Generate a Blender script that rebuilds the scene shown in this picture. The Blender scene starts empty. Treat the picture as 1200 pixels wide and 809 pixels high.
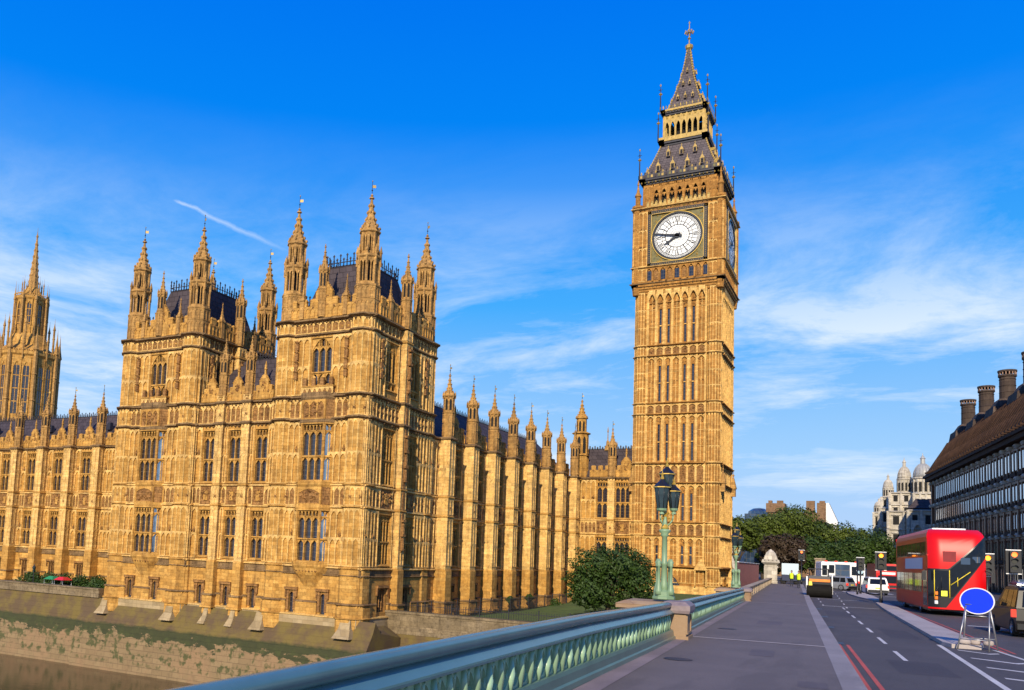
import bpy, bmesh, math, random
from mathutils import Matrix, Vector
PI = math.pi
R_ = math.radians
random.seed(7)
sc = bpy.context.scene
C = sc.collection

# ------------------------------------------------------------------ camera
# world: X north (right along the river front), Y west (into the picture), Z up, the eye at the origin
cam = bpy.data.cameras.new('camera')
co = bpy.data.objects.new('camera', cam)
C.objects.link(co)
rx = (0.8677909, 0.4949665, 0.0441257)
dn = (-0.0065444, 0.1001723, -0.9949486)
fw = (-0.4968864, 0.8631186, 0.0901679)
co.matrix_world = Matrix(((rx[0], -dn[0], -fw[0], 0), (rx[1], -dn[1], -fw[1], 0), (rx[2], -dn[2], -fw[2], 0), (0, 0, 0, 1)))
cam.sensor_fit = 'HORIZONTAL'
cam.sensor_width = 36
cam.lens = 36 * 1010.81 / 1200
cam.shift_x = (600 - 465.34) / 1200
cam.shift_y = (553.69 - 404.5) / 1200
cam.clip_start = 0.2
cam.clip_end = 6000
sc.camera = co

# ------------------------------------------------------------------ light
SUN_EL, SUN_OFF = 26, -13          # elevation; degrees south (minus: north) of the river-front normal
sv = Vector((-math.sin(R_(SUN_OFF)) * math.cos(R_(SUN_EL)), -math.cos(R_(SUN_OFF)) * math.cos(R_(SUN_EL)), math.sin(R_(SUN_EL))))
sun = bpy.data.lights.new('sun', 'SUN')
so = bpy.data.objects.new('sun', sun)
C.objects.link(so)
so.rotation_euler = sv.to_track_quat('Z', 'Y').to_euler()
sun.energy = 5.0
sun.angle = R_(0.55)
sun.color = (1.0, 0.86, 0.64)
sc.view_settings.view_transform = 'Standard'
sc.view_settings.look = 'None'
sc.view_settings.exposure = 0.15
sc.view_settings.gamma = 1
sc.view_settings.use_curve_mapping = False
sc.cycles.max_bounces = 5
sc.cycles.diffuse_bounces = 3
sc.cycles.glossy_bounces = 3
sc.cycles.transmission_bounces = 3
sc.cycles.use_denoising = True


class NT:
    def __init__(s, tree):
        s.t = tree
        s.n = tree.nodes
        s.l = tree.links

    def new(s, typ, **kw):
        n = s.n.new(typ)
        for k, v in kw.items():
            setattr(n, k, v)
        return n

    def put(s, sock, v):
        if hasattr(v, 'is_output'):
            s.l.new(v, sock)
        elif v is not None:
            sock.default_value = v

    def math(s, op, a, b=None, c=None, clamp=False):
        n = s.new('ShaderNodeMath', operation=op, use_clamp=clamp)
        for i, v in enumerate((a, b, c)):
            if v is not None:
                s.put(n.inputs[i], v)
        return n.outputs[0]

    def mix(s, f, a, b, mode='MIX'):
        n = s.new('ShaderNodeMix', data_type='RGBA', blend_type=mode)
        s.put(n.inputs[0], f)
        s.put(n.inputs[6], a if hasattr(a, 'is_output') else (*a, 1))
        s.put(n.inputs[7], b if hasattr(b, 'is_output') else (*b, 1))
        return n.outputs[2]

    def ramp(s, f, pts):
        n = s.new('ShaderNodeValToRGB')
        e = n.color_ramp.elements
        while len(e) < len(pts):
            e.new(0.5)
        for q, (p, c) in zip(e, pts):
            q.position = p
            q.color = (c, c, c, 1) if isinstance(c, (int, float)) else (*c, 1)
        s.put(n.inputs[0], f)
        return n.outputs[0]

    def noise(s, vec, scale, detail=4, rough=0.55, out=0):
        n = s.new('ShaderNodeTexNoise')
        s.put(n.inputs['Vector'], vec)
        n.inputs['Scale'].default_value = scale
        n.inputs['Detail'].default_value = detail
        n.inputs['Roughness'].default_value = rough
        return n.outputs[out]

    def scalev(s, vec, x, y, z):
        n = s.new('ShaderNodeVectorMath', operation='MULTIPLY')
        s.put(n.inputs[0], vec)
        n.inputs[1].default_value = (x, y, z)
        return n.outputs[0]


w = bpy.data.worlds.new('World')
sc.world = w
w.use_nodes = True
W = NT(w.node_tree)
W.n.clear()
sky = W.new('ShaderNodeTexSky', sky_type='NISHITA', sun_disc=False)
sky.sun_elevation = R_(SUN_EL)
sky.sun_rotation = math.atan2(sv.x, sv.y)
sky.altitude = 200
sky.air_density = 1.0
sky.dust_density = 0.25
sky.ozone_density = 3.0
hs = W.new('ShaderNodeHueSaturation')
hs.inputs['Hue'].default_value = 0.493
hs.inputs['Saturation'].default_value = 1.75
hs.inputs['Value'].default_value = 1.05
W.l.new(sky.outputs[0], hs.inputs['Color'])
geo = W.new('ShaderNodeTexCoord')
gdir = geo.outputs['Generated']
sx = W.new('ShaderNodeSeparateXYZ')
W.l.new(gdir, sx.inputs[0])
zz = W.math('ADD', W.math('MAXIMUM', sx.outputs[2], 0.0), 0.09)
px_ = W.math('DIVIDE', sx.outputs[0], zz)
py_ = W.math('DIVIDE', sx.outputs[1], zz)
CLX, CLY = 7.4, 4.2
cb = W.new('ShaderNodeCombineXYZ')
W.put(cb.inputs[0], px_)
W.put(cb.inputs[1], py_)
cvec0 = W.scalev(cb.outputs[0], 0.75, 0.85, 1.0)
cva = W.new('ShaderNodeVectorMath', operation='ADD')
W.put(cva.inputs[0], cvec0)
cva.inputs[1].default_value = (CLX, CLY, 0.0)
cvec = cva.outputs[0]
warp = W.noise(cvec, 0.6, 3, 0.5, 1)
wv = W.new('ShaderNodeVectorMath', operation='MULTIPLY_ADD')
W.put(wv.inputs[0], warp)
wv.inputs[1].default_value = (1.1, 1.1, 0)
W.put(wv.inputs[2], cvec)
n1 = W.noise(wv.outputs[0], 1.45, 10, 0.66)
n2 = W.noise(cvec, 0.33, 3, 0.5)
cl = W.math('ADD', W.math('MULTIPLY', n1, 0.68), W.math('MULTIPLY', n2, 0.42))
cmask = W.ramp(cl, [(0.500, 0.0), (0.56, 0.36), (0.64, 0.95)])
elm = W.ramp(sx.outputs[2], [(0.0, 0.2), (0.05, 0.55), (0.10, 1.0), (0.24, 1.0), (0.32, 0.40), (0.40, 0.05), (0.46, 0.0), (1.0, 0.0)])
cm = W.math('MULTIPLY', cmask, elm, clamp=True)
# a thin aircraft trail high over the palace


def dirpx(x, y):
    v = Vector(rx) * (x - 465.34) + Vector(dn) * (y - 553.69) + Vector(fw) * 1010.81
    return v.normalized()


d1, d2 = dirpx(200, 233), dirpx(345, 298)
pn = d1.cross(d2).normalized()
ax = (d2 - d1).normalized()


def dotn(v):
    n = W.new('ShaderNodeVectorMath', operation='DOT_PRODUCT')
    W.l.new(gdir, n.inputs[0])
    n.inputs[1].default_value = v
    return n.outputs['Value']


wob = W.math('MULTIPLY', W.math('SUBTRACT', W.noise(gdir, 16, 6, 0.65), 0.5), 0.014)
across = W.math('ABSOLUTE', W.math('ADD', dotn(pn), wob))
along = W.math('SUBTRACT', dotn(ax), d1.dot(ax))
L = (d2 - d1).length
wid = W.math('ADD', W.math('MULTIPLY', along, 0.022), 0.0028)
tr = W.math('SUBTRACT', 1.0, W.math('DIVIDE', across, wid), clamp=True)
tr = W.math('MULTIPLY', tr, W.ramp(W.math('DIVIDE', along, L * 1.15), [(0.0, 0.0), (0.06, 0.75), (0.6, 0.5), (1.0, 0.0)]))
cm = W.math('MAXIMUM', cm, W.math('MULTIPLY', tr, 0.8))
K_ = 1 / 0.085
grad = W.ramp(sx.outputs[2], [(0.0, (0.46, 0.60, 0.86)), (0.12, (0.33, 0.58, 0.90)), (0.28, (0.055, 0.38, 0.90)), (0.45, (0.001, 0.215, 0.84)), (0.62, (0.0, 0.138, 0.78)), (1.0, (0.001, 0.07, 0.5))])
gs = W.new('ShaderNodeVectorMath', operation='SCALE')
W.put(gs.inputs[0], grad)
gs.inputs['Scale'].default_value = K_
skyc = W.mix(0.99, hs.outputs[0], gs.outputs[0])
lum = W.mix(cm, skyc, (7.9, 9.3, 11.2))
bg = W.new('ShaderNodeBackground')
W.l.new(lum, bg.inputs[0])
bg.inputs[1].default_value = 0.085
wo = W.new('ShaderNodeOutputWorld')
W.l.new(bg.outputs[0], wo.inputs[0])

# ------------------------------------------------------------------ materials
MATS = {}


def mat(name):
    m = bpy.data.materials.new(name)
    m.use_nodes = True
    n = NT(m.node_tree)
    MATS[name] = m
    return m, n, n.n['Principled BSDF']


def simple(name, col, rough=0.6, metal=0.0, var=0.15, scale=3.0, spec=0.5, emit=None, bump=0.0, coat=0.0):
    m, n, b = mat(name)
    g = n.new('ShaderNodeNewGeometry')
    v = n.noise(g.outputs['Position'], scale, 5, 0.6)
    f = n.ramp(v, [(0.3, 0.0), (0.7, 1.0)])
    c = n.mix(f, tuple(x * (1 - var) for x in col), tuple(min(1, x * (1 + var)) for x in col))
    n.l.new(c, b.inputs['Base Color'])
    b.inputs['Roughness'].default_value = rough
    b.inputs['Metallic'].default_value = metal
    b.inputs['Specular IOR Level'].default_value = spec
    b.inputs['Coat Weight'].default_value = coat
    if emit:
        b.inputs['Emission Color'].default_value = (*emit[0], 1)
        b.inputs['Emission Strength'].default_value = emit[1]
    if bump:
        bp = n.new('ShaderNodeBump')
        bp.inputs['Strength'].default_value = bump
        bp.inputs['Distance'].default_value = 0.02
        n.l.new(n.noise(g.outputs['Position'], scale * 12, 4, 0.6), bp.inputs['Height'])
        n.l.new(bp.outputs[0], b.inputs['Normal'])
    return m


def masonry(name, ca, cb_, soot, sootamt=0.6, bw=0.95, bh=0.38, mort=0.012, bumpd=0.03, rough=0.85, mortc=None, streak=0.5):
    """coursed ashlar laid on world X+Y and Z, with weather stains"""
    m, n, b = mat(name)
    g = n.new('ShaderNodeNewGeometry')
    pos = g.outputs['Position']
    s = n.new('ShaderNodeSeparateXYZ')
    n.l.new(pos, s.inputs[0])
    c = n.new('ShaderNodeCombineXYZ')
    n.put(c.inputs[0], n.math('ADD', s.outputs[0], s.outputs[1]))
    n.put(c.inputs[1], s.outputs[2])
    br = n.new('ShaderNodeTexBrick')
    n.l.new(c.outputs[0], br.inputs['Vector'])
    br.inputs['Scale'].default_value = 1
    br.inputs['Brick Width'].default_value = bw
    br.inputs['Row Height'].default_value = bh
    br.inputs['Mortar Size'].default_value = mort
    br.inputs['Mortar Smooth'].default_value = 0.3
    br.inputs['Color1'].default_value = (*ca, 1)
    br.inputs['Color2'].default_value = (*cb_, 1)
    mc = mortc or tuple(x * 0.62 for x in ca)
    br.inputs['Mortar'].default_value = (*mc, 1)
    fv = n.math('FLOOR', n.math('DIVIDE', s.outputs[2], bh))
    fu = n.math('FLOOR', n.math('ADD', n.math('DIVIDE', n.math('ADD', s.outputs[0], s.outputs[1]), bw), n.math('MULTIPLY', n.math('MODULO', fv, 2.0), 0.5)))
    cc = n.new('ShaderNodeCombineXYZ')
    n.put(cc.inputs[0], fu)
    n.put(cc.inputs[1], fv)
    wn = n.new('ShaderNodeTexWhiteNoise')
    n.l.new(cc.outputs[0], wn.inputs['Vector'])
    blk = n.ramp(wn.outputs['Value'], [(0.0, 0.70), (0.12, 0.86), (0.5, 1.0), (0.86, 1.10), (1.0, 1.3)])
    big = n.ramp(n.noise(pos, 0.16, 5, 0.6), [(0.35, 0.0), (0.66, 1.0)])
    bcol = n.mix(1.0, br.outputs['Color'], blk, 'MULTIPLY')
    grey = n.ramp(n.noise(pos, 0.45, 4, 0.6), [(0.56, 0.0), (0.70, 1.0)])
    bcol = n.mix(n.math('MULTIPLY', grey, 0.35), bcol, tuple((x + 0.08) * 0.8 for x in ca[::-1]) if False else (ca[0] * 0.75, ca[1] * 0.85, ca[2] * 1.3))
    col = n.mix(n.math('MULTIPLY', big, 0.45), bcol, tuple(x * 0.72 + y * 0.1 for x, y in zip(ca, soot)))
    st = n.noise(n.scalev(pos, 1.6, 1.6, 0.22), 1.0, 6, 0.65)
    stf = n.math('MULTIPLY', n.ramp(st, [(0.50, 0.0), (0.68, 1.0)]), streak)
    col = n.mix(stf, col, soot)
    fine = n.ramp(n.noise(pos, 2.6, 6, 0.7), [(0.52, 0.0), (0.74, 1.0)])
    col = n.mix(n.math('MULTIPLY', fine, sootamt), col, tuple(x * 0.8 for x in soot))
    pit = n.ramp(n.noise(pos, 5.5, 5, 0.75), [(0.50, 0.0), (0.66, 1.0)])
    col = n.mix(n.math('MULTIPLY', pit, sootamt * 0.8), col, soot)
    hi = n.ramp(n.noise(pos, 1.1, 4, 0.6), [(0.55, 0.0), (0.75, 1.0)])
    col = n.mix(n.math('MULTIPLY', hi, 0.25), col, tuple(min(0.9, x * 1.35) for x in cb_))
    n.l.new(col, b.inputs['Base Color'])
    b.inputs['Roughness'].default_value = rough
    b.inputs['Specular IOR Level'].default_value = 0.25
    h = n.math('ADD', n.math('MULTIPLY', br.outputs['Fac'], -0.6), n.noise(pos, 9, 6, 0.7))
    bp = n.new('ShaderNodeBump')
    bp.inputs['Strength'].default_value = 0.6
    bp.inputs['Distance'].default_value = bumpd
    n.l.new(h, bp.inputs['Height'])
    n.l.new(bp.outputs[0], b.inputs['Normal'])
    return m


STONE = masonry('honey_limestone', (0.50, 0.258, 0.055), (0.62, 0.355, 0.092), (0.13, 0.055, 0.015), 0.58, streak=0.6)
RIBST = masonry('pale_rib_limestone', (0.72, 0.445, 0.135), (0.82, 0.53, 0.19), (0.15, 0.07, 0.022), 0.6, streak=0.5)  # paler than the walls behind, so ribs and buttresses stand out by colour
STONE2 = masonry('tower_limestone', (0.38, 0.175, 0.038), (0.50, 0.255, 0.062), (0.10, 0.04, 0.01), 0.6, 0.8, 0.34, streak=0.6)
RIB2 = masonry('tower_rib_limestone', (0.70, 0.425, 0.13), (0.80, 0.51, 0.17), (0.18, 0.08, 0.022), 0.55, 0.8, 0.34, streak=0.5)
CARVED = masonry('carved_limestone', (0.30, 0.145, 0.045), (0.40, 0.21, 0.07), (0.06, 0.026, 0.01), 0.75, 0.5, 0.3, bumpd=0.12, streak=0.7)
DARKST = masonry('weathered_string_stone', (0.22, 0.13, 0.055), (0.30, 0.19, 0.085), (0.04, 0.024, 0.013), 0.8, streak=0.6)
SPIREST = masonry('weathered_pinnacle_stone', (0.42, 0.225, 0.065), (0.53, 0.305, 0.095), (0.08, 0.045, 0.02), 0.6, 0.6, 0.35, streak=0.55)
PALE = masonry('pale_footing_stone', (0.34, 0.245, 0.125), (0.42, 0.32, 0.18), (0.22, 0.17, 0.09), 0.35, 1.3, 0.6, streak=0.3)
WHITEST = masonry('portland_stone', (0.50, 0.45, 0.36), (0.58, 0.53, 0.44), (0.16, 0.13, 0.10), 0.3, 1.2, 0.5, streak=0.4)
GRANITE = masonry('parapet_granite', (0.42, 0.33, 0.22), (0.50, 0.40, 0.28), (0.16, 0.11, 0.07), 0.4, 1.2, 0.8, mort=0.01)
BRONZEST = masonry('bronze_clad_stone', (0.045, 0.022, 0.014), (0.065, 0.034, 0.02), (0.02, 0.012, 0.01), 0.4, 1.5, 0.9)
BROWNBR = masonry('brown_brick', (0.22, 0.13, 0.07), (0.28, 0.17, 0.09), (0.09, 0.05, 0.03), 0.3, 0.6, 0.2)
QUAYTOP = masonry('quay_coping_stone', (0.21, 0.155, 0.085), (0.29, 0.22, 0.13), (0.05, 0.035, 0.02), 0.8, 1.6, 0.5)
PIER_PINK = masonry('sandstone_pier', (0.31, 0.21, 0.125), (0.38, 0.265, 0.165), (0.26, 0.15, 0.09), 0.25, 3.0, 1.2)


def quay_material():
    m, n, b = mat('tidal_river_wall')
    g = n.new('ShaderNodeNewGeometry')
    pos = g.outputs['Position']
    s = n.new('ShaderNodeSeparateXYZ')
    n.l.new(pos, s.inputs[0])
    c = n.new('ShaderNodeCombineXYZ')
    n.put(c.inputs[0], n.math('ADD', s.outputs[0], s.outputs[1]))
    n.put(c.inputs[1], s.outputs[2])
    br = n.new('ShaderNodeTexBrick')
    n.l.new(c.outputs[0], br.inputs['Vector'])
    br.inputs['Scale'].default_value = 1
    br.inputs['Brick Width'].default_value = 1.6
    br.inputs['Row Height'].default_value = 0.62
    br.inputs['Mortar Size'].default_value = 0.02
    br.inputs['Color1'].default_value = (0.20, 0.135, 0.062, 1)
    br.inputs['Color2'].default_value = (0.245, 0.168, 0.08, 1)
    br.inputs['Mortar'].default_value = (0.13, 0.08, 0.04, 1)
    nz = n.noise(n.scalev(pos, 1, 1, 2.2), 0.45, 8, 0.7)
    z = n.math('ADD', s.outputs[2], n.math('MULTIPLY', n.math('SUBTRACT', nz, 0.5), 6.5))
    pk = n.ramp(n.noise(pos, 0.22, 4, 0.6), [(0.45, 0.0), (0.6, 1.0)])
    col = n.mix(pk, br.outputs['Color'], (0.25, 0.155, 0.075))
    col = n.mix(n.math('MULTIPLY', n.ramp(n.noise(pos, 1.8, 6, 0.7), [(0.5, 0.0), (0.7, 1.0)]), 0.45), col, (0.10, 0.065, 0.028))
    # weed belt between about -12.4 and -10.2 with scattered tufts below, ochre growth above
    lo = n.ramp(n.math('MULTIPLY_ADD', z, 0.25, 4.0), [(0.60, 0.0), (0.80, 1.0)])
    lo = n.ramp(n.math('MULTIPLY_ADD', z, 0.2, 3.06), [(0.70, 0.0), (0.74, 1.0)])
    hi = n.ramp(n.math('MULTIPLY_ADD', s.outputs[2], 0.2, 3.2), [(1.0, 1.0), (1.0, 1.0)])
    zz_ = n.math('ADD', s.outputs[2], n.math('MULTIPLY', n.math('SUBTRACT', nz, 0.5), 1.2))
    up = n.ramp(n.math('MULTIPLY_ADD', zz_, 0.2, 2.90), [(0.80, 0.0), (0.86, 1.0)])
    green = n.mix(n.noise(pos, 1.2, 4, 0.6), (0.008, 0.015, 0.003), (0.04, 0.052, 0.007))
    col = n.mix(n.math('MULTIPLY', lo, 0.93), col, green)
    ochre = n.mix(n.ramp(n.noise(pos, 0.5, 5, 0.6), [(0.4, 0.0), (0.6, 1.0)]), (0.105, 0.066, 0.028), (0.15, 0.105, 0.022))
    col = n.mix(up, col, ochre)
    tuft = n.math('MULTIPLY', n.ramp(n.noise(pos, 0.9, 5, 0.6), [(0.52, 0.0), (0.60, 1.0)]), n.ramp(n.math('MULTIPLY_ADD', s.outputs[2], 0.2, 3.1), [(0.1, 0.0), (0.2, 1.0)]))
    col = n.mix(n.math('MULTIPLY', tuft, n.ramp(n.math('MULTIPLY_ADD', s.outputs[2], 0.2, 3.1), [(0.85, 0.85), (0.95, 0.0)])), col, (0.05, 0.06, 0.012))
    n.l.new(col, b.inputs['Base Color'])
    b.inputs['Roughness'].default_value = 0.8
    bp = n.new('ShaderNodeBump')
    bp.inputs['Strength'].default_value = 0.7
    bp.inputs['Distance'].default_value = 0.06
    n.l.new(n.math('ADD', n.noise(pos, 6, 6, 0.7), n.math('MULTIPLY', br.outputs['Fac'], -0.5)), bp.inputs['Height'])
    n.l.new(bp.outputs[0], b.inputs['Normal'])
    return m


QUAY = quay_material()


def glass_material(name, col, lead=0.5, rough=0.12, lc=(0.14, 0.12, 0.09), s=(0.42, 0.55), spec=0.9):
    m, n, b = mat(name)
    g = n.new('ShaderNodeNewGeometry')
    pos = g.outputs['Position']
    q = n.new('ShaderNodeSeparateXYZ')
    n.l.new(pos, q.inputs[0])
    c = n.new('ShaderNodeCombineXYZ')
    n.put(c.inputs[0], n.math('ADD', q.outputs[0], q.outputs[1]))
    n.put(c.inputs[1], q.outputs[2])
    br = n.new('ShaderNodeTexBrick')
    br.offset = 0
    n.l.new(c.outputs[0], br.inputs['Vector'])
    br.inputs['Scale'].default_value = 1
    br.inputs['Brick Width'].default_value = s[0]
    br.inputs['Row Height'].default_value = s[1]
    br.inputs['Mortar Size'].default_value = 0.025
    br.inputs['Color1'].default_value = (*col, 1)
    br.inputs['Color2'].default_value = (*[x * 1.8 for x in col], 1)
    br.inputs['Mortar'].default_value = (*lc, 1)
    pat = n.ramp(n.noise(pos, 0.5, 2, 0.5), [(0.5, 0.0), (0.6, 1.0)])
    n.l.new(n.mix(n.math('MULTIPLY', pat, 0.5), br.outputs['Color'], tuple(x * 2.5 for x in col)), b.inputs['Base Color'])
    b.inputs['Roughness'].default_value = rough
    b.inputs['Specular IOR Level'].default_value = spec
    bp = n.new('ShaderNodeBump')
    bp.inputs['Strength'].default_value = 0.35
    bp.inputs['Distance'].default_value = 0.03
    n.l.new(n.noise(pos, 1.7, 3, 0.5), bp.inputs['Height'])
    n.l.new(bp.outputs[0], b.inputs['Normal'])
    return m


LEADED = glass_material('leaded_glass', (0.012, 0.012, 0.018), lc=(0.10, 0.08, 0.06))
SHEENGL = simple('glass_painted_sky_sheen', (0.30, 0.36, 0.40), 0.12, 0.75, 0.3, 1.5)  # window glass recoloured pale and metallic: sky reflection put into the colour
BLUEGL = glass_material('office_glass', (0.02, 0.035, 0.06), s=(1.2, 2.4), rough=0.05, spec=1.0)
CARGL = simple('vehicle_glass', (0.008, 0.010, 0.014), 0.06, var=0.2, spec=0.35)


def slate_material(name, a, b2, bw=0.5, bh=0.35):
    m, n, b = mat(name)
    g = n.new('ShaderNodeNewGeometry')
    pos = g.outputs['Position']
    q = n.new('ShaderNodeSeparateXYZ')
    n.l.new(pos, q.inputs[0])
    c = n.new('ShaderNodeCombineXYZ')
    n.put(c.inputs[0], n.math('ADD', q.outputs[0], q.outputs[1]))
    n.put(c.inputs[1], q.outputs[2])
    br = n.new('ShaderNodeTexBrick')
    n.l.new(c.outputs[0], br.inputs['Vector'])
    br.inputs['Scale'].default_value = 1
    br.inputs['Brick Width'].default_value = bw
    br.inputs['Row Height'].default_value = bh
    br.inputs['Mortar Size'].default_value = 0.03
    br.inputs['Color1'].default_value = (*a, 1)
    br.inputs['Color2'].default_value = (*b2, 1)
    br.inputs['Mortar'].default_value = (*[x * 0.35 for x in a], 1)
    f = n.ramp(n.noise(pos, 0.7, 5, 0.65), [(0.4, 0.0), (0.7, 1.0)])
    n.l.new(n.mix(n.math('MULTIPLY', f, 0.5), br.outputs['Color'], tuple(x * 1.25 for x in b2)), b.inputs['Base Color'])
    b.inputs['Roughness'].default_value = 0.75
    b.inputs['Specular IOR Level'].default_value = 0.2
    bp = n.new('ShaderNodeBump')
    bp.inputs['Distance'].default_value = 0.05
    bp.inputs['Strength'].default_value = 0.6
    n.l.new(n.math('MULTIPLY', br.outputs['Fac'], -1.0), bp.inputs['Height'])
    n.l.new(bp.outputs[0], b.inputs['Normal'])
    return m


SLATE = slate_material('iron_roof_tiles', (0.044, 0.034, 0.036), (0.070, 0.055, 0.058), 0.9, 0.7)
TSLATE = slate_material('tower_roof_tiles', (0.075, 0.062, 0.068), (0.12, 0.098, 0.10), 0.6, 0.5)
BRROOF = slate_material('bronze_roof', (0.022, 0.015, 0.011), (0.042, 0.028, 0.02), 0.5, 1.2)
IRON = simple('dark_iron', (0.03, 0.028, 0.035), 0.5, 0.3)
OLIVE = simple('olive_gilt_ground', (0.12, 0.10, 0.02), 0.5, var=0.4, scale=3)
GOLD = simple('gilding', (0.70, 0.45, 0.08), 0.35, 0.55, 0.1)
GILTST = simple('gilded_stone', (0.38, 0.25, 0.06), 0.5, 0.2, 0.3, 2.0)
OPAL = simple('opal_glass', (0.86, 0.86, 0.82), 0.35, var=0.03)
BLACKP = simple('black_paint', (0.012, 0.012, 0.014), 0.35)
LGREEN = simple('pale_green_paint', (0.19, 0.29, 0.165), 0.45, var=0.12, scale=2, bump=0.1)
RAILG = simple('baluster_green_paint', (0.30, 0.45, 0.28), 0.3, var=0.15, scale=4, spec=0.6)
RGREEN = simple('grey_green_rail_paint', (0.085, 0.16, 0.13), 0.28, var=0.14, scale=1.4, spec=0.6)
RBLUE = simple('rail_top_paint', (0.085, 0.175, 0.175), 0.25, var=0.12, scale=1.2, spec=0.7)
LGLASS = simple('smoked_lantern_glass', (0.02, 0.035, 0.035), 0.15, var=0.4, scale=5, spec=0.8)
PINKST = simple('pier_cap_granite', (0.22, 0.17, 0.17), 0.6, var=0.2, scale=6)
REDP = simple('bus_red_paint', (0.62, 0.003, 0.004), 0.38, var=0.03, spec=0.3)
SIGNRED = simple('signal_red_paint', (0.6, 0.02, 0.015), 0.4)
WHITEP = simple('white_paint', (0.78, 0.78, 0.76), 0.4, var=0.05)
BLUESIGN = simple('blue_sign_face', (0.0, 0.035, 0.75), 0.45, var=0.06)
STEEL = simple('galvanised_steel', (0.34, 0.34, 0.35), 0.4, 0.7, 0.2, 8)
CARDK = simple('dark_metallic_paint', (0.008, 0.007, 0.008), 0.35, 0.0, spec=0.3)
CARSIL = simple('silver_car_paint', (0.45, 0.47, 0.5), 0.28, 0.6, coat=0.5)
CARBLU = simple('blue_car_trim', (0.02, 0.07, 0.32), 0.3)
RUBBER = simple('tyre_rubber', (0.02, 0.02, 0.02), 0.85)
ALLOY = simple('alloy_wheel', (0.35, 0.35, 0.37), 0.35, 0.7)
YELLOW = simple('yellow_paint', (0.80, 0.62, 0.03), 0.4)
HIVIS = simple('hi_vis_cloth', (0.62, 0.85, 0.02), 0.7)
ORANGEP = simple('orange_paint', (0.75, 0.22, 0.02), 0.45)
DKCLOTH = simple('dark_cloth', (0.02, 0.022, 0.035), 0.9)
SKIN = simple('skin', (0.45, 0.27, 0.19), 0.6)
HAIR = simple('dark_hair', (0.03, 0.02, 0.015), 0.8)
MAROON = simple('maroon_hoarding_paint', (0.085, 0.018, 0.03), 0.55, var=0.2)
REDLAMP = simple('red_signal_lens', (0.9, 0.08, 0.02), 0.3, emit=((1.0, 0.13, 0.02), 3.5))
AMBLAMP = simple('amber_signal_lens', (0.9, 0.35, 0.02), 0.3, emit=((1.0, 0.22, 0.01), 4.0))
DIMLAMP = simple('unlit_lens', (0.03, 0.03, 0.02), 0.3)
TAILRED = simple('tail_lamp_lens', (0.65, 0.03, 0.02), 0.2, emit=((1, 0.08, 0.03), 0.6))
BARK = simple('bark', (0.09, 0.065, 0.045), 0.9, scale=6)
LEADROOF = simple('lead_dome', (0.33, 0.33, 0.32), 0.5, 0.1, 0.25, 1.5)
BOARD = simple('pale_blue_board', (0.50, 0.62, 0.68), 0.5, var=0.04)
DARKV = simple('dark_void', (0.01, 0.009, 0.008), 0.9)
BRASS = simple('bronze_pier', (0.17, 0.075, 0.035), 0.5, 0.0, 0.3, 0.8)


def leaf_material(name, a, b2, c2):
    m, n, b = mat(name)
    oi = n.new('ShaderNodeObjectInfo')
    g = n.new('ShaderNodeNewGeometry')
    f = n.ramp(n.noise(g.outputs['Position'], 0.35, 4, 0.6), [(0.35, 0.0), (0.65, 1.0)])
    rp = n.math('FRACT', n.math('MULTIPLY', n.noise(g.outputs['Position'], 3.0, 2, 0.5), 7.0))
    col = n.mix(f, a, b2)
    col = n.mix(n.math('MULTIPLY', rp, 0.5), col, c2)
    n.l.new(col, b.inputs['Base Color'])
    b.inputs['Roughness'].default_value = 0.6
    b.inputs['Specular IOR Level'].default_value = 0.3
    b.inputs['Subsurface Weight'].default_value = 0.0
    return m


LEAF = leaf_material('bright_leaves', (0.018, 0.042, 0.005), (0.060, 0.090, 0.009), (0.13, 0.16, 0.016))
LEAF2 = leaf_material('deep_green_leaves', (0.012, 0.032, 0.006), (0.032, 0.066, 0.008), (0.06, 0.10, 0.012))
LEAF3 = leaf_material('copper_leaves', (0.03, 0.018, 0.014), (0.055, 0.03, 0.02), (0.06, 0.05, 0.02))
GRASS = simple('lawn', (0.06, 0.10, 0.02), 0.9, var=0.3, scale=0.8)


def road_material(name, col, spk, var=0.14, wear=None):
    m, n, b = mat(name)
    g = n.new('ShaderNodeNewGeometry')
    pos = g.outputs['Position']
    f1 = n.ramp(n.noise(pos, 0.5, 5, 0.6), [(0.35, 0.0), (0.68, 1.0)])
    c = n.mix(f1, tuple(x * (1 - var) for x in col), tuple(x * (1 + var) for x in col))
    sp = n.ramp(n.noise(pos, 38, 3, 0.8), [(0.50, 0.0), (0.70, 1.0)])
    c = n.mix(n.math('MULTIPLY', sp, 0.5), c, spk)
    sp2 = n.ramp(n.noise(pos, 90, 2, 0.8), [(0.40, 1.0), (0.52, 0.0)])
    c = n.mix(n.math('MULTIPLY', sp2, 0.35), c, tuple(x * 0.45 for x in col))
    pt = n.ramp(n.noise(n.scalev(pos, 1.4, 0.25, 1), 0.9, 5, 0.6), [(0.56, 0.0), (0.62, 1.0)])
    c = n.mix(n.math('MULTIPLY', pt, 0.35), c, tuple(x * 0.6 for x in col))
    n.l.new(c, b.inputs['Base Color'])
    b.inputs['Roughness'].default_value = 0.8
    bp = n.new('ShaderNodeBump')
    bp.inputs['Strength'].default_value = 0.5
    bp.inputs['Distance'].default_value = 0.01
    n.l.new(n.noise(pos, 60, 3, 0.7), bp.inputs['Height'])
    n.l.new(bp.outputs[0], b.inputs['Normal'])
    return m


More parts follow.
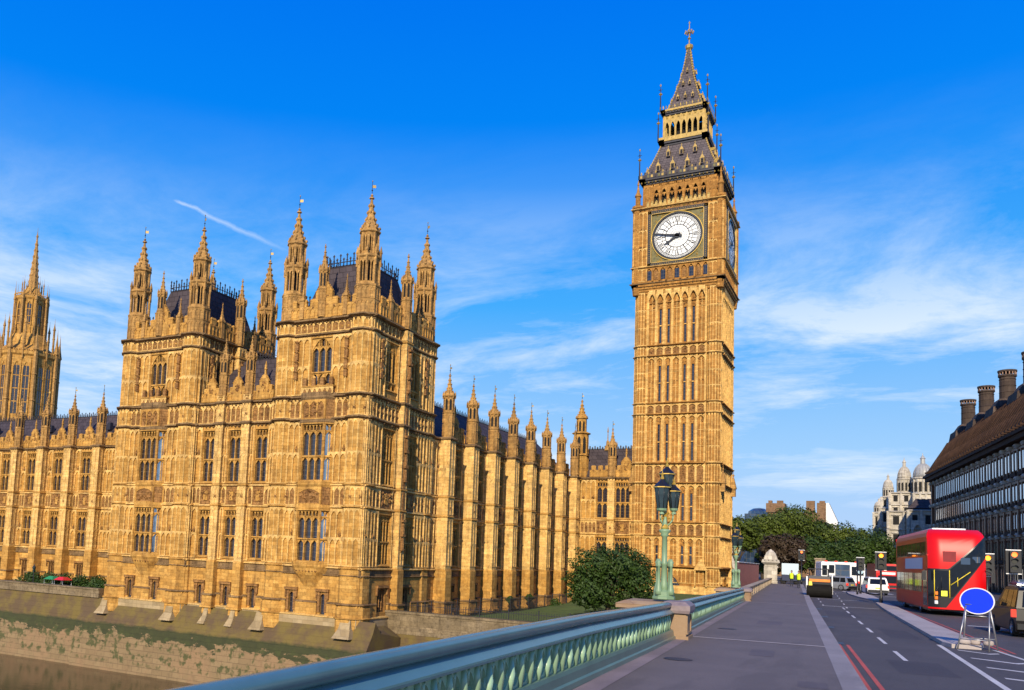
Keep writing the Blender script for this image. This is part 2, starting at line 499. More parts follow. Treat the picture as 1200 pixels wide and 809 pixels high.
ASPHALT = road_material('asphalt', (0.070, 0.058, 0.054), (0.14, 0.125, 0.125))
FOOTWAY = road_material('footway_asphalt', (0.142, 0.114, 0.102), (0.25, 0.21, 0.20), 0.13)
KERBST = road_material('kerb_granite', (0.27, 0.235, 0.23), (0.42, 0.40, 0.39))
ISLAND = road_material('island_paving', (0.42, 0.36, 0.33), (0.5, 0.45, 0.42), 0.1)
EDGEST = road_material('edge_paving', (0.24, 0.185, 0.19), (0.33, 0.28, 0.28), 0.2)
RDWHITE = road_material('road_marking_white', (0.60, 0.57, 0.54), (0.35, 0.33, 0.33))
RDRED = road_material('road_marking_red', (0.52, 0.085, 0.06), (0.62, 0.16, 0.12))
GROUND = road_material('city_ground', (0.13, 0.11, 0.09), (0.2, 0.17, 0.14))


def water_material():
    m, n, b = mat('river_water')
    g = n.new('ShaderNodeNewGeometry')
    b.inputs['Base Color'].default_value = (0.045, 0.026, 0.010, 1)
    b.inputs['Roughness'].default_value = 0.1
    bp = n.new('ShaderNodeBump')
    bp.inputs['Strength'].default_value = 0.25
    bp.inputs['Distance'].default_value = 0.06
    n.l.new(n.noise(n.scalev(g.outputs['Position'], 0.6, 1.6, 1), 1.2, 4, 0.6), bp.inputs['Height'])
    n.l.new(bp.outputs[0], b.inputs['Normal'])
    return m


WATER = water_material()


# ------------------------------------------------------------------ mesh builder
class MB:
    """collects faces of one mesh; local wall frame: u along the wall, d outward (-y), z up"""

    def __init__(s):
        s.v = []
        s.f = []
        s.m = []
        s.T = (0, 0, 1, 0)
        s.mi = 0
        s.smooth = []
        s.sm = False
        s.rib = None

    def frame(s, ox=0, oy=0, deg=0):
        s.T = (ox, oy, math.cos(R_(deg)), math.sin(R_(deg)))
        return s

    def p(s, u, d, z):
        ox, oy, c, sn = s.T
        s.v.append((ox + u * c + d * sn, oy + u * sn - d * c, z))
        return len(s.v) - 1

    def face(s, pts, m=None):
        s.f.append([s.p(*q) for q in pts])
        s.m.append(s.mi if m is None else m)
        s.smooth.append(s.sm)

    def box(s, u0, u1, d0, d1, z0, z1, m=None):
        i = [s.p(u, d, z) for z in (z0, z1) for d in (d0, d1) for u in (u0, u1)]
        for q in ((0, 1, 3, 2), (4, 6, 7, 5), (0, 4, 5, 1), (2, 3, 7, 6), (0, 2, 6, 4), (1, 5, 7, 3)):
            s.f.append([i[k] for k in q])
            s.m.append(s.mi if m is None else m)
            s.smooth.append(False)

    def taper(s, u0, u1, d0, d1, z0, z1, du=0, dd0=0, dd1=0, m=None):
        """box whose top is drawn in by du on both sides, dd0 at the back, dd1 at the front"""
        lo = [s.p(u, d, z0) for d in (d0, d1) for u in (u0, u1)]
        hi = [s.p(u, d, z1) for d in (d0 + dd0, d1 - dd1) for u in (u0 + du, u1 - du)]
        i = lo + hi
        for q in ((0, 1, 3, 2), (4, 6, 7, 5), (0, 4, 5, 1), (2, 3, 7, 6), (0, 2, 6, 4), (1, 5, 7, 3)):
            s.f.append([i[k] for k in q])
            s.m.append(s.mi if m is None else m)
            s.smooth.append(False)

    def pyr(s, u, d, z, ru, rz, h, m=None):
        """a small carved boss on the wall: pyramid pointing outward"""
        a = [s.p(u - ru, d, z), s.p(u, d, z - rz), s.p(u + ru, d, z), s.p(u, d, z + rz)]
        t = s.p(u, d + h, z)
        for k in range(4):
            s.f.append([a[k], a[(k + 1) % 4], t])
            s.m.append(s.mi if m is None else m)
            s.smooth.append(False)

    def ring(s, cx, cy, prof, n=8, rot=None, m=None, caps=True, smooth=False):
        """lathe with n sides about local (cx, cy): prof = [(r, z), ...]; cy counts as depth"""
        a0 = (PI / n) if rot is None else rot
        rows = []
        for r, z in prof:
            rows.append([s.p(cx + r * math.cos(a0 + 2 * PI * k / n), cy + r * math.sin(a0 + 2 * PI * k / n), z) for k in range(n)])
        mm = s.mi if m is None else m
        for a, b in zip(rows, rows[1:]):
            for k in range(n):
                s.f.append([a[k], a[(k + 1) % n], b[(k + 1) % n], b[k]])
                s.m.append(mm)
                s.smooth.append(smooth)
        if caps:
            s.f.append(rows[0][::-1])
            s.m.append(mm)
            s.smooth.append(False)
            s.f.append(rows[-1])
            s.m.append(mm)
            s.smooth.append(False)

    def tube(s, a, b, r, n=6, r2=None, m=None):
        A, B = Vector(a), Vector(b)
        ax_ = (B - A).normalized()
        o = ax_.cross(Vector((0, 0, 1)) if abs(ax_.z) < 0.9 else Vector((1, 0, 0))).normalized()
        q = ax_.cross(o)
        r2 = r if r2 is None else r2
        lo, hi = [], []
        for k in range(n):
            t = 2 * PI * k / n
            e = o * math.cos(t) + q * math.sin(t)
            lo.append(s.p(*(A + e * r)))
            hi.append(s.p(*(B + e * r2)))
        mm = s.mi if m is None else m
        for k in range(n):
            s.f.append([lo[k], lo[(k + 1) % n], hi[(k + 1) % n], hi[k]])
            s.m.append(mm)
            s.smooth.append(True)
        s.f.append(lo[::-1])
        s.f.append(hi)
        s.m += [mm, mm]
        s.smooth += [False, False]

    # --- gothic pieces
    def arch(s, u0, u1, zs, za, zt, d0, d1, m=None, seg=4, pw=1.7):
        """spandrel above a pointed arch: springs at zs, apex za, square top zt; front at d1, back at d0"""
        mm = s.mi if m is None else m
        uc = (u0 + u1) / 2
        for sg, ue in ((1, u0), (-1, u1)):
            hw = abs(uc - ue)
            pr = None
            for k in range(seg + 1):
                t = k / seg
                cur = (ue + sg * hw * t, zs + (za - zs) * (1 - (1 - t) ** pw))
                if pr:
                    s.face([(pr[0], d1, pr[1]), (cur[0], d1, cur[1]), (cur[0], d1, zt), (pr[0], d1, zt)], mm)
                    s.face([(pr[0], d1, pr[1]), (cur[0], d1, cur[1]), (cur[0], d0, cur[1]), (pr[0], d0, pr[1])], mm)
                pr = cur

    def panels(s, u0, u1, z0, z1, n, d=0.0, pr=0.17, rib=0.12, head=None, tiers=1, foot=True, m=None, seg=2):
        """blind tracery: ribs and pointed heads standing proud of the wall at d"""
        if n < 1 or u1 - u0 < 0.2:
            return
        if s.rib is not None and not m:
            m = s.rib
        wd = (u1 - u0) / n
        h = head or min(wd * 0.9, 0.7)
        for k in range(n + 1):
            u = u0 + k * wd
            s.box(u - rib / 2, u + rib / 2, d - 0.02, d + pr, z0, z1, m)
        th = (z1 - z0) / tiers
        for t in range(tiers):
            zt = z0 + (t + 1) * th
            for k in range(n):
                a, b = u0 + k * wd + rib / 2, u0 + (k + 1) * wd - rib / 2
                s.arch(a, b, zt - h, zt - h * 0.3, zt, d - 0.01, d + pr * 0.85, m, seg)
        if foot:
            s.box(u0, u1, d - 0.02, d + pr * 0.8, z0, z0 + rib, m)

    def string(s, u0, u1, z, h, p, d=0.0, m=None, ends=True):
        """moulded string course: weathered top, upright nose, hollow underneath"""
        if s.rib is not None and not m:
            m = s.rib
        pr = [(d - 0.05, z + h), (d + p * 0.55, z + h * 0.8), (d + p, z + h * 0.62), (d + p, z + h * 0.3), (d + p * 0.5, z + h * 0.12), (d - 0.05, z)]
        e = p if ends else 0
        def U(dd):
            return (u0 - (dd - d) * (1 if ends else 0), u1 + (dd - d) * (1 if ends else 0))
        for (a, za), (b, zb) in zip(pr, pr[1:]):
            ua, ub = U(max(a, d)), U(max(b, d))
            s.face([(ua[0], a, za), (ua[1], a, za), (ub[1], b, zb), (ub[0], b, zb)], m)
        for k in (0, 1):
            s.face([(U(max(a, d))[k], a, za) for a, za in pr], m)

    def lumps(s, u0, u1, z, step, r, d=0.0, h=None, m=None, jit=0.25):
        n = max(1, int((u1 - u0) / step))
        for k in range(n):
            u = u0 + (k + 0.5) * (u1 - u0) / n
            q = 1 + random.uniform(-jit, jit)
            s.pyr(u, d, z, r * q, r * q, (h or r) * q, m)

    def relief(s, u0, u1, z0, z1, d=0.0, n=14, r=0.2, m=None):
        """carved heraldic relief: a shield with supporters made of many bosses"""
        for k in range(n):
            s.pyr(random.uniform(u0 + r, u1 - r), d, random.uniform(z0 + r, z1 - r), r * random.uniform(0.5, 1.1), r * random.uniform(0.6, 1.5), r * random.uniform(0.5, 1.2), m)

    def quatre(s, uc, zc, r, d, m=None):
        s.pyr(uc, d, zc, r, r, r * 0.5, m)
        for a, b in ((1, 1), (1, -1), (-1, 1), (-1, -1)):
            s.pyr(uc + a * r * 0.75, d, zc + b * r * 0.75, r * 0.3, r * 0.3, r * 0.35, m)

    def wall(s, u0, u1, z0, z1, ops=(), d=0.0, dep=0.55, m=None):
        us = sorted({u0, u1, *[o[0] for o in ops], *[o[1] for o in ops]})
        zs = sorted({z0, z1, *[o[2] for o in ops], *[o[3] for o in ops]})
        for a, b in zip(us, us[1:]):
            for c, e in zip(zs, zs[1:]):
                mu, mz = (a + b) / 2, (c + e) / 2
                if any(o[0] < mu < o[1] and o[2] < mz < o[3] for o in ops):
                    continue
                s.face([(a, d, c), (b, d, c), (b, d, e), (a, d, e)], m)
        for o in ops:
            a, b, c, e = o[:4]
            s.face([(a, d, c), (a, d - dep, c), (a, d - dep, e), (a, d, e)], m)
            s.face([(b, d, c), (b, d, e), (b, d - dep, e), (b, d - dep, c)], m)
            s.face([(a, d, c), (b, d, c), (b, d - dep, c), (a, d - dep, c)], m)
            s.face([(a, d, e), (a, d - dep, e), (b, d - dep, e), (b, d, e)], m)

    def mesh(s, name, mats, smooth=False):
        me = bpy.data.meshes.new(name)
        me.from_pydata(s.v, [], s.f)
        for x in mats:
            me.materials.append(x)
        me.polygons.foreach_set('material_index', s.m)
        if smooth or any(s.smooth):
            me.polygons.foreach_set('use_smooth', [bool(smooth or q) for q in s.smooth])
        me.update()
        if any(s.smooth):
            bmx = bmesh.new()
            bmx.from_mesh(me)
            bmesh.ops.remove_doubles(bmx, verts=bmx.verts, dist=0.0004)
            bmesh.ops.recalc_face_normals(bmx, faces=bmx.faces)
            bmx.to_mesh(me)
            bmx.free()
        return me


def tag(o, label=None, cat=None, group=None, kind=None):
    if label:
        o['label'] = label
    if cat:
        o['category'] = cat
    if group:
        o['group'] = group
    if kind:
        o['kind'] = kind
    return o


def thing(name, label, cat, loc=(0, 0, 0), rz=0, group=None, scale=1):
    o = bpy.data.objects.new(name, None)
    o.empty_display_size = 0.3
    C.objects.link(o)
    o.location = loc
    o.rotation_euler = (0, 0, R_(rz))
    o.scale = (scale,) * 3
    return tag(o, label, cat, group)


def put(name, me, parent=None, loc=(0, 0, 0), rz=0, world=False):
    """link mesh me as an object; loc is in the parent's frame (world=True: world, for an unrotated parent)"""
    o = bpy.data.objects.new(name, me)
    C.objects.link(o)
    if parent:
        o.parent = parent
        if world:
            loc = (loc[0] - parent.location.x, loc[1] - parent.location.y, loc[2] - parent.location.z)
    o.location = loc
    o.rotation_euler = (0, 0, R_(rz))
    return o


def dup(root, loc, rz=0, label=None, group=None, scale=None):
    r = root.copy()
    C.objects.link(r)
    r.location = loc
    r.rotation_euler = (0, 0, R_(rz))
    if scale:
        r.scale = (scale,) * 3
    if label:
        r['label'] = label
    if group:
        r['group'] = group
    for ch in list(root.children):
        c = ch.copy()
        C.objects.link(c)
        c.parent = r
        for g in list(ch.children):
            d = g.copy()
            C.objects.link(d)
            d.parent = c
    return r


# ================================================================== THE SETTING
B2 = Vector((math.sin(R_(-5.0711)), math.cos(R_(-5.0711))))    # along the bridge, towards the clock tower
T2 = Vector((B2.y, -B2.x))
BRZ = 5.0711


def zr(s):
    """roadway height below the eye"""
    return -1.95 - 0.006 * max(-5, min(s, 60))


def st(s, t, z=0.0):
    return (B2.x * s + T2.x * t, B2.y * s + T2.y * t, z)


def strip(name, material, pts, h, step=4.0, kind='structure'):
    """a sheet on the bridge: pts = [(s, tl, tr), ...] swept along s, h above the roadway"""
    m = MB()
    rows = []
    for (s0, a0, b0), (s1, a1, b1) in zip(pts, pts[1:]):
        n = max(1, int((s1 - s0) / step))
        for k in range(n + (1 if (s1, a1, b1) == pts[-1] else 0)):
            f = k / n
            rows.append((s0 + (s1 - s0) * f, a0 + (a1 - a0) * f, b0 + (b1 - b0) * f))
    pr = None
    for s_, a, b in rows:
        A, B_ = st(s_, a, zr(s_) + h), st(s_, b, zr(s_) + h)
        if pr:
            m.face([(pr[0][0], -pr[0][1], pr[0][2]), (pr[1][0], -pr[1][1], pr[1][2]), (B_[0], -B_[1], B_[2]), (A[0], -A[1], A[2])])
        pr = (A, B_)
    o = put(name, m.mesh(name, [material]))
    if kind:
        tag(o, kind=kind)
    return o


def swept(name, material, s0, s1, sec, step=4.0, tf=None):
    """solid swept along the bridge: sec = [(t, z above roadway), ...] closed"""
    m = MB()
    n = max(1, int((s1 - s0) / step))
    pr = None
    for k in range(n + 1):
        s_ = s0 + (s1 - s0) * k / n
        row = []
        for t, z in sec:
            dt, zf = tf(s_) if tf else (0, 1)
            q = st(s_, t + dt, zr(s_) + z * zf)
            row.append((q[0], -q[1], q[2]))
        if pr:
            for i in range(len(sec)):
                j = (i + 1) % len(sec)
                m.face([pr[i], pr[j], row[j], row[i]])
        else:
            m.face(row)
        pr = row
    m.face(pr)
    return m


# ground sheet: lawn level beside the palace, street level around the bridge foot and beyond
def smooth(x, a, b):
    t = max(0, min(1, (x - a) / (b - a)))
    return t * t * (3 - 2 * t)


def gz(x, y):
    f = max(smooth(y, 150, 172), smooth(x, -20, -9) * smooth(y, 112, 128))
    f2 = smooth(x, -48, -36) * smooth(y, 112, 138)
    z = -7.75 + 2.9 * f2
    z = z * (1 - f) + (-2.42) * f
    if x > -5:
        z = -2.42
    return z


m = MB()
xs = [-1500, -700, -400, -220, -120, -80, -60, -48, -44, -40, -36, -32, -28, -24, -20, -17, -14, -11, -8, 24, 60, 120, 300, 900, 2500]
ys = [82, 84, 95, 105, 112, 116, 120, 124, 128, 132, 138, 144, 150, 156, 162, 168, 174, 190, 240, 400, 800, 1600, 3500]
for i in range(len(xs) - 1):
    for j in range(len(ys) - 1):
        q = [(xs[i], ys[j]), (xs[i + 1], ys[j]), (xs[i + 1], ys[j + 1]), (xs[i], ys[j + 1])]
        m.face([(x, -y, gz(x, y)) for x, y in q])
tag(put('ground', m.mesh('ground', [GROUND])), kind='structure')
m = MB()
m.face([(-900, 60, -15.8), (900, 60, -15.8), (900, -83, -15.8), (-900, -83, -15.8)])
tag(put('river_water', m.mesh('river_water', [WATER])), kind='structure')
m = MB()
lx = [-47.8, -44, -40, -36, -32, -28, -24, -20, -17]
ly = [83.0, 95, 105, 112, 116, 120, 124, 128, 132, 138, 142]
for i in range(len(lx) - 1):
    for j in range(len(ly) - 1):
        m.face([(x, -y, gz(x, y) + 0.04) for x, y in ((lx[i], ly[j]), (lx[i + 1], ly[j]), (lx[i + 1], ly[j + 1]), (lx[i], ly[j + 1]))])
tag(put('lawn', m.mesh('lawn', [GRASS])), kind='structure')

# roadway, footway, kerbs, island, markings
strip('road', ASPHALT, [(-6, 1.0, 24), (100, 1.0, 24), (104, -3, 40), (180, -8, 60)], 0.0)
fw_m = swept('footway', FOOTWAY, -6, 132, [(-3.0, -0.6), (-3.0, 0.15), (0.70, 0.15), (0.70, -0.6)])
tag(put('footway', fw_m.mesh('footway', [FOOTWAY])), kind='structure')
kb = swept('kerb', KERBST, -6, 132, [(0.70, -0.6), (0.70, 0.154), (1.06, 0.150), (1.09, 0.13), (1.10, -0.6)])
tag(put('kerb', kb.mesh('kerb', [KERBST])), kind='structure')
strip('footway_edge', EDGEST, [(-6, -3.0, -2.62), (24, -2.8, -2.48), (60, -2.74, -2.45)], 0.156)
joint = MB()
for (a, b, mm) in ((24.5, 24.72, 0), (56, 56.15, 0)):
    q = [st(a, -2.8, zr(a) + 0.159), st(a, 0.7, zr(a) + 0.159), st(b, 0.7, zr(b) + 0.159), st(b, -2.8, zr(b) + 0.159)]
    joint.face([(x, -y, z) for x, y, z in q])
tag(put('expansion_joint', joint.mesh('expansion_joint', [ISLAND])), kind='structure')
isl = MB()


def solid(m, pts, z0, z1):
    """extrude a plan polygon of (s, t) points"""
    lo = [st(s_, t, zr(s_) + z0) for s_, t in pts]
    hi = [st(s_, t, zr(s_) + z1) for s_, t in pts]
    n = len(pts)
    m.face([(x, -y, z) for x, y, z in hi])
    for k in range(n):
        a, b, c, d = lo[k], lo[(k + 1) % n], hi[(k + 1) % n], hi[k]
        m.face([(x, -y, z) for x, y, z in (a, b, c, d)])


solid(isl, [(30.2, 4.2), (31, 4.07), (45, 4.45), (60, 4.9), (72, 5.35), (72.6, 5.8), (71.5, 6.15), (60, 5.95), (45, 5.45), (31.5, 5.2), (30.3, 4.95)], 0, 0.12)
tag(put('traffic_island', isl.mesh('traffic_island', [ISLAND])), kind='structure')
isl = MB()
solid(isl, [(77, 5.6), (84, 5.0), (94, 4.7), (102, 4.9), (104, 5.6), (101, 6.4), (90, 6.5), (80, 6.3)], 0, 0.12)
tag(put('traffic_island', isl.mesh('traffic_island', [ISLAND])), kind='structure')

mk = MB()


def mark(m, pts, h=0.005):
    """painted quad on the road from (s, t) corners"""
    q = [st(s_, t, zr(s_) + h) for s_, t in pts]
    m.face([(x, -y, z) for x, y, z in q])


def line(m, a, b, wd, h=0.005, seg=4.0):
    n = max(1, int(abs(b[0] - a[0]) / seg))
    for k in range(n):
        s0, t0 = a[0] + (b[0] - a[0]) * k / n, a[1] + (b[1] - a[1]) * k / n
        s1, t1 = a[0] + (b[0] - a[0]) * (k + 1) / n, a[1] + (b[1] - a[1]) * (k + 1) / n
        mark(m, [(s0, t0 - wd / 2), (s0, t0 + wd / 2), (s1, t1 + wd / 2), (s1, t1 - wd / 2)], h)


s_ = 24.2
while s_ < 58:
    line(mk, (s_, 2.48 + (s_ - 30) * 0.008), (s_ + 2.9, 2.50 + (s_ - 30) * 0.008), 0.10)
    s_ += 5.6
for s_ in (60, 66, 72, 79, 86, 93):
    line(mk, (s_, 2.9 + (s_ - 58) * 0.02), (s_ + 2.2, 2.95 + (s_ - 58) * 0.02), 0.09)
    line(mk, (s_ + 2, 1.7), (s_ + 4, 1.7), 0.08) if s_ < 80 else None
for s_ in (62, 76, 99):
    line(mk, (s_, 1.2), (s_ + 0.35, 4.7), 0.01) if False else mark(mk, [(s_, 1.6), (s_, 4.8), (s_ + 0.3, 4.8), (s_ + 0.3, 1.6)])
line(mk, (31.2, 4.0), (15, 3.42), 0.13, seg=2)
line(mk, (30.6, 5.3), (17, 5.9), 0.12, seg=2)
for s_ in (29.3, 26.6, 24.0, 21.6, 19.4):        # hatching ahead of the island
    a, b = 4.05 + (s_ - 31) * 0.036, 5.3 - (s_ - 30.6) * 0.044
    mark(mk, [(s_ + 0.3, a + 0.25), (s_ + 0.05, a + 0.25), (s_ - 0.75, b - 0.5), (s_ - 0.45, b - 0.5)])
    mark(mk, [(s_ - 0.75, b - 0.5), (s_ - 0.45, b - 0.5), (s_ - 0.1, b - 0.2), (s_ - 0.35, b - 0.2)])
for s_, t in ((46, 7.0), (66, 8.3), (84, 8.2), (88, 9.6), (92, 8.4), (95, 7.8)):
    mark(mk, [(s_, t), (s_, t + 0.9), (s_ + 0.5, t + 1.1), (s_ + 0.5, t + 0.1)])
for k in range(12):
    line(mk, (64 + k * 5, 11.6 + k * 0.1), (66.5 + k * 5, 11.65 + k * 0.1), 0.1)
for k in range(8):
    mark(mk, [(104.5, 3.4 + k * 1.4), (104.5, 3.9 + k * 1.4), (107, 3.8 + k * 1.4), (107, 3.3 + k * 1.4)])
tag(put('road_marking', mk.mesh('road_marking', [RDWHITE])), kind='structure')
mr = MB()
line(mr, (4, 1.22), (28.1, 1.16), 0.085, seg=3)
line(mr, (4, 1.44), (28.1, 1.38), 0.085, seg=3)
line(mr, (29.5, 5.42), (72, 6.3), 0.08, seg=3)
line(mr, (29.5, 5.62), (72, 6.5), 0.08, seg=3)
tag(put('red_road_marking', mr.mesh('red_road_marking', [RDRED])), kind='structure')
dm = MB()
for s_, t, r in ((28.6, 1.2, 0.22), (37, 1.25, 0.25), (46, 1.3, 0.3), (56, 1.3, 0.3)):
    mark(dm, [(s_ - r * 2, t - r * 0.5), (s_ - r * 2, t + r * 0.5), (s_ + r * 2, t + r * 0.5), (s_ + r * 2, t - r * 0.5)], 0.006)
tag(put('drain_cover', dm.mesh('drain_cover', [IRON])), kind='structure')
pt = MB()
for s_, t, a, b in ((9.5, -1.6, 1.1, 0.7), (15.5, 0.05, 0.9, 0.45), (20.5, -0.9, 1.6, 0.5), (33, -1.2, 2.4, 0.8), (12.2, -0.2, 0.5, 0.5)):
    q = [st(s_, t, zr(s_) + 0.154), st(s_, t + b, zr(s_) + 0.154), st(s_ + a, t + b, zr(s_ + a) + 0.154), st(s_ + a, t, zr(s_ + a) + 0.154)]
    pt.face([(x, -y, z) for x, y, z in q])
tag(put('footway_patch', pt.mesh('footway_patch', [road_material('patch_asphalt', (0.115, 0.092, 0.092), (0.2, 0.17, 0.17))])), kind='structure')
pt = MB()
for s_, t, a, b in ((21, 2.0, 3.2, 1.1), (33, 2.9, 5.0, 0.9), (47, 1.5, 7.0, 1.4), (13, 2.2, 2.4, 0.8), (40, 8.0, 6.0, 1.2)):
    mark(pt, [(s_, t), (s_, t + b), (s_ + a, t + b), (s_ + a, t)], 0.003)
tag(put('road_patch', pt.mesh('road_patch', [road_material('patch_road', (0.052, 0.042, 0.043), (0.11, 0.1, 0.1))])), kind='structure')
pt = MB()
for s_, t in ((13.5, -0.6), (29, -1.9), (18.2, -2.1)):
    for k in range(12):
        a0, a1 = 2 * PI * k / 12, 2 * PI * (k + 1) / 12
        q = [st(s_, t, zr(s_) + 0.160), st(s_ + 0.28 * math.cos(a0), t + 0.28 * math.sin(a0), zr(s_) + 0.160), st(s_ + 0.28 * math.cos(a1), t + 0.28 * math.sin(a1), zr(s_) + 0.160)]
        pt.face([(x, -y, z) for x, y, z in q])
tag(put('manhole_cover', pt.mesh('manhole_cover', [IRON])), kind='structure')
# bridge structure under the deck
bd = swept('bridge_deck', GRANITE, -6, 100, [(-3.5, -1.8), (-3.5, 0.10), (-3.0, 0.12), (-3.0, -0.03), (24, -0.03), (24, -1.8)])
tag(put('bridge_deck', bd.mesh('bridge_deck', [GRANITE])), kind='structure')
bm_ = MB()
for s_ in (-2, 27, 57, 86):
    solid(bm_, [(s_ - 1.6, -4.3), (s_ + 1.6, -4.3), (s_ + 1.6, 24), (s_ - 1.6, 24)], -16, -1.75)
tag(put('bridge_pier', bm_.mesh('bridge_pier', [GRANITE])), kind='structure')

# river wall below the palace, and the terrace wall beside the bridge
rw = MB()
prof = [(76.4, -7.45), (76.0, -8.4), (75.8, -8.8), (75.0, -9.9), (74.8, -10.2), (74.0, -17.2)]
X0, X1 = -88.2, -45.7
for (a, za), (b, zb) in zip(prof, prof[1:]):
    rw.face([(X0, -a, za), (X1, -a, za), (X1, -b, zb), (X0, -b, zb)])
rw.face([(X1, -y, z) for y, z in prof] + [(X1, -82.5, -17.2), (X1, -82.5, -9.4), (X1, -77.5, -8.6)])
rw.face([(X0, -y, z) for y, z in prof] + [(X0, -82.5, -17.2), (X0, -82.5, -7.4)])
rw.face([(X1, -77.5, -8.6), (X1, -82.5, -9.4), (X1 - 2.4, -82.5, -8.0), (X1 - 2.4, -77.0, -8.0)])
prof = [(75.9, -7.5), (75.7, -8.6), (75.5, -9.4), (74.4, -17.2)]
for (a, za), (b, zb) in zip(prof, prof[1:]):
    rw.face([(-400, -a, za), (X0 + 3.4, -a, za), (X0 + 3.4, -b, zb), (-400, -b, zb)])
tag(put('river_wall', rw.mesh('river_wall', [QUAY]), None), 'battered stone river wall with green weed below the palace front', 'wall')
tw = MB()
tw.box(-400, -85.6, -76.6, -75.7, -7.5, -6.55)
tw.box(-400, -85.6, -76.7, -75.6, -6.55, -6.38)
tag(put('terrace_parapet', tw.mesh('terrace_parapet', [QUAYTOP])), 'low grey stone parapet along the river terrace left of the palace corner', 'wall')
tf_ = MB()
tf_.face([(-400, -76.5, -7.5), (-85, -76.5, -7.5), (-85, -92, -7.5), (-400, -92, -7.5)])
tag(put('terrace_floor', tf_.mesh('terrace_floor', [QUAYTOP])), kind='structure')
t2 = MB()
t2.box(-48, 60, -83.0, -82.0, -8.2, -6.75)
t2.box(-48, 60, -83.1, -81.9, -6.75, -6.5)
t2.box(-48, 60, -83.2, -81.75, -8.9, -8.2)
t2.taper(-48, 60, -84, -81.2, -17.2, -8.9, 0, 0, 0.6, m=1)
tag(put('terrace_wall', t2.mesh('terrace_wall', [QUAYTOP, QUAY])), 'weathered grey and ochre stone embankment wall between the palace corner and the bridge', 'wall')

# ================================================================== THE PALACE
palace = thing('palace', 'long honey-coloured gothic palace on the river with turreted corner pavilions and rows of pinnacles', 'palace', (-60, 84, -7.4))
PM = [STONE, CARVED, DARKST, PALE, RIBST]


def pput(name, me, x, y, z=0, rz=0, parent=None):
    return put(name, me, palace, (x, y, z), rz, world=True)


LIGHTS = {}


def window_mesh(key):
    """gothic window on the wall plane: width, z0, z1, lights, transom heights, arched"""
    if key in LIGHTS:
        return LIGHTS[key]
    wd, z0, z1, lights, trs, arched = key
    m = MB()
    h0, h1 = -wd / 2, wd / 2
    lw = wd / lights
    hd = min(0.55, lw * 0.75)
    trac = 0.0 if arched else min(0.75, (z1 - z0) * 0.12)
    ztop = z1 - trac
    m.box(h0, h0 + 0.09, -0.42, -0.03, z0, z1)
    m.box(h1 - 0.09, h1, -0.42, -0.03, z0, z1)
    for k in range(1, lights):
        u = h0 + k * lw
        m.box(u - 0.06, u + 0.06, -0.42, -0.08, z0, z1)
    tops = list(trs) + [ztop if not arched else z1 - wd * 0.36]
    for q, zt in enumerate(tops):
        for k in range(lights):
            a, b = h0 + k * lw + 0.055, h0 + (k + 1) * lw - 0.055
            m.arch(a, b, zt - hd, zt - 0.06, zt, -0.36, -0.14, seg=3, pw=1.5)
        if q < len(trs):
            m.box(h0, h1, -0.42, -0.02, zt, zt + 0.16)
    if arched:
        m.arch(h0, h1, z1 - wd * 0.55, z1 - 0.06, z1 + 0.02, -0.45, -0.03, seg=7, pw=2.0)
        zt = z1 - wd * 0.36
        m.box(h0, h1, -0.36, -0.12, zt, zt + 0.1)
        for k in range(lights * 2):
            u = h0 + (k + 0.5) * lw / 1.0 / 2 * 1.0
            m.box(u - 0.03, u + 0.03, -0.34, -0.12, zt, z1)
    else:
        m.box(h0, h1, -0.40, -0.08, ztop, ztop + 0.1)
        for k in range(lights * 2 + 1):
            u = h0 + k * lw / 2
            m.box(u - 0.04, u + 0.04, -0.40, -0.10, ztop, z1)
        for k in range(lights * 2):
            u = h0 + k * lw / 2
            m.arch(u + 0.04, u + lw / 2 - 0.04, z1 - 0.28, z1 - 0.06, z1, -0.38, -0.1, seg=2)
    # sill and hood
    m.taper(h0 - 0.05, h1 + 0.05, -0.5, 0.16, z0 - 0.02, z0 + 0.22, 0, 0, 0.3)
    m.box(h0 - 0.16, h0 - 0.02, -0.02, 0.10, z0, z1 + 0.12)
    m.box(h1 + 0.02, h1 + 0.16, -0.02, 0.10, z0, z1 + 0.12)
    m.box(h0 - 0.16, h1 + 0.16, -0.02, 0.13, z1 + 0.02, z1 + 0.16)
    g = MB()
    g.face([(h0, -0.38, z0), (h1, -0.38, z0), (h1, -0.38, z1), (h0, -0.38, z1)])
    LIGHTS[key] = (m.mesh('window', [STONE]), g.mesh('pane', [LEADED]))
    return LIGHTS[key]


def add_window(x, y, rz, key, parent=None):
    a, b = window_mesh(key)
    o = put('window', a, parent or palace, (x, y, 0), rz, world=True)
    put('pane', b, o)
    return o


def on(ox, oy, deg, u, d=0.0):
    c, sn = math.cos(R_(deg)), math.sin(R_(deg))
    return ox + u * c + d * sn, oy + u * sn - d * c


def gaps(u0, u1, items):
    out, cur = [], u0
    for a, b in sorted(items):
        if a > cur + 0.05:
            out.append((cur, a))
        cur = max(cur, b)
    if cur < u1 - 0.05:
        out.append((cur, u1))
    return out


ZP, ZB0, ZB1, Z5, Z4, Z3, Z2 = -7.35, -2.9, -2.0, 4.2, 6.55, 13.7, 16.15


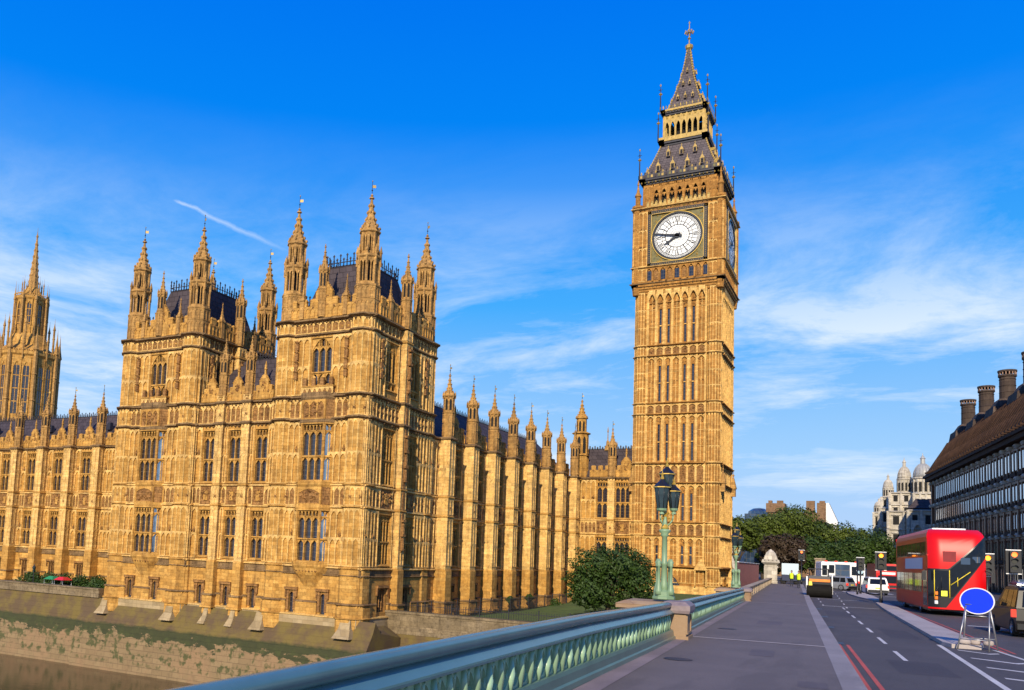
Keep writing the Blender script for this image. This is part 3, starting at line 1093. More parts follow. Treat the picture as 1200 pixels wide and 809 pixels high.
def facade(m, L, wins, butts, zbase, base_ops=(), upper=True, band=True, plinth=True, top=None):
    """two main storeys of one wall between u=0 and L. wins=[(uc, w, lights)], butts=[(uc, w)]"""
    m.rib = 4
    bt = [(u - q / 2, u + q / 2) for u, q in butts]
    ops = []
    for u, q, n in wins:
        ops.append((u - q / 2, u + q / 2, -1.75, 3.75))
        ops.append((u - q / 2, u + q / 2, 6.95, 13.1))
    for u, q, a, b in base_ops:
        ops.append((u - q / 2, u + q / 2, a, b))
    m.wall(0, L, zbase, top or Z2, ops, m=0)
    used = bt + [(u - q / 2 - 0.16, u + q / 2 + 0.16) for u, q, n in wins]
    for a, b in gaps(0, L, used):
        n = max(1, round((b - a) / 0.8))
        m.panels(a + 0.05, b - 0.05, -1.9, 4.1, n, tiers=2, m=0)
        m.panels(a + 0.05, b - 0.05, 6.9, 13.6, n, tiers=2, m=0)
        for k in range(n):
            uc = a + (k + 0.5) * (b - a) / n
            if b - a > 0.9 and k % 2 == 0:
                m.pyr(uc, 0.08, 1.4, 0.2, 0.45, 0.22, 1)
                m.pyr(uc, 0.08, 10.6, 0.2, 0.45, 0.22, 1)
    for a, b in gaps(0, L, bt):
        wn = [(u, q) for u, q, n in wins if a < u < b]
        # carved band between the two storeys
        m.box(a, b, -0.02, 0.03, Z5 + 0.25, Z4, 1)
        for u, q in wn:
            m.relief(u - q / 2, u + q / 2, Z5 + 0.4, Z4 - 0.1, 0.03, 26, 0.24, 1)
            m.box(u - 0.3, u + 0.3, 0.0, 0.14, Z5 + 0.7, Z4 - 0.5, 0)
        for p, q2 in gaps(a, b, [(u - q / 2, u + q / 2) for u, q in wn]):
            n = max(1, round((q2 - p) / 0.75))
            m.panels(p, q2, Z5 + 0.25, Z4, n, d=0.03, pr=0.1, m=0)
            for k in range(n):
                m.quatre(p + (k + .5) * (q2 - p) / n, Z5 + 1.25, 0.2, 0.04, 1)
        if band:
            m.box(a, b, -0.02, 0.03, Z3 + 0.25, Z2, 1)
            n = max(2, round((b - a) / 0.8))
            m.panels(a, b, Z3 + 0.3, Z2, n, d=0.03, pr=0.12, m=0)
            for k in range(n):
                uc = a + (k + .5) * (b - a) / n
                m.pyr(uc, 0.04, Z3 + 1.2, 0.2, 0.36, 0.16, 1)
                m.pyr(uc, 0.04, Z3 + 1.9, 0.13, 0.16, 0.2, 0)
    m.string(0, L, Z5 - 0.02, 0.28, 0.22, m=0, ends=False)
    m.string(0, L, Z4 - 0.02, 0.30, 0.26, m=0, ends=False)
    m.string(0, L, ZB1 - 0.25, 0.30, 0.26, m=0, ends=False)
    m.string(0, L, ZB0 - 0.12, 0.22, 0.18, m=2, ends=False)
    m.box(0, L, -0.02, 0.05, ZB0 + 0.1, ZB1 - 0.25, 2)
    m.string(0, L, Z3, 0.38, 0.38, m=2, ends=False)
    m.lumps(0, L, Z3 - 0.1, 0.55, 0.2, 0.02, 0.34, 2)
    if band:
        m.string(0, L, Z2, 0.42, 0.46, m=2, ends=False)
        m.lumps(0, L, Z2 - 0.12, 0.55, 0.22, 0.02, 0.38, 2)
    if plinth:
        m.box(0, L, -0.02, 0.22, zbase, -7.2, 0)
        for a, b in gaps(0, L, [(u - q / 2 - 0.35, u + q / 2 + 0.35) for u, q, e, f in base_ops]):
            m.box(a, b, -0.02, 0.22, -7.2, -5.9, 0)
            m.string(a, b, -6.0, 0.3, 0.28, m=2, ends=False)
        m.string(0, L, -7.4, 0.3, 0.42, m=0, ends=False)
        m.box(0, L, -0.02, 0.32, zbase, -7.35, 3)


def buttress_mesh(wd, pr, zbase, ztop, levels, slope=True, name='buttress', strm=2):
    m = MB()
    m.rib = 4
    h = wd / 2
    m.box(-h, h, -0.1, pr, -2.0, ztop, 4)
    m.box(-h - 0.04, h + 0.04, -0.1, pr + 0.12, zbase, -2.25, 0)
    m.taper(-h - 0.04, h + 0.04, -0.1, pr + 0.12, -2.25, -2.0, 0.04, 0, 0.12, 0)
    n = max(1, round(wd / 0.6))
    zs = [-2.0] + [z for z in levels if z < ztop] + [ztop]
    for a, b in zip(zs, zs[1:]):
        if b - a < 1:
            continue
        t = 2 if b - a > 4 else 1
        m.panels(-h, h, a + 0.35, b, n, d=pr, pr=0.06, rib=0.08, tiers=t, m=0)
        # the flanks
        c0 = m.T
        for deg, uu in ((90, h), (-90, -h)):
            m.T = (uu, 0, math.cos(R_(deg)), math.sin(R_(deg)))
            k = max(1, round(pr / 0.75))
            lo, hi = (-pr, 0) if deg == 90 else (0, pr)
            m.panels(lo, hi, a + 0.35, b, k, d=0.0, pr=0.05, rib=0.08, tiers=t, m=0)
        m.T = c0
        if b - a < 3:
            m.quatre(0, (a + b) / 2, 0.22, pr + 0.02, 1)
    for z in levels:
        big = z in (Z3, Z2)
        hh, pp = (0.4, 0.26) if big else (0.28, 0.15)
        mi = strm if big else 0
        m.box(-h - pp * 0.6, h + pp * 0.6, -0.1, pr + pp * 0.6, z + 0.02, z + hh * 0.3, mi)
        m.box(-h - pp, h + pp, -0.1, pr + pp, z + hh * 0.3, z + hh * 0.65, mi)
        m.taper(-h - pp, h + pp, -0.1, pr + pp, z + hh * 0.65, z + hh, pp * 0.9, 0, pp * 0.9, mi)
        if big:
            m.lumps(-h, h, z - 0.06, 0.4, 0.13, pr, 0.2, mi)
    if zbase < -6:
        m.box(-h - 0.16, h + 0.16, -0.1, pr + 0.28, zbase, -6.0, 0)
        m.box(-h - 0.28, h + 0.28, -0.1, pr + 0.42, -6.05, -5.85, 2)
        m.box(-h - 0.34, h + 0.34, -0.1, pr + 0.5, -7.45, -7.2, 0)
    return m.mesh(name, PM)


def spirelet(m, z0, z1, r, n=8, crock=5, fin=True, m1=0):
    """ogee spirelet with crockets and a finial"""
    H = z1 - z0
    pr = [(r * 1.05, z0), (r * 1.0, z0 + H * 0.07), (r * 0.74, z0 + H * 0.16), (r * 0.52, z0 + H * 0.30), (r * 0.36, z0 + H * 0.48), (r * 0.22, z0 + H * 0.66), (r * 0.12, z0 + H * 0.84), (r * 0.06, z0 + H * 0.9)]
    m.ring(0, 0, pr, n, m=m1)
    for (r0, a) in pr[1:6]:
        for k in range(n):
            t = PI / n + 2 * PI * k / n
            x, y = r0 * 1.02 * math.cos(t), r0 * 1.02 * math.sin(t)
            e = r * 0.14
            m.ring(x, y, [(e * 0.3, a - e), (e * 1.1, a), (e * 0.8, a + e * 1.2), (0.01, a + e * 1.8)], 4, m=m1, caps=False)
    if fin:
        q = z0 + H * 0.86
        m.ring(0, 0, [(r * 0.08, q - 0.1), (r * 0.30, q), (r * 0.26, q + H * 0.03), (r * 0.08, q + H * 0.05), (r * 0.18, q + H * 0.08), (r * 0.05, q + H * 0.12), (0.02, z1)], 6, m=m1)


def vane_mesh(h, flag=0.5):
    m = MB()
    m.ring(0, 0, [(0.035, 0), (0.03, h)], 6)
    m.ring(0, 0, [(0.02, h * 0.3), (0.11, h * 0.36), (0.02, h * 0.42)], 6)
    m.box(0.02, flag, -0.015, 0.015, h * 0.55, h * 0.55 + flag * 0.8, 1)
    m.ring(0, 0, [(0.02, h), (0.08, h + 0.08), (0.02, h + 0.18)], 6, m=1)
    return m.mesh('vane', [IRON, GILTST])


def octo_faces(m, r, z0, z1, nper=2, tiers=1, pr=0.06, faces=range(8), mi=0, slot=None):
    """blind panels (or open slots) round an octagonal shaft of apothem r"""
    c0 = m.T
    sd = 0.828 * r
    for k in faces:
        a = 45 * k
        cx, cy = on(0, 0, a, -sd / 2, 0)
        nx, ny = math.sin(R_(a)) * r, -math.cos(R_(a)) * r
        m.T = (cx + nx, cy + ny, math.cos(R_(a)), math.sin(R_(a)))
        if slot:
            m.box(sd * 0.2, sd * 0.8, -0.02, 0.012, z0 + 0.1, z1 - 0.2, slot)
            m.arch(sd * 0.2, sd * 0.8, z1 - 0.2 - sd * 0.6, z1 - 0.25, z1 - 0.1, 0, pr, mi, 3)
            m.box(sd * 0.06, sd * 0.2, 0, pr, z0, z1, mi)
            m.box(sd * 0.8, sd * 0.94, 0, pr, z0, z1, mi)
        else:
            m.panels(0, sd, z0, z1, nper, d=0, pr=pr, rib=0.09, tiers=tiers, m=mi)
    m.T = c0


def open_stage(m, r, z0, z1, mi=0):
    """open lantern: eight posts with arches between, light shows through"""
    c0 = m.T
    sd = 0.828 * r
    for k in range(8):
        a = 45 * k
        cx, cy = on(0, 0, a, -sd / 2, 0)
        nx, ny = math.sin(R_(a)) * r, -math.cos(R_(a)) * r
        m.T = (cx + nx, cy + ny, math.cos(R_(a)), math.sin(R_(a)))
        m.box(-0.13, 0.13, -0.2, 0.08, z0, z1, mi)
        m.box(sd / 2 - 0.05, sd / 2 + 0.05, -0.12, 0.02, z0, z1, mi)
        for q in (0, 1):
            m.arch(q * sd / 2 + 0.05, (q + 1) * sd / 2 - 0.05, z1 - 0.7, z1 - 0.35, z1, -0.12, 0.04, mi, 3)
        m.box(0, sd, -0.1, 0.05, z0, z0 + 0.35, mi)
        m.lumps(0, sd, z1 + 0.1, sd / 2.01, 0.16, 0.05, 0.2, mi)
    m.T = c0
    m.ring(0, 0, [(r * 0.45, z0), (r * 0.4, z1)], 8, m=6)


TM = [STONE, CARVED, DARKST, PALE, RIBST, SPIREST, DARKV]


def turret_mesh(zbase=-8.9, tall=0.0):
    """octagonal corner turret of the pavilion, full height to the crown; local origin at its axis"""
    m = MB()
    m.rib = 4
    r = 1.48
    R8 = 1.0824
    m.ring(0, 0, [(r * R8, -2.0), (r * R8, 24.7)], 8, m=0)
    m.ring(0, 0, [((r + 0.08) * R8, zbase), ((r + 0.08) * R8, -2.2), (r * R8, -2.0)], 8, m=0)
    m.ring(0, 0, [((r + 0.32) * R8, zbase), ((r + 0.3) * R8, -6.2), ((r + 0.1) * R8, -5.9)], 8, m=0)
    for z, h, p, mi in ((-7.4, 0.3, 0.5, 0), (-6.0, 0.3, 0.4, 2), (-2.95, 0.2, 0.2, 2), (-2.25, 0.28, 0.24, 0), (Z5, 0.28, 0.22, 0), (Z4, 0.3, 0.25, 0), (Z3, 0.4, 0.38, 2), (Z2, 0.42, 0.45, 2), (23.2, 0.36, 0.32, 2), (24.7, 0.5, 0.5, 2)):
        m.ring(0, 0, [(r * R8, z), ((r + p * 0.5) * R8, z + h * 0.2), ((r + p) * R8, z + h * 0.4), ((r + p) * R8, z + h * 0.65), (r * R8, z + h)], 8, m=mi)
    for z0, z1, t in ((-1.9, Z5, 2), (Z5 + .28, Z4, 1), (Z4 + .3, Z3, 2), (Z3 + .4, Z2, 1), (Z2 + .42, 19.8, 1), (19.8, 23.2, 1), (23.56, 24.7, 1)):
        octo_faces(m, r, z0, z1, 2, t)
    for k in range(8):
        a = 45 * k
        c0 = m.T
        m.T = (math.sin(R_(a)) * r, -math.cos(R_(a)) * r, math.cos(R_(a)), math.sin(R_(a)))
        for z in (5.4, 14.9):
            m.quatre(0, z, 0.2, 0.03, 1)
        m.lumps(-0.6, 0.6, Z2 - 0.05, 0.4, 0.15, 0.1, 0.25, 2)
        m.lumps(-0.6, 0.6, 24.6, 0.4, 0.16, 0.1, 0.28, 2)
        m.T = c0
    # above the cornice
    r2 = 1.26
    m.ring(0, 0, [(r2 * R8, 25.1), (r2 * R8, 28.3)], 8, m=5)
    octo_faces(m, r2, 25.2, 26.7, 2, 1, mi=5)
    octo_faces(m, r2, 26.8, 28.2, 2, 1, mi=5)
    m.ring(0, 0, [(r2 * R8, 28.1), (1.5, 28.25), (1.5, 28.4), (1.3, 28.5)], 8, m=5)
    open_stage(m, 1.12, 28.4, 31.4, 5)
    m.ring(0, 0, [(1.2, 31.3), (1.42, 31.5), (1.42, 31.7), (1.1, 31.85)], 8, m=5)
    for k in range(8):
        t = PI / 8 + 2 * PI * k / 8
        m.ring(1.3 * math.cos(t), 1.3 * math.sin(t), [(0.13, 30.6), (0.13, 32.0), (0.2, 32.1), (0.02, 32.9)], 4, m=5)
    open_stage(m, 0.88, 31.8, 34.3, 5)
    m.ring(0, 0, [(1.0, 34.2), (1.2, 34.35), (1.2, 34.5), (1.0, 34.6)], 8, m=5)
    body = m.mesh('turret', TM)
    q = MB()
    spirelet(q, 34.5, 38.9, 1.02)
    return body, q.mesh('spirelet', [SPIREST])


TUR, TSP = turret_mesh()
VANE = vane_mesh(1.5, 0.4)
VANE2 = vane_mesh(1.0, 0.28)


def slim_mesh(z0, zt, r, slots=True):
    """slim octagonal pinnacle: shaft, slotted lantern, crocketed spirelet"""
    m = MB()
    H = zt - z0
    R8 = 1.0824
    zc = z0 + H * 0.62
    m.ring(0, 0, [(r * R8, z0), (r * R8, zc)], 8, m=0)
    octo_faces(m, r, z0 + 0.2, z0 + H * 0.20, 1, 1, 0.04, mi=0)
    octo_faces(m, r, z0 + H * 0.22, z0 + H * 0.36, 1, 1, 0.04, mi=0)
    m.ring(0, 0, [(r * R8, z0 + H * 0.36), (r * 1.22, z0 + H * 0.37), (r * 1.22, z0 + H * 0.385), (r, z0 + H * 0.40)], 8, m=0)
    octo_faces(m, r, z0 + H * 0.40, zc, 1, 1, 0.05, mi=0, slot=1)
    m.ring(0, 0, [(r * R8, zc - 0.1), (r * 1.35, zc + 0.05), (r * 1.35, zc + 0.2), (r * 1.0, zc + 0.3)], 8, m=0)
    for k in range(8):
        t = PI / 8 + 2 * PI * k / 8
        m.ring(r * 1.2 * math.cos(t), r * 1.2 * math.sin(t), [(0.09, zc - 0.2), (0.12, zc + 0.3), (0.01, zc + 0.75)], 4, m=0)
    spirelet(m, zc + 0.2, zt, r * 0.98)
    return m.mesh('pinnacle', [SPIREST, DARKV])


def finial_mesh(z0, z1, r):
    m = MB()
    m.box(-r, r, -r, r, z0, z0 + (z1 - z0) * 0.45)
    m.box(-r * 1.3, r * 1.3, -r * 1.3, r * 1.3, z0 + (z1 - z0) * 0.45, z0 + (z1 - z0) * 0.5)
    spirelet(m, z0 + (z1 - z0) * 0.48, z1, r * 1.2, n=4, fin=True)
    return m.mesh('finial', [SPIREST])


def parapet_mesh(L, z, h, gable=None, th=0.35):
    """pierced battlemented parapet of length L with small gablets"""
    m = MB()
    m.box(0, L, -th, 0, z, z + h * 0.62, 0)
    n = max(2, round(L / 0.62))
    m.panels(0, L, z + 0.05, z + h * 0.60, n, d=0, pr=0.08, rib=0.1, m=0)
    k = max(2, round(L / 1.35))
    st_ = L / k
    for i in range(k):
        uc = (i + 0.5) * st_
        m.box(uc - st_ * 0.32, uc + st_ * 0.32, -th, 0.02, z + h * 0.62, z + h * 0.88, 0)
        m.taper(uc - st_ * 0.36, uc + st_ * 0.36, -th - 0.03, 0.06, z + h * 0.88, z + h, 0.12, 0.1, 0.1, 0)
        m.pyr(uc, 0.05, z + h * 0.55, 0.2, 0.24, 0.14, 1)
    if gable:
        u, gw, gh = gable
        m.box(u - gw / 2, u + gw / 2, -th, 0.06, z, z + h + gh * 0.35, 0)
        m.taper(u - gw / 2, u + gw / 2, -th, 0.06, z + h + gh * 0.35, z + h + gh, gw * 0.4, 0, 0, 0)
        m.relief(u - gw * 0.35, u + gw * 0.35, z + h * 0.5, z + h + gh * 0.4, 0.06, 12, 0.16, 1)
        for k2 in range(4):
            f = k2 / 4
            for sgn in (-1, 1):
                m.pyr(u + sgn * (gw / 2 - f * gw * 0.38), 0.0, z + h + gh * (0.38 + 0.6 * f), 0.12, 0.16, 0.16, 0)
        m.box(u - 0.1, u + 0.1, -0.25, -0.05, z + h + gh, z + h + gh + 0.9, 0)
        m.ring(u, -0.15, [(0.1, z + h + gh + 0.5), (0.24, z + h + gh + 0.62), (0.1, z + h + gh + 0.8), (0.16, z + h + gh + 1.0), (0.02, z + h + gh + 1.6)], 6, m=0)
    return m.mesh('parapet', [STONE, CARVED])


def crest_mesh(L, z, h=0.9, along='u', d=0.0):
    """iron cresting as a comb of spikes"""
    m = MB()
    m.box(0, L, d - 0.04, d + 0.04, z, z + 0.12)
    n = int(L / 0.45)
    for k in range(n + 1):
        u = k * L / n
        hh = h if k % 2 == 0 else h * 0.65
        m.box(u - 0.05, u + 0.05, d - 0.04, d + 0.04, z, z + hh)
        m.pyr(u, d, z + hh, 0.17, 0.22, 0.03)
        m.pyr(u, d, z + hh * 0.55, 0.17, 0.14, 0.03)
    m.box(0, L, d - 0.02, d + 0.02, z + h * 0.35, z + h * 0.42)
    return m.mesh('cresting', [IRON])


SEM = {}


def small_window(kind):
    if kind in SEM:
        return SEM[kind]
    m = MB()
    q = MB()
    if kind == 'slit':
        wd, z0, z1 = 0.62, -7.15, -4.9
        m.box(-0.62, -0.31, -0.02, 0.14, z0 + 0.3, z1 + 0.2)
        m.box(0.31, 0.62, -0.02, 0.14, z0 + 0.3, z1 + 0.2)
        m.arch(-0.31, 0.31, z1 - 0.35, z1 - 0.03, z1 + 0.02, -0.25, 0.0)
        m.box(-0.85, 0.85, -0.02, 0.3, z1 + 0.2, z1 + 0.48)
        m.box(-0.8, -0.66, -0.02, 0.2, z1 - 0.6, z1 + 0.2)
        m.box(0.66, 0.8, -0.02, 0.2, z1 - 0.6, z1 + 0.2)
        q.face([(-0.31, -0.22, z0), (0.31, -0.22, z0), (0.31, -0.22, z1), (-0.31, -0.22, z1)])
    else:
        z0, z1 = -6.7, -4.2
        for u in (-0.8, -0.27, 0.27, 0.8):
            m.box(u - 0.07, u + 0.07, -0.4, -0.05, z0, z1)
        m.box(-1.15, 1.15, -0.02, 0.3, z1 + 0.1, z1 + 0.36)
        m.box(-1.15, -0.98, -0.02, 0.22, z1 - 0.7, z1 + 0.1)
        m.box(0.98, 1.15, -0.02, 0.22, z1 - 0.7, z1 + 0.1)
        m.box(-0.85, 0.85, -0.4, -0.05, z1 - 0.12, z1)
        q.face([(-0.85, -0.38, z0), (0.85, -0.38, z0), (0.85, -0.38, z1), (-0.85, -0.38, z1)])
    SEM[kind] = (m.mesh('window', [CARVED]), q.mesh('pane', [LEADED]))
    return SEM[kind]


def add_small(x, y, rz, kind, parent=None):
    a, b = small_window(kind)
    o = put('window', a, parent or palace, (x, y, 0), rz, world=True)
    put('pane', b, o)


def turret(x, y, dz=0.0):
    o = pput('turret', TUR, x, y)
    put('spirelet', TSP, o)
    put('vane', VANE, o, (0, 0, 38.7), random.choice((20, -25, 35)))


ORI = {}


def oriel(x, y):
    """canted bay window through both storeys of the tower front: three lights in front, one on each cant"""
    pj, fw2, cw = 0.85, 1.45, 1.2
    m = MB()
    c = math.degrees(math.atan2(pj, 0.85))
    for z0, z1, kind in ((-2.3, -1.7, 0), (3.85, 4.5, 0), (6.4, 6.95, 0), (13.2, 13.75, 0), (15.9, 16.7, 0)):
        pl = [(-fw2 - 0.9, 0), (-fw2, pj), (fw2, pj), (fw2 + 0.9, 0)]
        e = 0.14
        pl2 = [(-fw2 - 0.9 - e, 0), (-fw2 - e * 0.4, pj + e), (fw2 + e * 0.4, pj + e), (fw2 + 0.9 + e, 0)]
        mi = 2 if z0 > 13 else 0
        m.face([(u, d, z1) for u, d in pl2], mi)
        m.face([(u, d, z0) for u, d in pl], mi)
        for a, b, a2, b2 in zip(pl, pl[1:], pl2, pl2[1:]):
            m.face([(a[0], a[1], z0), (b[0], b[1], z0), (b2[0], b2[1], z0 + 0.25), (a2[0], a2[1], z0 + 0.25)], mi)
            m.face([(a2[0], a2[1], z0 + 0.25), (b2[0], b2[1], z0 + 0.25), (b2[0], b2[1], z1), (a2[0], a2[1], z1)], mi)
    # carved fields between the windows
    for z0, z1 in ((4.5, 6.4), (13.75, 15.9)):
        pl = [(-fw2 - 0.9, 0), (-fw2, pj), (fw2, pj), (fw2 + 0.9, 0)]
        for a, b in zip(pl, pl[1:]):
            m.face([(a[0], a[1], z0), (b[0], b[1], z0), (b[0], b[1], z1), (a[0], a[1], z1)], 1)
        m.relief(-fw2, fw2, z0 + 0.1, z1 - 0.1, pj, 34, 0.26, 1)
        m.panels(-fw2, fw2, z0, z1, 3 if z0 > 10 else 1, d=pj, pr=0.1, m=0)
    # angle shafts
    for z0, z1 in ((-1.7, 3.85), (6.95, 13.2), (4.5, 6.4), (13.75, 15.9)):
        for u in (-fw2, fw2):
            m.box(u - 0.11, u + 0.11, pj - 0.2, pj + 0.06, z0, z1, 0)
        for u in (-fw2 - 0.9, fw2 + 0.9):
            m.box(u - 0.12, u + 0.12, -0.1, 0.12, z0, z1, 0)
    # moulded corbel under the bay
    hs_ = [(-2.3, 1.0), (-2.75, 0.85), (-3.2, 0.55), (-3.7, 0.28), (-4.3, 0.02)]
    for (za, fa), (zb, fb) in zip(hs_, hs_[1:]):
        A = [((-fw2 - 0.9) * (0.35 + 0.65 * fa), 0), (-fw2 * (0.35 + 0.65 * fa), pj * fa), (fw2 * (0.35 + 0.65 * fa), pj * fa), ((fw2 + 0.9) * (0.35 + 0.65 * fa), 0)]
        B_ = [((-fw2 - 0.9) * (0.35 + 0.65 * fb), 0), (-fw2 * (0.35 + 0.65 * fb), pj * fb), (fw2 * (0.35 + 0.65 * fb), pj * fb), ((fw2 + 0.9) * (0.35 + 0.65 * fb), 0)]
        for k in range(3):
            m.face([(A[k][0], A[k][1], za), (A[k + 1][0], A[k + 1][1], za), (B_[k + 1][0], B_[k + 1][1], zb), (B_[k][0], B_[k][1], zb)], 0 if zb > -3.3 else 0)
    m.lumps(-fw2, fw2, -2.6, 0.4, 0.13, pj * 0.9, 0.16, 1)
    o = pput('bay_window', m.mesh('bay_window', PM), x, y)
    base = palace.location
    key = (2 * fw2 - 0.2,)
    for z0, z1, tr in ((-1.7, 3.85, 0.75), (6.95, 13.2, 9.65)):
        for uu, dd, deg, wd, n in ((0, pj, 0, 2 * fw2 - 0.2, 3), (fw2 + 0.45, pj / 2, 45, 0.95, 1), (-fw2 - 0.45, pj / 2, -45, 0.95, 1)):
            k = (round(wd, 3), z0, z1, n, (tr,), False)
            a, b = window_mesh(k)
            f = put('window', a, o, (uu, -dd, 0), deg)
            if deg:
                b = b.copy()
                b.materials[0] = SHEENGL  # canted panes get the painted sky sheen, same glass otherwise
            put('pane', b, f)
    return o


def pavilion_tower(x0, x1, y0, y1):
    LX, LY = x1 - x0, y1 - y0
    zb = -8.9
    top = 24.7
    for deg, ox, oy, L in ((0, x0, y0, LX), (90, x1, y0, LY), (180, x1, y1, LX), (270, x0, y1, LY)):
        m = MB()
        front = deg in (0, 180)
        if front:
            wins, butts = [], [(LX / 2, 4.7)]
            slits = [(LX / 2 - 2.35, 0.62, -7.15, -4.9), (LX / 2 + 1.75, 0.62, -7.15, -4.9)]
            ups = [(LX / 2, 2.7, 17.6, 22.9)]
        else:
            c1, c2 = LY * 0.30, LY * 0.64
            wins = [(c1, 2.6, 4), (c2, 2.6, 4)]
            butts = [((c1 + c2) / 2, 1.2)]
            slits = [(c1, 1.7, -6.7, -4.2), (c2, 1.7, -6.7, -4.2)]
            ups = [(c1, 2.5, 17.4, 22.8), (c2, 2.5, 17.4, 22.8)]
        facade(m, L, wins, butts if not front else [], zb, slits)
        m.wall(0, L, Z2, top, [(u - q / 2, u + q / 2, a, b) for u, q, a, b in ups])
        used = [(u - q / 2 - 0.2, u + q / 2 + 0.2) for u, q, a, b in ups]
        if not front:
            used += [(butts[0][0] - 0.6, butts[0][0] + 0.6)]
        for a, b in gaps(1.2, L - 1.2, used):
            m.panels(a, b, Z2 + 0.45, 23.1, max(1, round((b - a) / 0.85)), tiers=2)
            for k in range(4):      # canopied niches with statues
                if b - a > 0.8:
                    m.box((a + b) / 2 - 0.22, (a + b) / 2 + 0.22, 0, 0.3, 18.4 + k * 1.1, 19.1 + k * 1.1, 1)
                    m.pyr((a + b) / 2, 0.28, 19.3 + k * 1.1, 0.3, 0.26, 0.22, 1)
        m.box(0, L, -0.02, 0.04, 23.5, 24.6, 1)
        n = round(L / 0.85)
        m.panels(0, L, 23.5, 24.65, n, d=0.04, pr=0.08, head=0.3)
        for k in range(n):
            m.quatre((k + .5) * L / n, 24.0, 0.17, 0.06, 0)
        m.string(0, L, 23.2, 0.3, 0.28, m=2, ends=False)
        m.lumps(0, L, 23.12, 0.5, 0.13, 0.02, 0.2, 2)
        m.string(0, L, 24.7, 0.5, 0.55, m=2, ends=False)
        m.lumps(0, L, 24.6, 0.5, 0.2, 0.04, 0.34, 2)
        if front:           # balcony under the upper window
            u = LX / 2
            m.box(u - 2.0, u + 2.0, 0, 0.5, 16.6, 17.4, 1)
            m.box(u - 2.1, u + 2.1, 0, 0.62, 17.35, 17.5, 0)
            for k in range(4):
                m.box(u - 1.95 + k * 1.15, u - 1.5 + k * 1.15, 0.35, 0.58, 17.5, 18.4, 1)
                m.pyr(u - 1.72 + k * 1.15, 0.5, 18.4, 0.28, 0.26, 0.2, 0)
            m.panels(u - 2.0, u + 2.0, 16.6, 17.35, 6, d=0.5, pr=0.06)
        pput('wall', m.mesh('wall', PM), ox, oy, 0, deg)
        for u, q, a, b in ups:
            add_window(*on(ox, oy, deg, u), deg, (q, a, b, 3, (a + 1.4,) if front else (a + 0.9,), True))
        for u, q, n in wins:
            X, Y = on(ox, oy, deg, u)
            add_window(X, Y, deg, (q, -1.75, 3.75, 4, (0.75,), False))
            add_window(X, Y, deg, (q, 6.95, 13.1, 4, (9.65,), False))
        for u, q, a, b in slits:
            X, Y = on(ox, oy, deg, u, 0.2 if False else 0.0)
            add_small(X, Y, deg, 'slit' if front else 'wide')
        if not front:
            X, Y = on(ox, oy, deg, butts[0][0])
            pput('buttress', buttress_mesh(1.2, 0.75, zb, 24.7, (Z5, Z4, Z3, Z2, 23.2)), X, Y, 0, deg)
            # statues on the buttress
            sm = MB()
            sm.box(-0.2, 0.2, 0.7, 0.85, -0.2, 23)
            for z in (0.6, 2.2, 8.2, 9.9, 11.6, 18.2, 19.8, 21.4):
                sm.ring(0, 0.93, [(0.16, z - 0.4), (0.2, z), (0.14, z + 0.5), (0.17, z + 0.6), (0.12, z + 0.75), (0.02, z + 0.85)], 6)
                sm.box(-0.3, 0.3, 0.75, 1.15, z + 0.95, z + 1.2)
                sm.box(-0.25, 0.25, 0.75, 1.1, z - 0.6, z - 0.4)
            pput('statue_column', sm.mesh('statue_column', [CARVED]), X, Y, 0, deg)
        P = parapet_mesh(L - 2.8, 25.15, 2.3, gable=((L - 2.8) / 2, 2.2, 1.9) if front else None)
        X, Y = on(ox, oy, deg, 1.4, 0.15)
        pput('parapet', P, X, Y, 0, deg)
        if front:
            X, Y = on(ox, oy, deg, LX / 2 - 0.1 if False else LX / 2, 0.1)
            pput('pinnacle', slim_mesh(25.2, 33.6, 0.46), X - 0.2, Y)
            for uu in (0.27, 0.73):
                X, Y = on(ox, oy, deg, LX * uu, 0.05)
                pput('pinnacle', FIN2, X, Y)
        else:
            X, Y = on(ox, oy, deg, butts[0][0] - 0.3, 0.3)
            pput('pinnacle', slim_mesh(24.9, 33.8, 0.55), X, Y)
            for uu in (0.24, 0.66):
                X, Y = on(ox, oy, deg, LY * uu, 0.05)
                pput('pinnacle', FIN2, X, Y)
    for X in (x0 + 1.35, x1 - 1.35):
        for Y in (y0 + 0.95, y1 - 0.95):
            turret(X, Y)
    # steep iron-tiled roof with flat crested top
    m = MB()
    ix, iy = 1.6, 1.6
    A = [(x0 + ix, y0 + iy), (x1 - ix, y0 + iy), (x1 - ix, y1 - iy), (x0 + ix, y1 - iy)]
    B_ = [(x0 + 3.5, y0 + 4.0), (x1 - 3.5, y0 + 4.0), (x1 - 3.5, y1 - 4.0), (x0 + 3.5, y1 - 4.0)]
    zt = 32.3
    for k in range(4):
        a, b, c, d = A[k], A[(k + 1) % 4], B_[(k + 1) % 4], B_[k]
        m.face([(a[0], -a[1], 25.0), (b[0], -b[1], 25.0), (c[0], -c[1], zt), (d[0], -d[1], zt)])
    m.face([(x, -y, zt) for x, y in B_])
    m.face([(x, -y, 25.0) for x, y in A])
    o = put('roof', m.mesh('roof', [SLATE]), palace, (-palace.location.x, -palace.location.y, -palace.location.z))
    cx = B_[1][0] - B_[0][0]
    cy = B_[2][1] - B_[1][1]
    for X, Y, dg, L in ((B_[0][0], B_[0][1], 0, cx), (B_[1][0], B_[1][1], 90, cy), (B_[2][0], B_[2][1], 180, cx), (B_[3][0], B_[3][1], 270, cy)):
        put('cresting', crest_mesh(L, zt, 1.35), o, (X, Y, 0), dg)
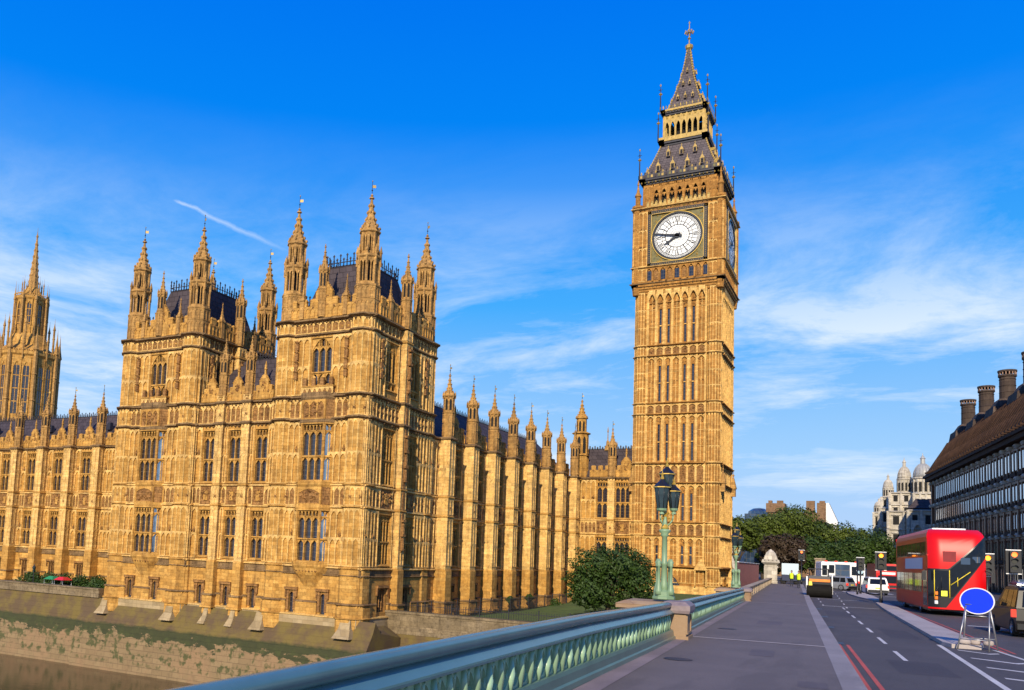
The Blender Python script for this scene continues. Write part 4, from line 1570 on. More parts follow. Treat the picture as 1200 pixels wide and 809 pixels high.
    # lower cresting round the eaves
    for X, Y, dg, L in ((x0 + 1.8, y0 + 2.0, 0, LX - 3.6), (x1 - 2.0, y0 + 1.8, 90, LY - 3.6)):
        put('cresting', crest_mesh(L, 25.4, 3.0), o, (X, Y, 0), dg)


FIN2 = finial_mesh(25.2, 29.8, 0.26)
PX = [(-85.1, -72.2), (-60.4, -47.9)]
for a, b in PX:
    pavilion_tower(a, b, 76.4, 91.4)
    oriel((a + b) / 2 - 0.1, 76.4)

# recessed centre of the pavilion, three bays
mx0, mx1, my = -72.2, -60.4, 77.0
Lm = mx1 - mx0
m = MB()
bay = Lm / 3
wins = [(bay * (k + 0.5) + 0.05, 1.75, 2) for k in range(3)]
facade(m, Lm, wins, [(bay, 1.05), (2 * bay, 1.05)], -8.9, [(bay * (k + 0.5), 0.62, -7.15, -4.9) for k in range(3)])
pput('wall', m.mesh('wall', PM), mx0, my)
MIDB = buttress_mesh(1.05, 0.6, -8.9, 17.2, (Z5, Z4, Z3, Z2))
for k in (1, 2):
    pput('buttress', MIDB, mx0 + bay * k, my)
    pput('pinnacle', slim_mesh(17.0, 24.2, 0.5), mx0 + bay * k, my - 0.25)
for k in range(3):
    X = mx0 + bay * (k + 0.5)
    add_window(X + 0.05, my, 0, (1.75, -1.75, 3.75, 2, (0.75,), False))
    add_window(X + 0.05, my, 0, (1.75, 6.95, 13.1, 2, (9.65,), False))
    add_small(X, my, 0, 'slit')
    pput('parapet', parapet_mesh(bay - 1.1, Z2 + 0.42, 1.7, gable=((bay - 1.1) / 2, 1.3, 1.2)), mx0 + bay * k + 0.55, my - 0.1)
m = MB()
m.face([(mx0, -78.5, 17.0), (mx1, -78.5, 17.0), (mx1, -84, 23.2), (mx0, -84, 23.2)])
m.face([(mx0, -84, 23.2), (mx1, -84, 23.2), (mx1, -90, 17.0), (mx0, -90, 17.0)])
ro = put('roof', m.mesh('roof', [SLATE]), palace, tuple(-palace.location))
put('cresting', crest_mesh(Lm, 23.2, 1.0), ro, (mx0, 84, 0))
m = MB()
facade(m, Lm, [], [], -8.9)
pput('wall', m.mesh('wall', PM), mx1, 91.0, 0, 180)

# white weathered feet of the turrets and buttresses on the sloping ledge
for x, wd in ((-84.3, 1.5), (-73.4, 1.6), (-68.25, 0.9), (-64.3, 0.9), (-60.1, 1.5), (-48.9, 1.9)):
    y = 76.2 if wd > 1 else 76.7
    wd *= 0.62
    ft = MB()
    ft.taper(x - wd * 0.9, x + wd * 0.9, -y - 0.3, -y + 1.5, -9.25, -8.3, wd * 0.3, 0, 0.7, 0)
    ft.taper(x - wd * 0.58, x + wd * 0.58, -y - 0.3, -y + 0.85, -8.3, -7.38, wd * 0.08, 0, 0.3, 0)
    put('footing', ft.mesh('footing', [PALE]), palace, tuple(-palace.location))


def gothic_range(ox, oy, deg, n, bay, pitch_first, key_w, lights, zbase, L, roof, ends=(0, 0), door=True, pins=True, tip=22.2, brp=1.5, brw=1.5, wgroup=None, off=0.0):
    """a long two-storey wall with deep buttresses and a pinnacle on each"""
    m = MB()
    bc = [pitch_first + k * bay for k in range(n)]
    wins = [(b + bay / 2 + off, key_w, lights) for b in bc[:-1]] + [(bc[0] - bay / 2 + off, key_w, lights)]
    wins = [q for q in wins if 0.3 + q[1] / 2 < q[0] < L - 0.3 - q[1] / 2]
    facade(m, L, wins, [(b, brw) for b in bc], zbase, [(q[0], 1.7, -6.7, -4.2) for q in wins], band=False, plinth=True, top=Z3)
    pput('wall', m.mesh('wall', PM), ox, oy, 0, deg)
    bm = buttress_mesh(brw, brp, zbase, Z3 + 0.4, (Z5, Z4, Z3))
    pin = slim_mesh(Z3 + 0.4, tip, 0.62)
    for b in bc:
        X, Y = on(ox, oy, deg, b)
        pput('buttress', bm, X, Y, 0, deg)
        if pins:
            X, Y = on(ox, oy, deg, b, brp - 0.72)
            po = pput('pinnacle', pin, X, Y)
            put('vane', VANE2, po, (0, 0, tip - 0.1), random.uniform(-40, 40))
    pm = parapet_mesh(bay - brw, Z3 + 0.38, 2.0, gable=((bay - brw) / 2, 1.5, 1.1))
    for q in wins:
        X, Y = on(ox, oy, deg, q[0])
        add_window(X, Y, deg, (key_w, -1.75, 3.75, lights, (0.75,), False))
        add_window(X, Y, deg, (key_w, 6.95, 13.1, lights, (9.65,), False))
        add_small(X, Y, deg, 'wide')
    for b in [bc[0] - bay] + bc:
        u = b + brw / 2
        if u > -0.5 and u + bay - brw < L + 0.6:
            X, Y = on(ox, oy, deg, u, 0.1)
            pput('parapet', pm, X, Y, 0, deg)
    if roof:
        r = MB()
        d0, d1, zrd = roof
        r.face([(0, -0.9, Z3 + 0.6), (L, -0.9, Z3 + 0.6), (L, -d0, zrd), (0, -d0, zrd)])
        r.face([(0, -d0, zrd), (L, -d0, zrd), (L, -d1, Z3 + 0.6), (0, -d1, Z3 + 0.6)])
        r.face([(0, -0.9, Z3 + 0.6), (0, -d0, zrd), (0, -d1, Z3 + 0.6)])
        r.face([(L, -0.9, Z3 + 0.6), (L, -d0, zrd), (L, -d1, Z3 + 0.6)])
        o = pput('roof', r.mesh('roof', [SLATE]), ox, oy, 0, deg)
        put('cresting', crest_mesh(L, zrd, 0.6), o, (0, d0, 0))
        for k in range(int(L / 14)):
            u = 7 + k * 14
            vm = MB()
            vm.taper(u - 0.5, u + 0.5, -d0 * 0.55 - 0.4, -d0 * 0.55 + 0.5, Z3 + 3.4, Z3 + 4.6, 0.2, 0.2, 0.2)
            put('roof_vent', vm.mesh('roof_vent', [IRON]), o)


# north range from the pavilion to the clock tower (faces the bridge)
gothic_range(-48.1, 91.4, 90, 8, 7.0, 2.9, 3.9, 4, -7.9, 54.5, (7.2, 14.4, 20.3))
# river range running away to the left
gothic_range(-185.1, 91.9, 0, 16, 6.45, -16.5 + 0.3, 2.75, 3, -7.6, 100.0, (6.5, 13, 20.0), tip=22.4, brw=1.45, brp=1.3, off=-0.2) if False else \
    gothic_range(-185.1, 91.9, 0, 13, 6.45, 2.35, 2.75, 3, -7.6, 100.0, (6.5, 13, 20.0), tip=22.4, brw=1.45, brp=1.3, off=0.1)
# block joining the north range to the clock tower (faces the river)
m = MB()
Lc = 9.6
wc = [(3.7, 1.9, 2), (7.2, 2.5, 3)]
facade(m, Lc, wc, [(5.35, 1.1)], -7.9, [], band=False, top=Z3)
pput('wall', m.mesh('wall', PM), -46.6, 145.2)
for u, q, n in wc:
    add_window(-46.6 + u, 145.2, 0, (q, -1.75, 3.75, n, (0.75,), False))
    add_window(-46.6 + u, 145.2, 0, (q, 6.95, 13.1, n, (9.65,), False))
pput('buttress', buttress_mesh(1.1, 0.6, -7.9, Z3 + 0.4, (Z5, Z4, Z3)), -46.6 + 5.35, 145.2)
po = pput('pinnacle', slim_mesh(Z3 + 0.4, 22.6, 0.62), -46.6 + 5.35, 145.0)
put('vane', VANE2, po, (0, 0, 22.5), 30)
pput('parapet', parapet_mesh(3.6, Z3 + 0.38, 2.0), -45.1, 145.1)
pput('parapet', parapet_mesh(3.4, Z3 + 0.38, 2.0, gable=(1.7, 1.7, 1.4)), -40.6, 145.1)
r = MB()
r.face([(-48, -146, 14.2), (-36.5, -146, 14.2), (-36.5, -149.5, 19.4), (-48, -149.5, 19.4)])
r.face([(-48, -149.5, 19.4), (-36.5, -149.5, 19.4), (-36.5, -153, 14.2), (-48, -153, 14.2)])
ro = put('roof', r.mesh('roof', [SLATE]), palace, tuple(-palace.location))
put('cresting', crest_mesh(11, 19.4, 0.5), ro, (-47.5, 149.5, 0))
for x in (-43.4, -38.6):
    fm = MB()
    fm.ring(0, 0, [(0.55, 19.2), (0.5, 19.9), (0.3, 20.1), (0.26, 20.8), (0.1, 21.0), (0.06, 22.4), (0.14, 22.5), (0.03, 23.4)], 6)
    put('roof_finial', fm.mesh('roof_finial', [SPIREST]), ro, (x, 149.5, 0))
# octagonal stair turret in the angle
q = MB()
R8 = 1.0824
r = 1.15
q.ring(0, 0, [(r * R8, -7.9), (r * R8, 21.8)], 8)
for z, h, p in ((-2.25, 0.28, 0.24), (Z5, 0.28, 0.22), (Z4, 0.3, 0.25), (Z3, 0.4, 0.35), (17.8, 0.3, 0.25), (21.6, 0.5, 0.35)):
    q.ring(0, 0, [(r * R8, z), ((r + p) * R8, z + h * 0.4), ((r + p) * R8, z + h * 0.65), (r * R8, z + h)], 8)
for z0, z1, t in ((-1.9, Z5, 2), (Z5 + .28, Z4, 1), (Z4 + .3, Z3, 2), (14.2, 17.7, 2)):
    octo_faces(q, r, z0, z1, 2, t)
octo_faces(q, r, 18.2, 21.5, 1, 1, slot=1)
q.ring(0, 0, [(0.85, 22.0), (0.85, 24.4), (1.1, 24.5), (1.1, 24.7), (0.8, 24.8)], 8)
octo_faces(q, 0.78, 22.1, 24.3, 1, 1, slot=1)
spirelet(q, 24.6, 28.0, 0.9)
to = pput('turret', q.mesh('turret', [STONE, DARKV]), -47.2, 146.3)
put('vane', VANE2, to, (0, 0, 27.9), 10)

# ================================================================== FAR OCTAGONAL TOWER
ct = thing('spire_tower', 'tall octagonal gothic tower with a stone spire rising behind the palace roofs', 'tower', (-203.5, 162, -7))
CS = 162 / 150.0


def ctp(name, mb, mats):
    return put(name, mb.mesh(name, mats), ct)


def oct_wall(m, r, z0, z1, slot, nwin=2, m2=1):
    c0 = m.T
    sd = 0.828 * r
    for k in range(8):
        a = 45 * k
        cx, cy = on(0, 0, a, -sd / 2, 0)
        m.T = (cx + math.sin(R_(a)) * r, cy - math.cos(R_(a)) * r, math.cos(R_(a)), math.sin(R_(a)))
        wd = sd / (nwin + 0.9)
        for q in range(nwin):
            uc = sd / 2 + (q - (nwin - 1) / 2) * wd * 1.1
            if slot:
                m.box(uc - wd * 0.32, uc + wd * 0.32, -0.03, 0.02, z0 + (z1 - z0) * 0.12, z1 - (z1 - z0) * 0.14, m2)
                m.box(uc - 0.1, uc + 0.1, 0, 0.15, z0, z1 - 1, 0)
                for f in (0.3, 0.5, 0.7):
                    m.box(uc - wd * 0.32, uc + wd * 0.32, 0, 0.12, z0 + (z1 - z0) * f, z0 + (z1 - z0) * f + 0.25, 0)
            m.arch(uc - wd * 0.4, uc + wd * 0.4, z1 - (z1 - z0) * 0.2, z1 - (z1 - z0) * 0.08, z1 - 0.1, 0, 0.3, 0, 4)
            m.box(uc - wd * 0.5, uc - wd * 0.36, 0, 0.4, z0, z1, 0)
            m.box(uc + wd * 0.36, uc + wd * 0.5, 0, 0.4, z0, z1, 0)
        m.T = c0


ZO = 7.0
m = MB()
m.rib = 5
m.ring(0, 0, [(13.2, -7), (13.2, 50)], 8)
oct_wall(m, 12.2, 31, 49.5, True)
m.ring(0, 0, [(13.2, 49.8), (14.0, 50.3), (14.0, 51.1), (12.8, 51.5), (9.0, 53.5)], 8)
m.ring(0, 0, [(9.4, 52), (8.2, 55.5), (7.0, 57)], 8)
for k in range(8):
    m.T = (math.sin(R_(45 * k)) * 12.2, -math.cos(R_(45 * k)) * 12.2, math.cos(R_(45 * k)), math.sin(R_(45 * k)))
    m.lumps(-5, 5, 51.4, 1.0, 0.4, 0.4, 0.4, 0)
    m.lumps(-5, 5, 30.0, 0.8, 0.35, 0.1, 0.4, 2)
m.frame()
m.ring(0, 0, [(6.3, 55), (6.0, 68)], 8)
oct_wall(m, 5.7, 57, 67.2, True, 1)
m.ring(0, 0, [(6.3, 67.2), (6.7, 67.6), (6.7, 68.2), (4.6, 69), (2.7, 71.2)], 8)
for k in range(8):
    m.T = (math.sin(R_(45 * k)) * 6.6, -math.cos(R_(45 * k)) * 6.6, math.cos(R_(45 * k)), math.sin(R_(45 * k)))
    m.lumps(-2.6, 2.6, 68.6, 0.8, 0.35, 0.2, 0.4, 0)
m.frame()
o = ctp('lower_stage', m, [STONE, LEADED, DARKST])
o.location.z = ZO
for k in range(8):
    t = PI / 8 + k * PI / 4
    for rr, z0, z1, r0, da in ((13.4, 28, 58.0, 0.95, 0), (7.0, 50, 71.5, 0.5, 0), (10.2, 50, 62, 0.5, PI / 8), (4.4, 67, 73.5, 0.28, PI / 8), (12.9, 49, 56, 0.4, PI / 8)):
        q = MB()
        q.ring(0, 0, [(r0, z0), (r0 * 0.95, z0 + (z1 - z0) * 0.78), (r0 * 1.4, z0 + (z1 - z0) * 0.79), (r0 * 1.1, z0 + (z1 - z0) * 0.82), (r0 * 0.6, z0 + (z1 - z0) * 0.88), (r0 * 0.2, z0 + (z1 - z0) * 0.96), (0.03, z1 + 1)], 6)
        for f in (0.3, 0.55):
            q.ring(0, 0, [(r0, z0 + (z1 - z0) * f), (r0 * 1.3, z0 + (z1 - z0) * f + 0.2), (r0, z0 + (z1 - z0) * f + 0.5)], 6)
        ob = ctp('pinnacle', q, [SPIREST])
        ob.location = (rr * math.cos(t + da), rr * math.sin(t + da), ZO)
m = MB()
m.ring(0, 0, [(2.6, 70.0), (2.2, 72.0), (1.5, 77), (0.9, 81.5), (0.22, 87)], 8)
for i in range(8):
    z = 71 + i * 1.9
    rr = max(0.2, 2.35 - (z - 70.5) * 0.135)
    for k in range(8):
        t = PI / 8 + k * PI / 4
        m.ring(rr * math.cos(t), rr * math.sin(t), [(0.1, z - 0.3), (0.32, z), (0.1, z + 0.5)], 4)
m.ring(0, 0, [(0.3, 86.3), (0.6, 86.8), (0.2, 87.5), (0.08, 88.6), (0.02, 89.6)], 6)
o = ctp('spire', m, [SPIREST])
o.location.z = ZO
ct.location = (-216.5, 159, -7)
ct.scale = (0.66, 0.66, 1)

# ================================================================== CLOCK TOWER
CX0, CX1, CY0 = -37.3, -23.7, 143.0
CW = CX1 - CX0
CCX, CCY = (CX0 + CX1) / 2, CY0 + CW / 2
clk = thing('clock_tower', 'tall honey stone clock tower with white dial, gilded belfry and steep dark spire', 'clock tower', (CCX, CCY, -5))
HW = CW / 2


def cput(name, mb, mats, ang=0, parent=None, loc=None):
    o = put(name, mb.mesh(name, mats) if isinstance(mb, MB) else mb, parent or clk, loc or (0, 0, 5), ang)
    return o


KM = [STONE2, CARVED, DARKST, LEADED, GILTST, RIB2]
tiers = [(-5.5, -0.7, 'base'), (-0.4, 4.2, 'slit'), (4.45, 6.35, 'band'), (6.6, 12.7, 'slit'), (13.05, 15.9, 'band'), (16.3, 24.1, 'slit'), (24.4, 25.9, 'band'), (26.2, 33.9, 'slit'), (34.2, 35.6, 'band'), (35.95, 45.0, 'top')]
m = MB()
TW = 2.15                                  # corner turret width
SW = (CW - 2 * TW) / 7


def tower_face(m):
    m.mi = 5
    """one side of the shaft, u from -HW to HW, wall plane at d = 0 is HW from the axis"""
    for z0, z1, kind in tiers:
        ops = []
        if kind in ('slit', 'top'):
            for k in (1, 2, 4, 5):
                uc = -HW + TW + (k + 0.5) * SW
                ops.append((uc - 0.19, uc + 0.19, z0 + 0.25, z1 - (1.5 if kind == 'slit' else 3.0)))
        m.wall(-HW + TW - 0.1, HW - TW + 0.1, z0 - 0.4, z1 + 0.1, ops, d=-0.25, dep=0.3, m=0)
        for u0, u1, a, b in ops:
            m.face([(u0, -0.5, a), (u1, -0.5, a), (u1, -0.5, b), (u0, -0.5, b)], 3)
            zm = a + (b - a) * 0.5
            m.box(u0, u1, -0.45, -0.28, zm, zm + 0.16)
        if kind in ('slit', 'top'):
            for k in range(8):
                u = -HW + TW + k * SW
                m.box(u - 0.16, u + 0.16, -0.3, 0.06, z0, z1 + 0.1)
                m.box(u - 0.05, u + 0.05, 0.04, 0.14, z0, z1 + 0.1)
            for k in range(7):
                a, b = -HW + TW + k * SW + 0.16, -HW + TW + (k + 1) * SW - 0.16
                uc = (a + b) / 2
                if kind == 'slit':
                    m.arch(a, b, z1 - 0.75, z1 - 0.25, z1 + 0.1, -0.25, 0.0, seg=3)
                    m.relief(a, b, z1 - 1.5, z1 - 0.5, -0.25, 5, 0.14, 1)
                else:
                    m.arch(a, b, z1 - 1.5, z1 - 0.5, z1 + 0.2, -0.25, 0.3, seg=4)
                    m.box(a, b, -0.26, 0.0, z1 - 2.0, z1 - 1.9, 0)
                    m.relief(a, b, z1 - 3.0, z1 - 1.3, -0.22, 9, 0.17, 1)
                if k not in (1, 2, 4, 5):
                    m.box(uc - 0.05, uc + 0.05, -0.26, -0.12, z0, z1 - 0.6)
                    zq = z0 + (z1 - z0) * 0.45
                    m.relief(a, b, zq - 0.3, zq + 0.3, -0.25, 5, 0.14, 1)
                else:
                    for sg in (a + 0.06, b - 0.06):
                        m.box(sg - 0.05, sg + 0.05, -0.26, -0.1, z0, z1 - 0.6)
                for f in (0.33, 0.66):
                    m.box(a, b, -0.26, -0.17, z0 + (z1 - z0) * f, z0 + (z1 - z0) * f + 0.08) if k not in (1, 2, 4, 5) else None
        elif kind == 'band':
            m.box(-HW + TW, HW - TW, -0.26, -0.2, z0, z1, 1)
            for k in range(8):
                u = -HW + TW + k * SW
                m.box(u - 0.16, u + 0.16, -0.3, 0.04, z0 - 0.1, z1 + 0.1)
            for k in range(7):
                a, b = -HW + TW + k * SW + 0.16, -HW + TW + (k + 1) * SW - 0.16
                m.arch(a, b, z1 - 0.45, z1 - 0.15, z1 + 0.1, -0.2, -0.02, seg=2)
                m.relief(a, b, z0 + 0.1, z1 - 0.4, -0.2, 5 if z1 - z0 < 2 else 9, 0.17, 1)
        else:
            m.panels(-HW + TW, HW - TW, -3.2, -0.9, 14, d=-0.25, pr=0.12)
            m.box(-HW, HW, -0.3, 0.1, -6, -3.6)
            m.arch(-1.0, 1.0, -3.4, -2.2, -2.0, -0.3, 0.15, 0, 4)
            m.box(-1.0, 1.0, -0.3, -0.2, -5.5, -2.3, 3)
            # canopied niche
            m.box(3.4, 3.6, 0, 0.5, -3.6, -1.0)
            m.box(5.1, 5.3, 0, 0.5, -3.6, -1.0)
            m.taper(3.3, 5.4, -0.1, 0.6, -1.0, 0.8, 0.95, 0, 0.3)
    for z, h, p, lm in ((-0.75, 0.4, 0.45, 0), (4.2, 0.28, 0.3, 0), (6.35, 0.28, 0.3, 0), (12.75, 0.32, 0.4, 1), (15.95, 0.36, 0.45, 1), (24.1, 0.32, 0.4, 1), (25.95, 0.3, 0.35, 0), (33.9, 0.32, 0.4, 1), (35.65, 0.32, 0.4, 1)):
        m.string(-HW + TW, HW - TW, z, h, p, 0.0, 0, ends=False)
        if lm:
            m.lumps(-HW + TW, HW - TW, z - 0.06, 0.7, 0.14, 0.05, 0.26, 2)


for a in (0, 90, 180, 270):
    m.T = (math.sin(R_(a)) * HW, -math.cos(R_(a)) * HW, math.cos(R_(a)), math.sin(R_(a)))
    tower_face(m)
cput('shaft', m, KM)
# corner turrets of the shaft
q = MB()
q.rib = 5
q.mi = 5
r = 1.12
q.ring(0, 0, [(r * R8, -6), (r * R8, 45.2)], 8, m=0)
for z0, z1, kind in tiers:
    t = 1 if kind in ('band',) else (2 if z1 - z0 < 7 else 3)
    octo_faces(q, r, max(z0, -5), z1, 2, t, pr=0.07)
for z, h, p, lm in ((-3.6, 0.3, 0.3, 0), (-0.75, 0.4, 0.38, 0), (4.2, 0.28, 0.25, 0), (6.35, 0.28, 0.25, 0), (12.75, 0.32, 0.33, 1), (15.95, 0.36, 0.36, 1), (24.1, 0.32, 0.33, 1), (25.95, 0.3, 0.3, 0), (33.9, 0.32, 0.33, 1), (35.65, 0.32, 0.33, 1)):
    q.ring(0, 0, [(r * R8, z), ((r + p * 0.6) * R8, z + h * 0.2), ((r + p) * R8, z + h * 0.45), ((r + p) * R8, z + h * 0.65), (r * R8, z + h)], 8)
    if lm:
        for k in range(8):
            a = 45 * k
            c0 = q.T
            q.T = (math.sin(R_(a)) * r, -math.cos(R_(a)) * r, math.cos(R_(a)), math.sin(R_(a)))
            q.lumps(-0.45, 0.45, z - 0.05, 0.45, 0.13, 0.06, 0.22, 2)
            q.T = c0
cm_ = q.mesh('corner_turret', KM)
for sx_ in (-1, 1):
    for sy in (-1, 1):
        cput('corner_turret', cm_, None, loc=(sx_ * (HW - 1.03), sy * (HW - 1.03), 5))
# statue canopies on the corners at the old parapet level (z about 13-16)
for sx_ in (-1, 1):
    for sy in (-1, 1):
        q = MB()
        q.box(-0.35, 0.35, -0.35, 0.35, 11.6, 12.9)
        q.taper(-0.5, 0.5, -0.5, 0.5, 12.9, 15.0, 0.45, 0.45, 0.45)
        q.ring(0, 0, [(0.06, 15), (0.18, 15.2), (0.05, 15.4), (0.02, 16)], 6)
        cput('pinnacle', q, [SPIREST], loc=(sx_ * (HW + 0.45), sy * (HW - 1.5) - (0.0), 5))

# clock stage
ZS0, ZS1 = 45.0, 59.3
HS = HW + 0.42
m = MB()
m.rib = 5
for a in (0, 90, 180, 270):
    m.T = (math.sin(R_(a)) * HW, -math.cos(R_(a)) * HW, math.cos(R_(a)), math.sin(R_(a)))
    # corbelling out from the shaft
    for k, (z, p) in enumerate(((44.7, 0.12), (45.1, 0.26), (45.5, 0.44), (45.9, 0.62))):
        m.box(-HW - p, HW + p, -0.5, p, z, z + 0.42)
    m.string(-HW - 0.42, HW + 0.42, 46.2, 0.42, 0.5, 0.3, 2)
    m.lumps(-HW, HW, 45.9, 0.62, 0.2, 0.5, 0.25, 2)
    D = 0.42
    # arcade under the dial
    m.box(-HS + 0.05, HS - 0.05, -1.0, D - 0.25, 46.4, 59.35)
    nA = 9
    wA = (CW - 3.4) / nA
    for k in range(nA + 1):
        u = -(CW - 3.4) / 2 + k * wA
        m.box(u - 0.13, u + 0.13, D - 0.3, D + 0.08, 46.7, 49.2)
    for k in range(nA):
        u = -(CW - 3.4) / 2 + k * wA
        m.arch(u + 0.13, u + wA - 0.13, 48.3, 48.95, 49.2, D - 0.25, D + 0.04, seg=4)
        m.box(u + 0.2, u + wA - 0.2, D - 0.26, D - 0.2, 47.0, 48.6, 3 if k % 2 == 0 else 1)
    m.string(-HS, HS, 49.1, 0.3, 0.35, D, 0)
    # piers left and right of the dial with blind panels
    for sg in (-1, 1):
        a0, a1 = (sg * (HS - 0.02), sg * 4.85)
        a0, a1 = min(a0, a1), max(a0, a1)
        m.box(a0, a1, -0.5, D, 46.6, 59.4)
        m.panels(a0 + 0.1, a1 - 0.1, 49.4, 58.9, 3, d=D, pr=0.09, rib=0.12, tiers=3, head=0.5)
        m.panels(a0 + 0.1, a1 - 0.1, 46.8, 49.0, 3, d=D, pr=0.08, rib=0.12, head=0.4)
        for z in (52.2, 55.4):
            m.relief(a0 + 0.2, a1 - 0.2, z, z + 0.9, D + 0.02, 12, 0.17, 1)
    # cornice with cresting above the dial
    m.box(-4.9, 4.9, D - 0.3, D + 0.1, 58.75, 59.4, 1)
    m.relief(-4.8, 4.8, 58.8, 59.35, D + 0.1, 34, 0.16, 4)
    m.string(-HS, HS, 59.3, 0.4, 0.45, D, 0)
    m.lumps(-HS, HS, 59.2, 0.7, 0.17, D + 0.05, 0.3, 2)
    for k in range(15):
        u = -4.9 + k * 0.7
        m.box(u - 0.2, u + 0.2, D, D + 0.18, 59.7, 60.3, 4)
        m.pyr(u, D + 0.1, 60.4, 0.24, 0.3, 0.12, 4)
cput('clock_stage', m, KM)
# corner shafts of the clock stage with small pinnacles
q = MB()
q.ring(0, 0, [(0.6, 44.6), (0.72, 45.8), (0.72, 59.6), (0.95, 59.8), (0.95, 60.2), (0.5, 60.3)], 8)
octo_faces(q, 0.67, 46.4, 59.2, 1, 4, pr=0.06)
q.ring(0, 0, [(0.42, 60.2), (0.42, 61.8), (0.6, 62.0), (0.28, 62.7), (0.1, 63.9), (0.2, 64.1), (0.03, 64.9)], 8)
cs_ = q.mesh('corner_shaft', KM)
for sx_ in (-1, 1):
    for sy in (-1, 1):
        cput('corner_shaft', cs_, None, loc=(sx_ * (HS - 0.5), sy * (HS - 0.5), 5))


